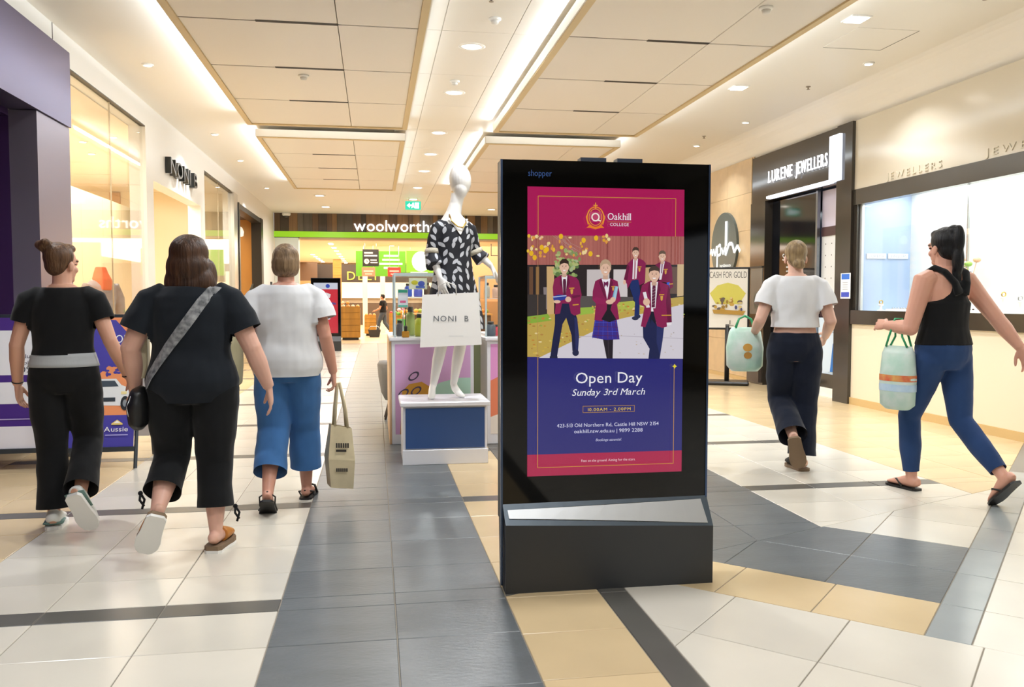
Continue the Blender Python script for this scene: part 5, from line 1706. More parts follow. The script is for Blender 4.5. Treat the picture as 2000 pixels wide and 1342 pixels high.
c.build('lettering', m_print, t, (x0, -0.079, 0.0), (1, 0, 0), (0, 0.132, 1))

# ================================================================ POP-UP COUNTER WITH GLASS CASES
m_pink = mat('panel_pink', '#d7a9d3', 0.4)
t = thing('sales_counter', 'white pop-up counter with pink, mint and ochre front panel', 'counter', (0.14, 7.38, 0))
B('body', m_lam, 0.0, 0.72, 0.03, 1.3, 0.0, 0.91, t, 0.004)
B('side_panel', mat('side_oak', '#d9b58c', 0.5), -0.02, -0.001, 0.05, 1.3, 0.0, 0.90, t)
B('top', m_lam, -0.02, 0.735, 0.0, 1.32, 0.91, 0.94, t, 0.006)
c = Canvas(0.0008)
c.rect(0.03, 0.09, 0.69, 0.88, '#d5a6d4')
def blob(pts, col):
    c.poly(pts, col)
blob([(0.36, 0.09), (0.69, 0.09), (0.69, 0.58), (0.60, 0.58), (0.50, 0.56), (0.42, 0.54), (0.36, 0.5)], '#b4dccb')
blob([(0.07, 0.09), (0.36, 0.09), (0.37, 0.42), (0.34, 0.50), (0.26, 0.55), (0.15, 0.53), (0.09, 0.47)], '#d59b34')
for cx_, cy_ in ((0.19, 0.60), (0.10, 0.45), (0.21, 0.47)):
    k_ = c.l
    c.layer()
    n = 20
    for k in range(n):
        a, b = 2 * PI * k / n, 2 * PI * (k + 1) / n
        def R(an, q):
            x_, y_ = 0.055 * q * math.cos(an), 0.030 * q * math.sin(an)
            return (cx_ + x_ * .8 - y_ * .6, cy_ + x_ * .6 + y_ * .8)
        c.poly([R(a, 1), R(b, 1), R(b, .68), R(a, .68)], '#4a3f5c', False)
c.build('front_graphic', m_print, t, (0, 0.029, 0))
t = thing('sales_counter', 'second pop-up counter with pink and coral panel half hidden by the kiosk', 'counter', (0.965, 7.28, 0))
B('body', m_lam, 0.0, 0.9, 0.03, 1.3, 0.0, 0.91, t, 0.004)
B('top', m_lam, -0.02, 0.92, 0.0, 1.32, 0.91, 0.94, t, 0.006)
c = Canvas(0.0008)
c.rect(0.03, 0.09, 0.87, 0.88, '#df97cf')
c.poly([(0.03, 0.09), (0.87, 0.09), (0.87, 0.50), (0.4, 0.62), (0.15, 0.62), (0.03, 0.56)], '#e2815e')
c.poly([(0.03, 0.09), (0.87, 0.09), (0.87, 0.30), (0.2, 0.30), (0.03, 0.24)], '#e7ddd3')
c.build('front_graphic', m_print, t, (0, 0.029, 0))
t = thing('infill_panel', 'olive green infill panel between the two pop-up counters', 'panel', (0.865, 7.6, 0))
B('panel', mat('olive', '#7b7f5a', 0.5), 0.012, 0.078, 0, 0.03, 0, 0.905, t)
# glass cases
def glass_case(x0, x1, y0, y1, z0, z1, label):
    t = thing('glass_case', label, 'display case', (x0, y0, z0), 0, 'glass cases on the pop-up counters')
    X, Y, Z = x1 - x0, y1 - y0, z1 - z0
    m_ed = mat('acrylic_edge', '#c7d6d8', 0.15)
    for a in ((0, X, -0.002, 0.002), (0, X, Y - 0.002, Y + 0.002), (-0.002, 0.002, 0, Y), (X - 0.002, X + 0.002, 0, Y)):
        B('pane', m_glass, a[0], a[1], a[2], a[3], 0.001, Z, t)
    B('lid', m_glass, 0, X, 0, Y, Z, Z + 0.004, t)
    for xx_ in (0, X):
        for yy_ in (0, Y):
            B('corner_post', m_ed, xx_ - 0.008, xx_ + 0.008, yy_ - 0.008, yy_ + 0.008, 0, Z, t)
    for yy_ in (0, Y):
        B('top_rail', m_ed, 0.0081, X - 0.0081, yy_ - 0.008, yy_ + 0.008, Z - 0.016, Z - 0.001, t)
    B('shelf', mat('acrylic_shelf', '#dfe6e6', 0.2), 0.01, X - 0.01, 0.20, Y - 0.02, Z * 0.62, Z * 0.62 + 0.006, t)
glass_case(0.17, 0.80, 7.42, 7.9, 0.94, 1.50, 'glass case of small goods behind the paper bag')
glass_case(0.97, 1.60, 7.42, 7.9, 0.94, 1.48, 'glass case on the second counter half hidden by the kiosk')
# goods in the cases
rg = random.Random(21)
GOODS = [('#3f62c8', 'blue'), ('#c9d23a', 'lime'), ('#e8e3d8', 'cream'), ('#6f5646', 'brown'), ('#d84a6a', 'pink'), ('#8e8a86', 'grey')]
def jar(x, y, z, h, r, col, label):
    t = thing('goods_jar', label, 'jar', (x, y, z), 0, 'small goods in the glass cases')
    MB().lathe((0, 0, 0), [(r * .9, 0), (r, 0.01), (r, h * .7), (r * .6, h * .82)], n=14).build('body', mat('goods_' + col[1:], col, 0.35), t)
    MB().lathe((0, 0, h * .82), [(r * .62, 0.001), (r * .62, h * .18), (r * .5, h * .19)], n=14).build('cap', mat('goods_cap', '#44403c', 0.4), t)
zz = 0.941
for x, y, z, h, r, col, lb in ((0.30, 7.72, 1.294, 0.12, 0.035, '#3f62c8', 'blue jar on the shelf of the left glass case'), (0.39, 7.75, 1.294, 0.10, 0.04, '#6a6fd0', 'violet jar on the shelf of the left glass case'),
                               (0.47, 7.72, 1.294, 0.13, 0.03, '#6f5646', 'brown jar on the shelf of the left glass case'), (0.40, 7.60, zz, 0.20, 0.05, '#c9d23a', 'lime green jar low in the left glass case'),
                               (0.32, 7.78, zz, 0.26, 0.04, '#a9b86a', 'olive jar at the back of the left glass case'), (0.22, 7.70, zz, 0.14, 0.035, '#6b6a70', 'small grey jar in the corner of the left glass case'),
                               (1.03, 7.55, zz, 0.13, 0.045, '#59606a', 'slate jar in the right glass case'), (1.10, 7.70, 1.284, 0.12, 0.035, '#e8b9a0', 'peach jar on the shelf of the right glass case'),
                               (1.08, 7.62, zz, 0.10, 0.04, '#d84a5a', 'red jar low in the right glass case'), (1.02, 7.74, 1.284, 0.14, 0.03, '#c9c2b2', 'cream jar on the shelf of the right glass case')):
    jar(x, y, z, h, r, col, lb)
t = thing('reed_diffuser', 'amber diffuser bottle with a tall black neck before the left glass case', 'diffuser', (0.262, 7.392, 0.941))
B('bottle', mat('amber', '#c08a34', 0.15), -0.032, 0.032, -0.016, 0.010, 0.0, 0.055, t, 0.006)
MB().lathe((0, -0.003, 0.055), [(0.014, 0), (0.014, 0.03), (0.017, 0.035), (0.006, 0.05)], n=12).build('cap', m_blk, t)
MB().tube([(0, -0.003, 0.10), (0.002, -0.003, 0.26)], 0.004).build('reed', m_blk, t)
t = thing('phone_card', 'pink and white phone card standing in the left glass case', 'card', (0.245, 7.52, 1.20))
B('card', m_lam, -0.045, 0.045, 0, 0.006, 0.0, 0.16, t)
MB().tube([(0, 0.01, -0.259), (0, 0.008, 0.02)], 0.005).build('stem', m_alu, t)
c = Canvas(0.0005)
c.rect(-0.04, 0.005, 0.04, 0.155, '#eef0fb'); c.rect(-0.04, 0.13, 0.04, 0.155, '#43c1a0'); c.rect(-0.025, 0.04, 0.025, 0.06, '#e66a9a'); c.rect(-0.04, 0.005, 0.04, 0.02, '#58c6b0')
c.build('print', m_print, t, (0, -0.001, 0))
t = thing('shop_banner', 'pale price banner hung in the top of the left glass case', 'banner', (0.36, 7.56, 1.36))
B('sheet', mat('banner_pale', '#e9ecc0', 0.5), -0.06, 0.10, 0, 0.004, 0, 0.10, t)
c = Canvas(0.0005)
c.rect(-0.055, 0.005, 0.095, 0.095, '#eef0d8'); c.ell(-0.01, 0.06, 0.03, 0.02, '#d8cf3a'); c.ell(0.05, 0.05, 0.03, 0.025, '#4f63c4'); c.rect(0.0, 0.01, 0.08, 0.03, '#5c77d0')
c.build('print', m_print, t, (0, -0.001, 0))
# tub stool beyond the counter
t = thing('tub_stool', 'grey upholstered tub stool beside the pop-up counter', 'stool', (0.22, 9.1, 0))
MB().lathe((0, 0, 0), [(0.12, 0.20), (0.16, 0.28), (0.19, 0.45), (0.20, 0.58), (0.18, 0.615), (0.10, 0.62)], n=26).build('tub', mat('felt_grey', '#8b8885', 0.9, bump=(60, 0.3)), t)
for k in range(4):
    a = PI / 4 + k * PI / 2
    MB().tube([(0.09 * math.cos(a), 0.09 * math.sin(a), 0.22), (0.17 * math.cos(a), 0.17 * math.sin(a), 0.0)], 0.012).build('leg', mat('stool_leg', '#5d5148', 0.5), t)

# ================================================================ SUPERMARKET CONTENTS
def board(name, label, cat, x0, x1, y, z0, z1, art, group=None, hang=True, lit=0.0):
    t = thing(name, label, cat, ((x0 + x1) / 2, y, 0), 0, group)
    w_ = (x1 - x0) / 2
    B('board', mat('sign_back', '#8f8f88', 0.5), -w_, w_, 0, 0.03, z0, z1, t)
    if hang:
        for s in (-0.7, 0.7):
            MB().tube([(s * w_, 0.015, z1), (s * w_, 0.015, 3.119)], 0.006, 6).build('wire', m_alu, t)
    c = Canvas(0.0012)
    art(c, -w_, w_, z0, z1)
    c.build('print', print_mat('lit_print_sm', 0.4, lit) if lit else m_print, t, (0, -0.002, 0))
    return t
def art_green(c, a, b, z0, z1):
    c.rect(a, z0, b, z1, '#5fa51e')
    for k, (wd, col) in enumerate(((0.5, '#d9ecc4'), (0.6, '#d9ecc4'), (0.8, '#f3f7e6'), (0.5, '#f3f7e6'))):
        z = z1 - 0.20 - 0.14 * k
        c.rect(0.35 - wd / 2, z, 0.35 + wd / 2, z + 0.07, col)
def art_lime(c, a, b, z0, z1):
    c.rect(a, z0, b, z1, '#9bd01f')
    c.ell((a + b) / 2 + 0.05, (z0 + z1) / 2 + 0.08, 0.33, 0.36, '#fbfff0')
    c.rect(a + 0.15, z0 + 0.04, b - 0.2, z0 + 0.16, '#f4fbe0')
def art_dark(c, a, b, z0, z1):
    c.rect(a, z0, b, z1, '#34302e')
    for k, wd in enumerate((0.28, 0.42)):
        c.rect(a + 0.05, z1 - 0.14 - 0.09 * k, a + 0.05 + wd, z1 - 0.09 - 0.09 * k, '#e9e4dc')
    c.ell(a + 0.13, z0 + 0.16, 0.085, 0.085, '#f3e9d6'); c.line([(a + 0.13, z0 + 0.16), (a + 0.13, z0 + 0.215)], 0.015, '#34302e'); c.line([(a + 0.13, z0 + 0.16), (a + 0.17, z0 + 0.16)], 0.015, '#34302e')
    c.rect(a + 0.25, z0 + 0.18, a + 0.45, z0 + 0.22, '#e9e4dc'); c.rect(a + 0.25, z0 + 0.10, a + 0.48, z0 + 0.14, '#e9e4dc')
def flat(col, col2):
    def f(c, a, b, z0, z1):
        c.rect(a, z0, b, z1, col)
        c.rect(a + 0.06, (z0 + z1) / 2, b - 0.06, (z0 + z1) / 2 + 0.05, col2); c.rect(a + 0.1, z0 + 0.06, b - 0.1, z0 + 0.10, col2)
    return f
board('hanging_sign', 'wide green hanging sign with pale lettering in the supermarket', 'sign', -0.64, 1.08, 30, 2.08, 2.96, art_green)
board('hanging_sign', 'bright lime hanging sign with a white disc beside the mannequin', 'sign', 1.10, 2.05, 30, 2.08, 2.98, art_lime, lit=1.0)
board('hanging_sign', 'dark square hanging sign with a clock in the supermarket', 'sign', -0.38, 0.14, 28, 2.35, 2.90, art_dark)
board('hanging_sign', 'small salmon hanging sign under the dark clock sign', 'sign', -0.42, 0.02, 29, 2.05, 2.35, flat('#ec8a6a', '#f8cdb8'))
board('hanging_sign', 'small red hanging sign under the green sign', 'sign', 0.44, 0.88, 29, 2.05, 2.36, flat('#d8372c', '#f4b0a4'))
t = thing('deli_fascia', 'dark deli fascia with green yellow letters at the back of the supermarket', 'sign', (0, 44, 0))
B('fascia', mat('deli_dark', '#453a30', 0.6), -3.4, 3.4, 0, 0.1, 2.14, 3.06, t)
for x_ in (-3.3, 3.3):
    MB().box(x_ - 0.06, x_ + 0.06, 0.0, 0.1, 0, 2.139).build('support_post', mat('deli_dark'), t)
sign_letters(t, 'DELI', -1.43, 2.26, 1.5, 0.46, 0.02, mat('deli_letter', '#b7b84a', 0.5, emit='#a9b23a', estr=0.3), track=0.12)
for o in t.children:
    if o.name.startswith('letter'):
        o.location.y = -0.03
t = thing('deli_wall', 'pale tiled deli counter front with white shelves at the back', 'counter', (-0.8, 43.4, 0))
B('upper_panel', mat('deli_pale', '#e9dcc0', 0.5), -1.9, 3.8, 0, 0.1, 1.1, 2.13, t)
B('shelf', m_lam, -1.9, 3.8, -0.3, 0.0, 1.34, 1.40, t)
B('counter', mat('deli_counter', '#4e3f30', 0.5), -1.9, 3.8, -0.6, 0.0, 0.0, 1.1, t)
t = thing('timber_column', 'honey timber column beside the far kiosk in the supermarket', 'column', (-1.70, 40, 0))
B('core', mat('column_core', '#b5742c', 0.5), -0.18, 0.18, -0.14, 0.14, 0, 3.1, t)
for k in range(9):
    B('cladding_board', mat('column_timber', '#c98537', 0.5, noise=((3, 3, 20), 0.25), var=0.15), -0.195, 0.195, -0.155, -0.141, 0.02 + 0.34 * k, 0.02 + 0.34 * k + 0.33, t)
for x in (-0.78, -0.12):
    t = thing('white_post', 'white post in front of the deli %s' % ('left of the clock sign' if x < -0.5 else 'right of the clock sign'), 'post', (x + 0.42, 32.5, 0))
    B('shaft', mat('post_white', '#efe6d4', 0.5), -0.09, 0.09, -0.09, 0.09, 0.03, 2.3, t, 0.01)
    B('foot', mat('post_white'), -0.12, 0.12, -0.12, 0.12, 0.0, 0.03, t)
t = thing('dark_bulkhead', 'brown bulkhead wall left of the timber column in the supermarket', 'panel', (-4.4, 43, 0))
B('panel', mat('sm_brown', '#6b5440', 0.6), -1.5, 1.6, 0, 0.1, 2.2, 3.1, t)
B('lower_panel', mat('sm_tan', '#b99a68', 0.6), -1.5, 1.6, 0, 0.1, 0.0, 2.2, t)
# produce bins
def bin_(label, x, y, wx, wy, h, fruits, fcol):
    t = thing('produce_bin', label, 'produce bin', (x, y, 0), 0, 'wooden produce bins')
    m_b = mat('bin_wood', '#b8852f', 0.55, noise=((8, 8, 1), 0.3), var=0.1)
    n = 5
    for k in range(n):
        z0 = 0.08 + (h - 0.08) * k / n
        B('slat', m_b, -wx / 2, wx / 2, -wy / 2, -wy / 2 + 0.025, z0 + 0.004, z0 + (h - 0.08) / n - 0.004, t)
    B('tub', mat('bin_inner', '#8f6726', 0.6), -wx / 2 + 0.002, wx / 2 - 0.002, -wy / 2 + 0.026, wy / 2, 0.08, h - 0.05, t)
    B('foot', m_blk, -wx / 2 + 0.05, wx / 2 - 0.05, -wy / 2 + 0.08, wy / 2 - 0.05, 0, 0.08, t)
    rg = random.Random(int(x * 100) + 50)
    nx = max(2, int(wx / 0.125))
    for k in range(fruits):
        i, jj = k % nx, (k // nx) % max(1, int(wy / 0.14))
        lay = k // (nx * max(1, int(wy / 0.14)))
        f = thing('fruit', '%s fruit heaped in the %s' % (fcol[2], label.split(' with ')[0]), 'fruit', (x - wx / 2 + wx * (i + .5) / nx, y - wy / 2 + 0.10 + 0.14 * jj, h - 0.05 + 0.053 + 0.107 * lay), 0, 'fruit in the produce bins')
        MB().ell((0, 0, 0), (0.055, 0.055, 0.052), n=10, m=7).build('flesh', mat('fruit_' + fcol[k % 2][1:], fcol[k % 2], 0.4), f)
bin_('large timber produce bin with pale fruit beside the far kiosk', -0.76, 27.2, 0.60, 0.8, 1.05, 22, ('#e9c79a', '#d99a4a', 'pale orange'))
bin_('small timber produce bin with oranges beside the walking child', -0.16, 30.2, 0.40, 0.6, 0.72, 12, ('#e58a2a', '#d9701f', 'orange'))
bin_('green produce bin with red fruit beside the glass case', 0.80, 30.5, 0.6, 0.7, 0.80, 16, ('#c8333a', '#7fae3a', 'red or green'))
t = thing('shopping_basket', 'black shopping basket on the supermarket floor', 'basket', (-0.02, 28.9, 0))
MB().add([(-0.16, -0.12, 0.01), (0.16, -0.12, 0.01), (0.16, 0.12, 0.01), (-0.16, 0.12, 0.01), (-0.21, -0.15, 0.24), (0.21, -0.15, 0.24), (0.21, 0.15, 0.24), (-0.21, 0.15, 0.24)],
         [(0, 3, 2, 1), (0, 1, 5, 4), (1, 2, 6, 5), (2, 3, 7, 6), (3, 0, 4, 7)]).build('tub', m_blk, t)
MB().tube([(-0.2, 0, 0.24), (-0.12, 0, 0.36), (0.12, 0, 0.36), (0.2, 0, 0.24)], 0.012).build('handle', m_alu, t)
t = thing('flower_stand', 'green and pink flower stand right of the walking child', 'display stand', (0.95, 28.4, 0))
B('crate', mat('crate_green', '#3f9a3a', 0.5), -0.22, 0.22, -0.18, 0.18, 0.0, 0.62, t, 0.01)
rg = random.Random(2)
for k in range(12):
    MB().ell((rg.uniform(-0.18, 0.18), rg.uniform(-0.16, 0.16), 0.70 + rg.uniform(0, 0.3)), (0.07, 0.07, 0.06), n=8, m=6).build('bloom', mat('bloom_%d' % (k % 4), ('#e2386a', '#f3c9d2', '#e8a23a', '#6fae3c')[k % 4], 0.5), t)
for k, (x, y, lb) in enumerate(((-2.0, 29.0, 'dark produce table left of the far kiosk'), (1.9, 29.5, 'produce table behind the glass case'), (3.2, 28.2, 'produce table behind the tall kiosk'))):
    t = thing('produce_table', lb, 'produce table', (x, y, 0), 0, 'produce tables')
    B('skirt', mat('table_brown', '#5b4734', 0.6), -0.6, 0.6, -0.4, 0.4, 0, 0.75, t)
    B('top', mat('table_top', '#c79a56', 0.5), -0.65, 0.65, -0.45, 0.45, 0.75, 0.80, t)
    for j in range(8):
        MB().ell((-0.5 + 0.14 * j, -0.2 + 0.1 * (j % 3), 0.88), (0.08, 0.08, 0.075), n=8, m=6).build('melon', mat('melon_%d' % (j % 3), ('#d9a441', '#8fae4a', '#c9583a')[j % 3], 0.5), t)
t = thing('wall_shelf_frame', 'black square shelf frame on the wall beside the tall kiosk', 'shelf', (3.98, 28, 2.72))
for a in ((-0.15, 0.15, 0, 0.02), (-0.15, 0.15, 0.45, 0.47), (-0.15, -0.13, 0.02, 0.45), (0.13, 0.15, 0.02, 0.45)):
    B('bar', m_blk, a[0], a[1], 0, 0.05, a[2], a[3], t)
t = thing('orange_bulkhead', 'peach bulkhead wall behind the mannequin hand in the supermarket', 'panel', (4.6, 29, 0))
B('panel', mat('sm_peach', '#e3ac7d', 0.6), -1.6, 2.6, 0, 0.1, 1.2, 3.1, t)
B('base', mat('sm_base', '#b78b5d', 0.6), -1.6, 2.6, -0.02, 0.1, 0.0, 1.2, t)
# rows of ceiling lights in the supermarket
for k in range(8):
    t = thing('track_light', '%s light of the row across the peach supermarket ceiling' % ORD[k], 'ceiling light', (-1.42, 28.7 + 2.1 * k, 3.12), 0, 'supermarket light row')
    B('lens', m_lamp, -0.07, 0.07, -0.25, 0.25, -0.02, -0.008, t)
    B('rim', m_rim, -0.09, 0.09, -0.28, 0.28, -0.0079, -0.0005, t)
for k in range(5):
    t = thing('track_light', '%s light of the short row at the left of the supermarket ceiling' % ORD[k], 'ceiling light', (-2.50, 35.7 + 1.7 * k, 3.12), 0, 'supermarket left light row')
    B('lens', m_lamp, -0.07, 0.07, -0.25, 0.25, -0.02, -0.008, t)
    B('rim', m_rim, -0.09, 0.09, -0.28, 0.28, -0.0079, -0.0005, t)
for k, (x, y) in enumerate(((0.6, 29.4), (-0.9, 26.2), (3.6, 26.8), (4.2, 27.5))):
    downlight(x, y, 0.09, 0, ['pendant spot above the green hanging sign', 'first spot inside the supermarket entrance', 'spot beside the black shelf frame', 'second spot beside the black shelf frame'][k], 'supermarket spots', z=3.12)

# ================================================================ PEOPLE
m_eye, m_lip, m_brow = mat('eye', '#3a2a22', 0.25), mat('lip', '#b4665c', 0.4), mat('brow', '#5a4334', 0.7)
def skin(name, col):
    return mat('skin_' + name, col, 0.45, sss=0.12, noise=(6, 0.06))
def head_geo(mb, T, k=0.92):
    """head with face: T maps head space (x right, y face, z up) to the body"""
    R3 = T.to_3x3()
    def E(c_, r):
        mb.ell(T @ (V(c_) * k), tuple(x * k for x in r), R3, 18, 12)
    E((0, -0.012, 0.058), (0.076, 0.096, 0.092))
    E((0, 0.022, -0.020), (0.056, 0.066, 0.078))
    E((0, 0.062, -0.070), (0.028, 0.024, 0.024))           # chin
    E((0, 0.082, 0.045), (0.048, 0.020, 0.020))            # brow
    for s in (-1, 1):
        E((s * 0.078, -0.006, 0.005), (0.010, 0.020, 0.032))   # ears
        E((s * 0.036, 0.060, -0.012), (0.022, 0.024, 0.022))   # cheeks
        E((s * 0.031, 0.077, 0.024), (0.014, 0.011, 0.009))    # eyeballs
    mb.loft([T @ (V(p) * k) for p in ((0, 0.088, 0.035), (0, 0.100, 0.012), (0, 0.106, -0.008), (0, 0.088, -0.014))], [0.008 * k, 0.010 * k, 0.013 * k, 0.006 * k], ref=(1, 0, 0), n=10)
    E((0, 0.084, -0.040), (0.023, 0.010, 0.0055))
    E((0, 0.083, -0.049), (0.020, 0.010, 0.006))
def head_paint(T, k=0.92):
    Ti = T.inverted()
    def f(p):
        q = (Ti @ p) / k
        if q.z < -0.12 or q.z > 0.2 or abs(q.x) > 0.1 or q.y < 0.05 or q.y > 0.14:
            return 0
        ax = abs(q.x)
        if (ax - 0.031) ** 2 / 0.011 ** 2 + (q.z - 0.024) ** 2 / 0.006 ** 2 < 1:
            return 1
        if ax ** 2 / 0.022 ** 2 + (q.z + 0.044) ** 2 / 0.011 ** 2 < 1 and q.y > 0.07:
            return 2
        if 0.014 < ax < 0.05 and abs(q.z - 0.046 + 0.12 * abs(ax - 0.032)) < 0.004:
            return 3
        return 0
    return f
def foot_geo(mb, an, f, u, s=1.0, grow=0.0):
    an, f, u = V(an), V(f).normalized(), V(u).normalized()
    sd = f.cross(u)
    sole = an - u * 0.072 * s
    pts, rr = [], []
    for a, wd, hh in ((-0.055, 0.018, 0.020), (-0.045, 0.030, 0.034), (0.0, 0.032, 0.044), (0.05, 0.036, 0.034), (0.10, 0.041, 0.024), (0.145, 0.040, 0.016), (0.175, 0.028, 0.011), (0.188, 0.012, 0.006)):
        hh = (hh + grow * 0.6) * s
        pts.append(sole + f * (a * s * (1 + grow * 1.5)) + u * hh)
        rr.append(((wd + grow) * s, hh))
    mb.loft(pts, rr, ref=sd, n=14)
    mb.loft([an + u * 0.03 * s, an - u * 0.02 * s], [0.034 * s, 0.034 * s], ref=sd, n=12)
def sole_geo(an, f, u, th, s=1.0, grow=0.008, back=0.0, lo=0.0):
    """flat sole slab shaped like a footprint"""
    an, f, u = V(an), V(f).normalized(), V(u).normalized()
    sd = f.cross(u)
    base = an - u * (0.072 * s + lo)
    out = []
    for a, w0, w1 in ((-0.062, 0.016, 0.016), (-0.045, 0.032, 0.032), (0.0, 0.034, 0.034), (0.06, 0.036, 0.038), (0.11, 0.044, 0.046), (0.15, 0.040, 0.044), (0.182, 0.024, 0.028), (0.196, 0.006, 0.010)):
        out.append((a, w0 + grow, w1 + grow))
    ring = [(a, -w0) for a, w0, w1 in out] + [(a, w1) for a, w0, w1 in out[::-1]]
    top = [base + f * (a * s) + sd * (b * s) for a, b in ring]
    bot = [p - u * th for p in top]
    n = len(ring)
    mb = MB()
    mb.add(top + bot, [tuple(range(n)), tuple(range(2 * n - 1, n - 1, -1))] + [(i, n + i, n + (i + 1) % n, (i + 1) % n) for i in range(n)])
    return mb

TORSO = [(0.79, 0.11, 0.085), (0.85, 0.160, 0.112), (0.92, 0.172, 0.122), (0.98, 0.158, 0.110), (1.05, 0.138, 0.098), (1.12, 0.140, 0.100), (1.20, 0.150, 0.108), (1.28, 0.158, 0.104), (1.345, 0.150, 0.092), (1.385, 0.110, 0.075), (1.415, 0.066, 0.060)]
def tor(z):
    for (a, xa, ya), (b, xb, yb) in zip(TORSO, TORSO[1:]):
        if a <= z <= b:
            t_ = (z - a) / (b - a)
            return xa + (xb - xa) * t_, ya + (yb - ya) * t_
    return TORSO[0][1:] if z < TORSO[0][0] else TORSO[-1][1:]

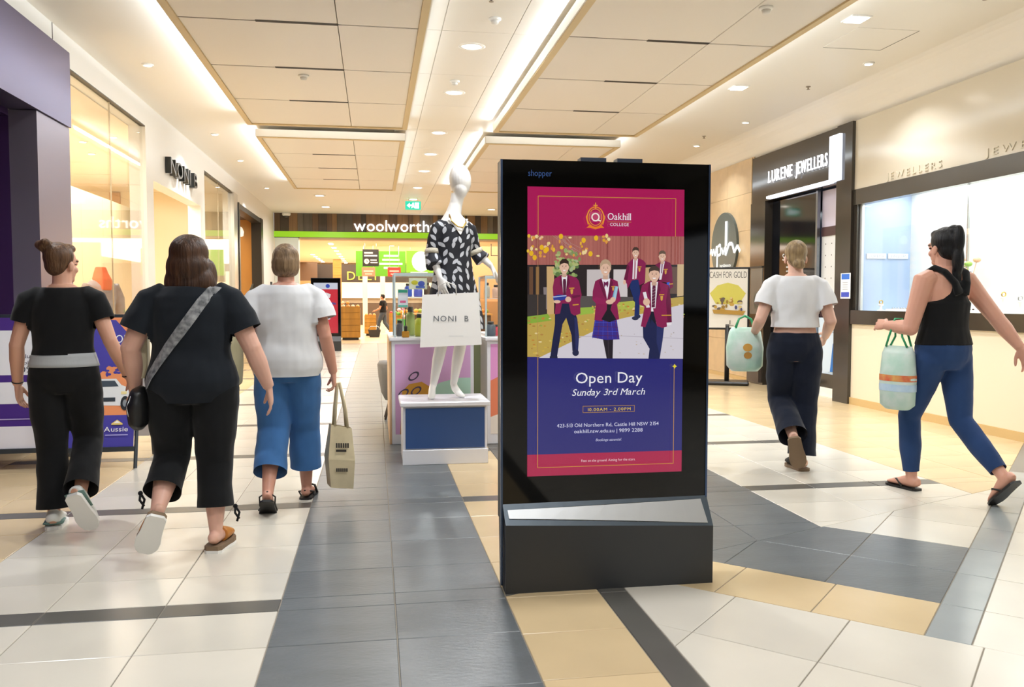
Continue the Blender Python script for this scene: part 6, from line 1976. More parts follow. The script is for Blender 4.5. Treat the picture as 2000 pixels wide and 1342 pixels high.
class Person:
    def __init__(s, label, loc, head, H, bx=1.0, by=1.0, skin_col='#e0ac94', group=None, lean=(0, 0), cat='person', turn=0.0, nod=0.0):
        s.k = H / 1.65
        s.t = thing('person', label, cat, loc, head, group)
        s.bx, s.by = bx, by
        s.lean = lean
        s.sk = skin('%d' % (abs(hash(label)) % 1), skin_col) if False else skin(skin_col[1:], skin_col)
        s.turn, s.nod = turn, nod
    def P(s, p):
        x, y, z = p
        q = max(0.0, z - 0.9)
        return V(((x + s.lean[0] * q) * s.k, (y + s.lean[1] * q) * s.k, z * s.k))
    def R(s, r):
        return tuple(a * s.k for a in r) if isinstance(r, (tuple, list)) else r * s.k
    def limb(s, mb, pts, rad, ref=(1, 0, 0), n=14):
        mb.loft([s.P(p) for p in pts], [s.R(r) for r in rad], ref=ref, n=n)
    def torso_rings(s, z0, z1, grow=0.0, gy=None, n=9, flare=0.0):
        pts, rad = [], []
        gy = grow if gy is None else gy
        for i in range(n + 1):
            z = z0 + (z1 - z0) * i / n
            a, b = tor(z)
            fl = flare * (1 - i / n) ** 2
            pts.append((0, 0, z))
            rad.append((a * s.bx + grow + fl, b * s.by + gy + fl * .7))
        return pts, rad
    def body(s, legs, arms, hips=0.09, thigh=1.0, arm=1.0, sc_hand=1.0):
        """legs/arms: dicts 'l','r' with joints in body space (x right, y forward)"""
        s.legs, s.arms, s.armf = legs, arms, arm
        mb = MB()
        pts, rad = s.torso_rings(0.79, 1.415, 0.0)
        s.limb(mb, pts, rad, n=22)
        s.limb(mb, [(0, 0, 1.37), (0, 0.005, 1.43), (0, 0.015, 1.50)], [(0.062, 0.058), (0.052, 0.052), (0.052, 0.052)])
        s.HT = M.Translation(s.P((0, 0.022, 1.513))) @ M.Rotation(s.turn, 4, 'Z') @ M.Rotation(s.nod, 4, 'X')
        head_geo(mb, s.HT, 0.92 * s.k)
        for sd, L in legs.items():
            sx = -1 if sd == 'l' else 1
            hip = (sx * hips * s.bx, 0, 0.86)
            kn, an = L['knee'], L['ankle']
            s.limb(mb, [(hip[0] * .9, 0, 0.90), hip, ((hip[0] + kn[0]) / 2, (hip[1] + kn[1]) / 2, (hip[2] + kn[2]) / 2), kn],
                   [0.085 * thigh, 0.088 * thigh, 0.074 * thigh, 0.055 * thigh], n=16)
            md = tuple(kn[i] + (an[i] - kn[i]) * 0.33 for i in range(3))
            s.limb(mb, [kn, md, tuple(kn[i] + (an[i] - kn[i]) * 0.72 for i in range(3)), an], [0.055 * thigh, 0.056 * thigh, 0.040 * thigh, 0.034], n=16)
            mb.ell(s.P(kn), s.R(0.0565 * thigh))
            foot_geo(mb, s.P(an), L.get('f', (0, 1, 0)), L.get('u', (0, 0, 1)), s.k)
        for sd, A in arms.items():
            sx = -1 if sd == 'l' else 1
            sh = (sx * 0.163 * s.bx ** 0.7, 0, 1.335)
            el, wr = A['elbow'], A['wrist']
            s.limb(mb, [(sh[0] * .72, 0, 1.345), sh, tuple(sh[i] + (el[i] - sh[i]) * 0.45 for i in range(3)), el], [0.052 * arm, 0.056 * arm, 0.047 * arm, 0.040 * arm])
            s.limb(mb, [el, tuple(el[i] + (wr[i] - el[i]) * 0.35 for i in range(3)), wr], [0.040 * arm, 0.041 * arm, 0.027 * arm ** .5])
            mb.ell(s.P(el), s.R(0.0415 * arm))
            dr = A.get('dir') or tuple(wr[i] - el[i] for i in range(3))
            hand_geo(mb, s.P(wr), dr, A.get('lat', (0, 1, 0)), A.get('nrm', (-sx, 0.2, 0)), A.get('curl', 0.3), sc=s.k * sc_hand)
        fused('body', mb, [s.sk, m_eye, m_lip, m_brow], s.t, 0.0048, 4, head_paint(s.HT, 0.92 * s.k)).name = 'body'
        return s
    def shirt(s, m, hem, grow=0.018, sleeve=0.55, srad=(0.072, 0.068, 0.064), name='t_shirt', flare=0.01, top=1.40, gy=None, arms=True, neck=None):
        mb = MB()
        cuts = []
        pts, rad = s.torso_rings(hem, top, grow, gy, 11, flare)
        pts = [(0, 0, hem - 0.035)] + pts
        rad = [rad[0]] + rad
        cuts.append((s.P((0, 0, hem)), (0, 0, -1), 0.6))
        s.limb(mb, pts, rad, n=26)
        if arms:
            for sd, A in s.arms.items():
                sx = -1 if sd == 'l' else 1
                sh = (sx * 0.163 * s.bx ** 0.7, 0, 1.335)
                el = A['elbow']
                e0 = tuple(sh[i] + (el[i] - sh[i]) * sleeve for i in range(3))
                dv = (V(el) - V(sh)).normalized()
                e = tuple(V(e0) + dv * 0.03)
                cuts.append((s.P(e0), dv, srad[2] * 1.5 * s.k, lambda c_: abs(c_.x) > (tor(c_.z / s.k)[0] * s.bx + grow + 0.012) * s.k))
                md = tuple((sh[i] + e[i]) / 2 for i in range(3))
                r0 = max(min(srad[0], 0.074), 0.056 * s.armf + 0.013)
                top_ = max(1.392, 1.335 + 0.056 * s.armf + 0.011)
                z1 = top_ - r0
                s.limb(mb, [(sh[0] * .35, 0, 1.345), (sh[0] * .75, 0, top_ + 0.012 - r0), (sh[0] * 1.02, 0, z1 - 0.008), (md[0] + sx * 0.006, md[1], md[2]), e],
                       [0.05, r0 * .95, r0, max(srad[1], 0.05 * s.armf + 0.012), srad[2]], n=18)
        return fused(name, mb, m, s.t, 0.0075, 9, cuts=cuts, fold=0.007)
    def trousers(s, m, top, rad, name='trousers', cut=1.0, grow=0.014, hips=0.09):
        """rad: thigh, knee, calf, hem radii (or (side, depth) pairs); cut: share of the shin covered"""
        mb = MB()
        cuts = []
        pts, rr = s.torso_rings(0.79, top, grow, None, 6)
        s.limb(mb, pts, rr, n=26)
        for sd, L in s.legs.items():
            sx = -1 if sd == 'l' else 1
            hip = (sx * hips * s.bx, 0, 0.86)
            kn, an = L['knee'], L['ankle']
            hem0 = tuple(kn[i] + (an[i] - kn[i]) * cut for i in range(3))
            dv = (V(an) - V(kn)).normalized()
            hem = tuple(V(hem0) + dv * 0.035)
            cuts.append((s.P(hem0), dv, rad[4] * 1.45 * s.k))
            md = tuple(kn[i] + (hem[i] - kn[i]) * 0.5 for i in range(3))
            th = tuple((hip[i] + kn[i]) / 2 for i in range(3))
            s.limb(mb, [(hip[0] * .85, 0, 0.92), hip, th, kn, md, hem], [rad[0], rad[0], rad[1], rad[2], rad[3], rad[4]], n=20)
        return fused(name, mb, m, s.t, 0.008, 8, cuts=cuts, fold=0.006 if rad[2] > 0.077 else 0.003)
    def hair(s, parts, m, voxel=0.006, smooth=14, name='hair'):
        mb = MB()
        k = 0.92 * s.k
        R3 = s.HT.to_3x3()
        for c_, r in parts:
            mb.ell(s.HT @ (V(c_) * k), tuple(a * k for a in r), R3, 20, 12)
        return fused(name, mb, m, s.t, voxel, smooth)

def cloth(name, col='#cccccc', rough=0.9, b=((9, 9, 5), 0.55), nz=((9, 9, 3), 0.16)):
    return mat(name, col, rough, bump=b, noise=nz, sheen=0.1, spec=0.2)
def hair_m(name, col, col2):
    return mat(name, col, 0.45, noise=((60, 60, 7), 0.0), mixcol=col2, bump=((90, 90, 8), 0.7), spec=0.35)
m_blackcl, m_navycl = cloth('cloth_black', '#17181a'), cloth('cloth_charcoal', '#1c2128')
m_navytr = cloth('cloth_navy', '#1a2030')
m_whitecl = cloth('cloth_white', '#e6e8ec', nz=((7, 7, 4), 0.06))
m_denim = cloth('denim_blue', '#4676b0', nz=((8, 8, 3), 0.25))
m_denim2 = cloth('denim_dark', '#2c4674', nz=((8, 8, 3), 0.2))
m_rub = mat('rubber_white', '#e9e8e4', 0.5)
m_rubk = mat('rubber_black', '#1f1e1d', 0.5)
BACKF, BACKU = (0, 0.42, -0.90), (0, 0.90, 0.42)        # a foot lifted behind, toes pointing down

# ---- girl in the black crop top
p = Person('young woman in black crop top and wide black trousers, brown hair in a bun', (-1.70, 5.0, 0), 0.10, 1.575, 1.02, 1.02, '#dba78e', 'shoppers walking away', turn=-0.55)
p.body({'l': {'knee': (-0.085, 0.04, 0.47), 'ankle': (-0.075, 0.0, 0.092), 'f': (-0.1, 1, 0)},
        'r': {'knee': (0.10, 0.10, 0.50), 'ankle': (0.11, -0.20, 0.235), 'f': (0.30, 0.40, -0.85), 'u': (0, 0.90, 0.42)}},
       {'l': {'elbow': (-0.238, -0.02, 1.07), 'wrist': (-0.258, 0.05, 0.84), 'lat': (0.1, 1, 0.1), 'nrm': (1, 0, 0), 'dir': (0.05, 0.12, -1), 'curl': 0.4},
        'r': {'elbow': (0.255, -0.04, 1.09), 'wrist': (0.340, 0.03, 0.87), 'lat': (0, 1, 0.1), 'nrm': (-1, 0, 0), 'dir': (0.12, 0.15, -1), 'curl': 0.4}}, arm=0.98)
p.shirt(m_blackcl, 1.015, 0.016, 0.52, (0.075, 0.070, 0.066), 'crop_top', 0.004)
mb = MB(); pts, rr = p.torso_rings(0.945, 1.022, 0.0195, None, 4); p.limb(mb, pts, rr, n=26); mb.build('waistband', cloth('waistband_grey', '#b7bcc0', nz=((5, 5, 30), 0.1)), p.t)
p.trousers(m_blackcl, 0.985, (0.105, 0.102, 0.082, 0.085, 0.095), cut=0.93)
p.hair([((0, -0.030, 0.068), (0.086, 0.094, 0.094)), ((0, -0.055, 0.02), (0.070, 0.060, 0.075)), ((0, 0.03, 0.12), (0.06, 0.06, 0.035)),
        ((-0.045, -0.088, 0.135), (0.050, 0.046, 0.042)), ((-0.075, -0.095, 0.14), (0.035, 0.03, 0.03)), ((-0.02, -0.11, 0.155), (0.03, 0.03, 0.025))], hair_m('hair_brown', '#6f5138', '#40291a'))
for sd in 'lr':
    L = p.legs[sd]
    an, f, u = p.P(L['ankle']), V(L.get('f', (0, 1, 0))), V(L.get('u', (0, 0, 1)))
    mb = MB(); foot_geo(mb, an, f, u, p.k, 0.010)
    sh = fused('sneaker', mb, mat('sneaker_white', '#e3e5e2', 0.5), p.t, 0.006, 2)
    sole_geo(an, f, u, 0.022, p.k, 0.012).build('sole', m_rub, sh)
    mb = MB(); sdv = f.normalized().cross(u.normalized())
    mb.loft([an - u.normalized() * 0.052 - f.normalized() * 0.05, an - u.normalized() * 0.050 + f.normalized() * 0.06], [(0.052, 0.007), (0.052, 0.007)], ref=sdv, n=12)
    mb.build('green_stripe', mat('sneaker_green', '#6f8f86', 0.6), sh)
for x, wz in ((-1, 'l'), (1, 'r')):
    w_ = p.P(p.arms[wz]['wrist']); e_ = p.P(p.arms[wz]['elbow'])
    a = w_.lerp(e_, 0.06); b = w_.lerp(e_, 0.085)
    MB().loft([a, b], [0.030, 0.031], n=16).build('bracelet', m_rubk, p.t)

# ---- woman in charcoal T-shirt with crossbody strap
p = Person('woman in charcoal T-shirt with a grey crossbody strap and cropped black trousers', (-0.905, 4.42, 0), 0.06, 1.575, 1.20, 1.20, '#e0b09c', 'shoppers walking away', turn=-0.25)
p.body({'r': {'knee': (0.10, 0.04, 0.47), 'ankle': (0.105, -0.02, 0.110), 'f': (0.22, 1, 0)},
        'l': {'knee': (-0.12, 0.08, 0.50), 'ankle': (-0.15, -0.20, 0.27), 'f': (-0.35, 0.45, -0.8), 'u': (0, 0.9, 0.45)}},
       {'l': {'elbow': (-0.295, -0.02, 1.08), 'wrist': (-0.285, 0.06, 0.86), 'lat': (0.1, 1, 0.1), 'nrm': (1, 0, 0), 'dir': (0.15, 0.15, -1), 'curl': 0.45},
        'r': {'elbow': (0.305, -0.03, 1.075), 'wrist': (0.385, 0.01, 0.86), 'lat': (0, 1, 0.1), 'nrm': (-1, 0, 0), 'dir': (0.10, 0.10, -1), 'curl': 0.3}}, hips=0.095, thigh=1.2, arm=1.2, sc_hand=1.04)
p.shirt(m_navycl, 0.80, 0.024, 0.66, (0.092, 0.090, 0.090), 't_shirt', 0.012)
p.trousers(m_blackcl, 0.95, (0.122, 0.114, 0.094, 0.090, 0.096), cut=0.66, hips=0.095)
p.hair([((0, -0.025, 0.066), (0.108, 0.114, 0.106)), ((0, -0.055, -0.02), (0.118, 0.088, 0.12)), ((-0.070, -0.035, -0.105), (0.066, 0.075, 0.095)), ((0.080, -0.035, -0.105), (0.070, 0.075, 0.095)),
        ((0.0, -0.070, -0.115), (0.105, 0.062, 0.085)), ((0.0, 0.03, 0.128), (0.07, 0.066, 0.038)), ((0.105, 0.005, -0.07), (0.04, 0.06, 0.10)), ((-0.10, 0.005, -0.07), (0.036, 0.06, 0.10)), ((0.115, -0.01, -0.14), (0.045, 0.05, 0.05))],
       hair_m('hair_dark_brown', '#513522', '#2e1c12'))
# crossbody strap over the right shoulder, round the back to the left hip
def around(pp, x, z, off, sgn):
    a, b = tor(z)
    rx, ry = a * pp.bx + off, b * pp.by + off
    y = sgn * ry * math.sqrt(max(0.03, 1 - min(0.97, (x / rx) ** 2)))
    return pp.P((x, y, z))
line = [(0.135, 1.395), (0.11, 1.37), (0.07, 1.315), (0.02, 1.24), (-0.03, 1.17), (-0.09, 1.09), (-0.145, 1.01), (-0.19, 0.94), (-0.215, 0.89)]
pts = [around(p, x, z, 0.034, -1) for x, z in line]
mb = MB()
vs, fs = [], []
for i, q in enumerate(pts):
    tdir = (pts[min(i + 1, len(pts) - 1)] - pts[max(i - 1, 0)]).normalized()
    nrm = V((q.x, q.y, 0)).normalized() if i else V((0, -0.5, 0.8)).normalized()
    sdv = tdir.cross(nrm).normalized()
    for a, b in ((-0.026, 0.0), (0.026, 0.0), (0.026, 0.004), (-0.026, 0.004)):
        vs.append(q + sdv * a + nrm * b)
for i in range(len(pts) - 1):
    for k in range(4):
        fs.append((i * 4 + k, i * 4 + (k + 1) % 4, i * 4 + 4 + (k + 1) % 4, i * 4 + 4 + k))
mb.add(vs, fs, 0)
st_ = thing('crossbody_bag', 'black crossbody pouch on a wide grey patterned strap across the charcoal T-shirt', 'bag', p.t.location, p.t.rotation_euler.z)
mb.build('strap', mat('strap_grey', '#a9abae', 0.5, noise=((40, 40, 40), 0.0), mixcol='#54575c'), st_)
mb = MB()
mb.loft([p.P((-0.262, -0.03, 0.66)), p.P((-0.262, -0.03, 0.69)), p.P((-0.262, -0.03, 0.79)), p.P((-0.252, -0.03, 0.86)), p.P((-0.242, -0.03, 0.885))], [(0.02, 0.05), (0.045, 0.095), (0.055, 0.105), (0.04, 0.09), (0.01, 0.03)], n=18)
fused('pouch', mb, mat('leather_black', '#141416', 0.4), st_, 0.008, 3)
mb = MB(); mb.tube([p.P((-0.28, -0.11, 0.84)), p.P((-0.30, -0.12, 0.79)), p.P((-0.29, -0.12, 0.74))], 0.004); mb.build('zip_pull', m_silver, st_)
tb = thing('cream_tote', 'flat cream bag tucked between the arm and side of the strapped woman', 'bag', p.t.location, p.t.rotation_euler.z)
mb = MB()
a_ = [p.P(q) for q in ((-0.30, 0.0, 0.92), (-0.225, 0.03, 0.92), (-0.225, 0.03, 1.14), (-0.275, 0.0, 1.16))]
mb.add(a_ + [q + V((0, 0.07, 0)) for q in a_], [(0, 1, 2, 3), (7, 6, 5, 4), (0, 4, 5, 1), (1, 5, 6, 2), (2, 6, 7, 3), (3, 7, 4, 0)])
mb.build('bag', cloth('canvas_cream', '#dccfae'), tb)
mb = MB(); mb.tube([p.P((-0.25, 0.05, 1.15)), p.P((-0.235, 0.06, 1.30)), p.P((-0.20, 0.04, 1.39))], 0.008); mb.build('strap', cloth('canvas_cream'), tb)
for sd in 'lr':
    L = p.legs[sd]
    an, f, u = p.P(L['ankle']), V(L.get('f', (0, 1, 0))).normalized(), V(L.get('u', (0, 0, 1))).normalized()
    mb = MB(); sdv = f.cross(u)
    o_ = an - u * 0.072 * p.k
    mb.loft([o_ + f * 0.045 + u * 0.034, o_ + f * 0.10 + u * 0.030, o_ + f * 0.15 + u * 0.022, o_ + f * 0.185 + u * 0.016, o_ + f * 0.198 + u * 0.012],
            [(0.047, 0.044), (0.052, 0.034), (0.049, 0.024), (0.032, 0.016), (0.01, 0.008)], ref=sdv, n=16)
    sh = fused('slip_on_shoe', mb, mat('leather_tan', '#b9772f', 0.5), p.t, 0.006, 2)
    sole_geo(an, f, u, 0.022, p.k, 0.014).build('cork_sole', mat('cork', '#7d6750', 0.7), sh)
    sole_geo(an, f, u, 0.016, p.k, 0.015, lo=0.022).build('white_sole', m_rub, sh)
    kn = p.P(L['knee']); h = kn.lerp(an, 0.66)
    mb = MB(); o2 = h + V((0.098 if sd == 'r' else -0.098, -0.02, 0))
    mb.tube([o2, o2 + V((0.02, -0.01, -0.03)), o2 + V((0.008, -0.012, -0.075))], 0.006); mb.tube([o2, o2 + V((0.0, -0.02, -0.03)), o2 + V((0.02, -0.02, -0.06))], 0.006)
    mb.ell(o2, 0.012, n=8, m=6)
    mb.build('hem_tie', m_blackcl, p.t)

# ---- woman in the white T-shirt, blue jeans
p = Person('woman with short fair bob in loose white T-shirt and cropped blue jeans', (-0.535, 5.33, 0), 0.02, 1.60, 1.07, 1.10, '#d29a84', 'shoppers walking away')
p.body({'r': {'knee': (0.095, 0.13, 0.48), 'ankle': (0.10, 0.17, 0.085), 'f': (0.12, 1, 0)},
        'l': {'knee': (-0.09, 0.03, 0.48), 'ankle': (-0.105, -0.24, 0.135), 'f': (-0.05, 0.80, -0.60), 'u': (0, 0.60, 0.80)}},
       {'r': {'elbow': (0.240, -0.03, 1.075), 'wrist': (0.285, 0.03, 0.84), 'lat': (0, 1, 0.1), 'nrm': (-1, 0, 0), 'dir': (0.05, 0.08, -1), 'curl': 0.75},
        'l': {'elbow': (-0.238, -0.02, 1.085), 'wrist': (-0.222, 0.14, 0.90), 'lat': (0.3, 1, 0.1), 'nrm': (1, 0, 0), 'dir': (0.2, 0.5, -0.9), 'curl': 0.4}}, thigh=1.1)
p.shirt(m_whitecl, 0.83, 0.036, 0.58, (0.092, 0.095, 0.100), 't_shirt', 0.012)
p.trousers(m_denim, 0.96, (0.112, 0.112, 0.100, 0.100, 0.104), name='jeans', cut=0.68)
p.hair([((0, -0.020, 0.066), (0.092, 0.104, 0.098)), ((0, -0.035, 0.03), (0.096, 0.098, 0.085)), ((0, -0.045, 0.0), (0.095, 0.088, 0.075)), ((0, -0.04, -0.03), (0.088, 0.070, 0.045)), ((0, 0.03, 0.118), (0.06, 0.062, 0.036))], hair_m('hair_fair', '#94795a', '#5f4a35'))
for sd in 'lr':
    L = p.legs[sd]
    an, f, u = p.P(L['ankle']), V(L.get('f', (0, 1, 0))).normalized(), V(L.get('u', (0, 0, 1))).normalized()
    sh = sole_geo(an, f, u, 0.013, p.k, 0.008).build('sandal', m_rubk, p.t)
    sdv = f.cross(u); o_ = an - u * 0.072 * p.k
    mb = MB()
    mb.tube([o_ + f * 0.10 + sdv * 0.050, o_ + f * 0.10 + sdv * 0.035 + u * 0.05, o_ + f * 0.10 + u * 0.058, o_ + f * 0.10 - sdv * 0.035 + u * 0.05, o_ + f * 0.10 - sdv * 0.050], 0.008)
    mb.build('front_strap', m_rubk, sh)
    mb = MB()
    mb.tube([o_ + f * 0.03 + sdv * 0.042, o_ - f * 0.02 + sdv * 0.045 + u * 0.035, o_ - f * 0.062 + u * 0.05, o_ - f * 0.02 - sdv * 0.045 + u * 0.035, o_ + f * 0.03 - sdv * 0.042], 0.005)
    mb.build('heel_strap', m_rubk, sh)
# canvas tote in her right hand
tt = thing('canvas_tote', 'cream canvas tote bag with black print held beside the blue jeans', 'bag', (p.t.location.x + 0.295, p.t.location.y + 0.06, 0.10), 0.25)
mb = MB()
mb.add([(-0.055, -0.06, 0), (0.085, -0.06, -0.02), (0.085, 0.06, -0.02), (-0.055, 0.06, 0), (-0.045, -0.03, 0.39), (0.085, -0.03, 0.36), (0.085, 0.03, 0.36), (-0.045, 0.03, 0.39),
        (-0.07, -0.07, 0.18), (0.095, -0.07, 0.16), (0.095, 0.07, 0.16), (-0.07, 0.07, 0.18)],
       [(0, 3, 2, 1), (0, 1, 9, 8), (8, 9, 5, 4), (1, 2, 10, 9), (9, 10, 6, 5), (2, 3, 11, 10), (10, 11, 7, 6), (3, 0, 8, 11), (11, 8, 4, 7)])
mb.build('bag', cloth('canvas_natural', '#d6c8a6', nz=((20, 20, 20), 0.08)), tt)
hx, hy, hz = p.P((0.29, 0.05, 0.735))
top = V((0.005, -0.01, 0.645))
for s in (-1, 1):
    mb = MB()
    mb.tube([V((-0.02, s * 0.03, 0.38)), V((-0.012, s * 0.025, 0.50)), top + V((-0.004, s * 0.01, 0)), top + V((0.01, s * 0.01, 0.004)), V((0.05, s * 0.025, 0.48)), V((0.06, s * 0.03, 0.365))], 0.008)
    mb.build('handle', cloth('canvas_natural'), tt)
c = Canvas(0.0008)
for k, (z, wd, hh) in enumerate(((0.25, 0.085, 0.03), (0.225, 0.09, 0.014), (0.10, 0.075, 0.022))):
    n = 6 if k != 1 else 1
    for j in range(n):
        c.rect(0.0 + wd * j / n, z, 0.0 + wd * (j + .72) / n, z + hh, '#3a3531', j == 0)
c.build('print', m_print, tt, (-0.025, -0.0735, 0), (1, 0, -0.08), (0, 0, 1))
# shoulder pouch on her left side
tt = thing('shoulder_pouch', 'slouchy beige shoulder bag on the left side of the white shirt', 'bag', p.t.location, p.t.rotation_euler.z)
mb = MB()
mb.loft([p.P((-0.355, 0.0, 0.74)), p.P((-0.36, 0.0, 0.79)), p.P((-0.35, 0.0, 0.92)), p.P((-0.315, 0.0, 1.04)), p.P((-0.295, 0.0, 1.09))], [(0.03, 0.05), (0.085, 0.11), (0.085, 0.11), (0.05, 0.08), (0.02, 0.05)], n=18)
fused('bag', mb, cloth('pouch_beige', '#b9b08f'), tt, 0.009, 3)
mb = MB(); mb.tube([p.P((-0.30, 0.0, 1.08)), p.P((-0.27, 0.05, 1.25)), p.P((-0.20, 0.0, 1.40)), p.P((-0.235, -0.07, 1.27)), p.P((-0.29, -0.03, 1.08))], 0.009); mb.build('strap', mat('pouch_strap', '#8f8266', 0.7), tt)
mb = MB(); mb.ell(p.P((-0.315, -0.06, 1.13)), (0.012, 0.010, 0.025)); mb.build('buckle', m_gold, tt)

# ---- woman in the white crop top (right)
p = Person('woman in white crop top and navy wide trousers walking towards the jewellers', (3.07, 5.84, 0), -0.34, 1.70, 0.98, 1.0, '#e2b6a2', 'shoppers walking away')
p.body({'r': {'knee': (0.085, 0.05, 0.48), 'ankle': (0.06, 0.0, 0.092), 'f': (-0.35, 1, 0)},
        'l': {'knee': (-0.08, 0.10, 0.50), 'ankle': (-0.03, -0.24, 0.27), 'f': (0.2, 0.40, -0.85), 'u': (0, 0.9, 0.42)}},
       {'l': {'elbow': (-0.245, -0.05, 1.09), 'wrist': (-0.265, 0.17, 0.985), 'lat': (0.2, 0.3, 1), 'nrm': (1, 0, 0), 'dir': (0.0, 1, -0.35), 'curl': 0.8},
        'r': {'elbow': (0.235, -0.05, 1.08), 'wrist': (0.235, 0.15, 0.96), 'lat': (0, 0.4, 1), 'nrm': (-1, 0, 0), 'dir': (0.0, 1, -0.45), 'curl': 0.5}})
p.shirt(m_whitecl, 1.035, 0.020, 0.60, (0.080, 0.080, 0.082), 'crop_top', 0.010)
p.trousers(m_navytr, 0.995, (0.108, 0.104, 0.090, 0.092, 0.100), cut=0.95)
p.hair([((0, -0.022, 0.066), (0.086, 0.098, 0.094)), ((0, -0.055, 0.015), (0.072, 0.060, 0.070)), ((0.01, -0.095, -0.03), (0.045, 0.040, 0.040)), ((0.03, -0.09, -0.045), (0.03, 0.03, 0.028)), ((0, 0.03, 0.116), (0.058, 0.06, 0.034))], hair_m('hair_blond', '#a68e68', '#6e5940'))
for sd in 'lr':
    L = p.legs[sd]
    an, f, u = p.P(L['ankle']), V(L.get('f', (0, 1, 0))).normalized(), V(L.get('u', (0, 0, 1))).normalized()
    sdv = f.cross(u); o_ = an - u * 0.072 * p.k
    mb = MB()
    mb.loft([o_ + f * 0.02 + u * 0.036, o_ + f * 0.06 + u * 0.040, o_ + f * 0.12 + u * 0.032, o_ + f * 0.17 + u * 0.022, o_ + f * 0.20 + u * 0.014], [(0.046, 0.040), (0.05, 0.042), (0.053, 0.034), (0.046, 0.022), (0.02, 0.010)], ref=sdv, n=16)
    sh = fused('clog', mb, mat('suede_black', '#25231f', 0.8), p.t, 0.006, 2)
    sole_geo(an, f, u, 0.020, p.k, 0.012).build('sole', mat('cork'), sh)
m_bagw = mat('shopping_bag_white', '#dbe6e2', 0.4, noise=(7, 0.0), mixcol='#a9d4c2', bump=(12, 0.5))
tt = thing('shopping_bag', 'green and white shopping bag carried by the woman in navy trousers', 'bag', (p.t.location.x - 0.255, p.t.location.y + 0.30, 0.72), -0.30)
mb = MB()
mb.loft([(0, 0, 0.0), (0, 0, 0.04), (0, 0, 0.18), (0, 0, 0.30), (0, 0, 0.335)], [(0.10, 0.07), (0.135, 0.095), (0.14, 0.10), (0.12, 0.07), (0.10, 0.03)], n=20, power=3)
mb.build('bag', m_bagw, tt)
for s in (-1, 1):
    MB().tube([(s * 0.07, -0.03, 0.33), (s * 0.045, -0.01, 0.40), (0.0, 0.0, 0.425), (0, 0.02, 0.42), (s * 0.045, 0.02, 0.40), (s * 0.07, 0.03, 0.33)], 0.007).build('handle', mat('bag_green', '#2fa06a', 0.5), tt)
c = Canvas(0.0008)
c.ell(0.01, 0.185, 0.035, 0.03, '#d8a24a'); c.ell(0.012, 0.125, 0.03, 0.026, '#b8863a')
c.build('print', m_print, tt, (0, -0.1010, 0))

# ---- woman in the black tank top (right edge)
p = Person('woman with long black ponytail in black tank top and blue skinny jeans', (3.60, 4.90, 0), 0.16, 1.72, 1.0, 1.06, '#dca58f', 'shoppers walking away')
p.body({'l': {'knee': (-0.06, 0.20, 0.47), 'ankle': (-0.03, 0.20, 0.085), 'f': (-0.05, 1, 0)},
        'r': {'knee': (0.09, -0.06, 0.47), 'ankle': (0.10, -0.36, 0.19), 'f': (0.05, 0.72, -0.70), 'u': (0, 0.70, 0.72)}},
       {'l': {'elbow': (-0.240, 0.02, 1.045), 'wrist': (-0.215, 0.245, 1.055), 'lat': (0.5, 0.0, 0.85), 'nrm': (0.85, 0, -0.5), 'dir': (0.1, 1, 0.05), 'curl': 0.45},
        'r': {'elbow': (0.265, -0.14, 1.10), 'wrist': (0.33, -0.25, 0.93), 'lat': (0.1, 0.9, -0.4), 'nrm': (-1, 0.1, 0), 'dir': (0.2, -0.35, -0.9), 'curl': 0.35}}, arm=1.14, thigh=1.0)
mb = MB()
pts, rr = p.torso_rings(0.94, 1.20, 0.013, None, 7, 0.004); p.limb(mb, pts, rr, n=26)
pts, rr = p.torso_rings(1.19, 1.33, 0.010, None, 5)
p.limb(mb, pts, [(a * (1 - 0.13 * i), b) for i, (a, b) in enumerate(rr)], n=26)
for s in (-1, 1):
    p.limb(mb, [(s * 0.02, -0.128, 1.25), (s * 0.045, -0.118, 1.32), (s * 0.08, -0.075, 1.385), (s * 0.092, -0.01, 1.412), (s * 0.092, 0.07, 1.375), (s * 0.08, 0.115, 1.29), (s * 0.08, 0.125, 1.2)], [(0.034, 0.018)] + [(0.026, 0.018)] * 6, n=10)
fused('tank_top', mb, m_blackcl, p.t, 0.006, 4)
p.trousers(m_denim2, 0.975, (0.100, 0.088, 0.068, 0.066, 0.046), name='jeans', cut=0.90, grow=0.012)
p.hair([((0, -0.022, 0.068), (0.086, 0.100, 0.096)), ((0, -0.05, 0.01), (0.072, 0.062, 0.075)), ((0, -0.085, 0.130), (0.045, 0.045, 0.042)), ((0, -0.125, 0.07), (0.040, 0.038, 0.10)),
        ((0, -0.125, -0.06), (0.042, 0.034, 0.11)), ((0, -0.115, -0.17), (0.036, 0.028, 0.09)), ((0, 0.03, 0.116), (0.058, 0.06, 0.034))], hair_m('hair_black', '#15161a', '#07080a'))
for sd in 'lr':
    L = p.legs[sd]
    an, f, u = p.P(L['ankle']), V(L.get('f', (0, 1, 0))).normalized(), V(L.get('u', (0, 0, 1))).normalized()
    sh = sole_geo(an, f, u, 0.014, p.k, 0.008).build('flip_flop', m_rubk, p.t)
    sdv = f.cross(u); o_ = an - u * 0.072 * p.k
    MB().tube([o_ + f * 0.04 + sdv * 0.042, o_ + f * 0.09 + sdv * 0.036 + u * 0.045, o_ + f * 0.15 + u * 0.030, o_ + f * 0.09 - sdv * 0.036 + u * 0.045, o_ + f * 0.04 - sdv * 0.042], 0.006).build('thong_strap', m_rubk, sh)
hd = p.t.rotation_euler.z
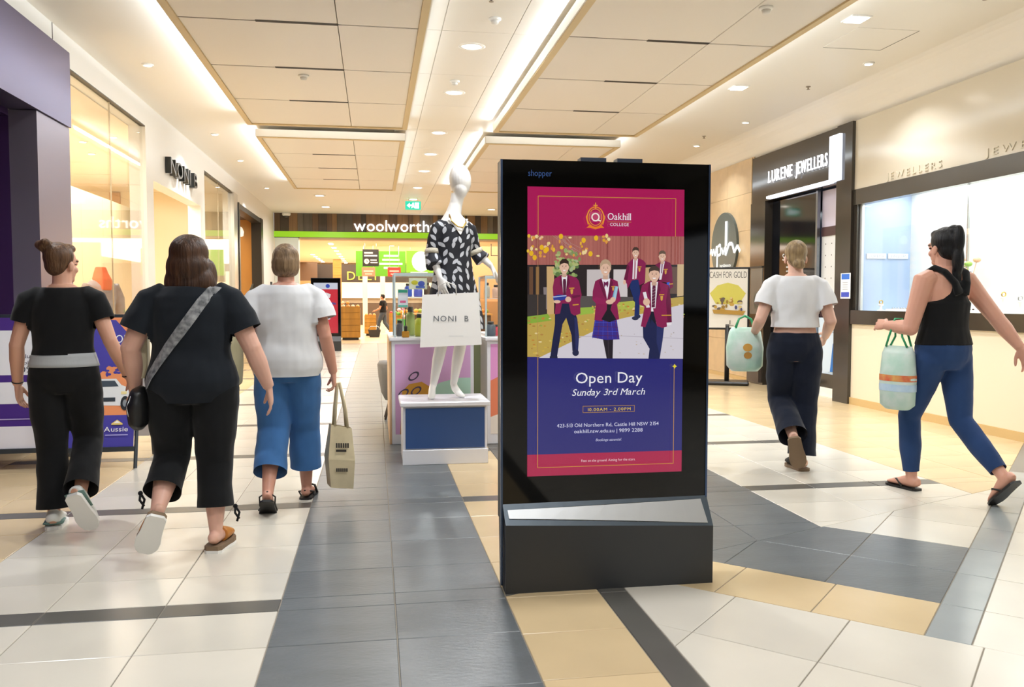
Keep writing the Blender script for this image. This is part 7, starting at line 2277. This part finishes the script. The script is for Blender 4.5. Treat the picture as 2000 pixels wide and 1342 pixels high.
def wp(pp, q):
    v = pp.P(q)
    a = pp.t.rotation_euler.z
    return V((pp.t.location.x + v.x * math.cos(a) - v.y * math.sin(a), pp.t.location.y + v.x * math.sin(a) + v.y * math.cos(a), v.z))
q = wp(p, (-0.232, 0.12, 1.05))
tt = thing('shopping_bag', 'white and aqua shopping bag with red print on the arm of the ponytailed woman', 'bag', (q.x, q.y, 0.56), 0.30)
mb = MB()
mb.loft([(0, 0, 0.0), (0, 0, 0.03), (0, 0, 0.20), (0, 0, 0.36), (0, 0, 0.41)], [(0.05, 0.08), (0.075, 0.115), (0.075, 0.125), (0.055, 0.115), (0.02, 0.10)], n=20, power=2.4)
mb.build('bag', m_bagw, tt)
for s in (-1, 1):
    MB().tube([(s * 0.02, -0.08, 0.405), (s * 0.03, -0.05, 0.47), (0.0, -0.02, q.z - 0.56 + 0.052), (0.0, 0.03, q.z - 0.56 + 0.052), (s * 0.03, 0.05, 0.47), (s * 0.02, 0.08, 0.405)], 0.007).build('handle', mat('bag_green'), tt)
for z0, z1, r0, col in ((0.12, 0.165, 1.012, '#a9cbe8'), (0.185, 0.225, 1.012, '#d8583f')):
    mb = MB()
    mb.loft([(0, 0, z0), (0, 0, (z0 + z1) / 2), (0, 0, z1)], [(0.0755 * r0, 0.123 * r0)] * 3, n=20, power=2.4, caps=False)
    mb.build('printed_band', mat('band_' + col[1:], col, 0.45, noise=(14, 0.0), mixcol='#e2b46a' if col == '#d8583f' else '#cfe2ee'), tt)

# ---- child in the supermarket
p = Person('child in black T-shirt and jeans walking inside the supermarket', (0.30, 31.4, 0), 1.15, 1.46, 0.95, 1.0, '#c98f6e')
p.body({'l': {'knee': (-0.08, 0.16, 0.48), 'ankle': (-0.08, 0.22, 0.085)}, 'r': {'knee': (0.08, -0.03, 0.48), 'ankle': (0.08, -0.28, 0.16), 'f': (0, 0.75, -0.65), 'u': (0, 0.65, 0.75)}},
       {'l': {'elbow': (-0.22, 0.05, 1.07), 'wrist': (-0.20, 0.25, 0.98), 'dir': (0, 1, -0.3)}, 'r': {'elbow': (0.22, -0.06, 1.07), 'wrist': (0.23, 0.05, 0.86)}})
p.shirt(m_blackcl, 0.90, 0.018, 0.6)
p.trousers(cloth('jeans_grey', '#4a5560'), 0.94, (0.10, 0.095, 0.078, 0.072, 0.068), name='jeans', cut=0.92)
p.hair([((0, -0.018, 0.066), (0.084, 0.098, 0.094)), ((0, -0.05, 0.02), (0.074, 0.060, 0.065)), ((0, 0.03, 0.12), (0.06, 0.062, 0.036))], hair_m('hair_black_short', '#231a16', '#0f0b09'))
for sd in 'lr':
    L = p.legs[sd]
    an, f, u = p.P(L['ankle']), V(L.get('f', (0, 1, 0))), V(L.get('u', (0, 0, 1)))
    mb = MB(); foot_geo(mb, an, f, u, p.k, 0.010)
    sh = fused('shoe', mb, mat('shoe_plum', '#5a3f52', 0.6), p.t, 0.008, 2)
    sole_geo(an, f, u, 0.018, p.k, 0.012).build('sole', m_rub, sh)
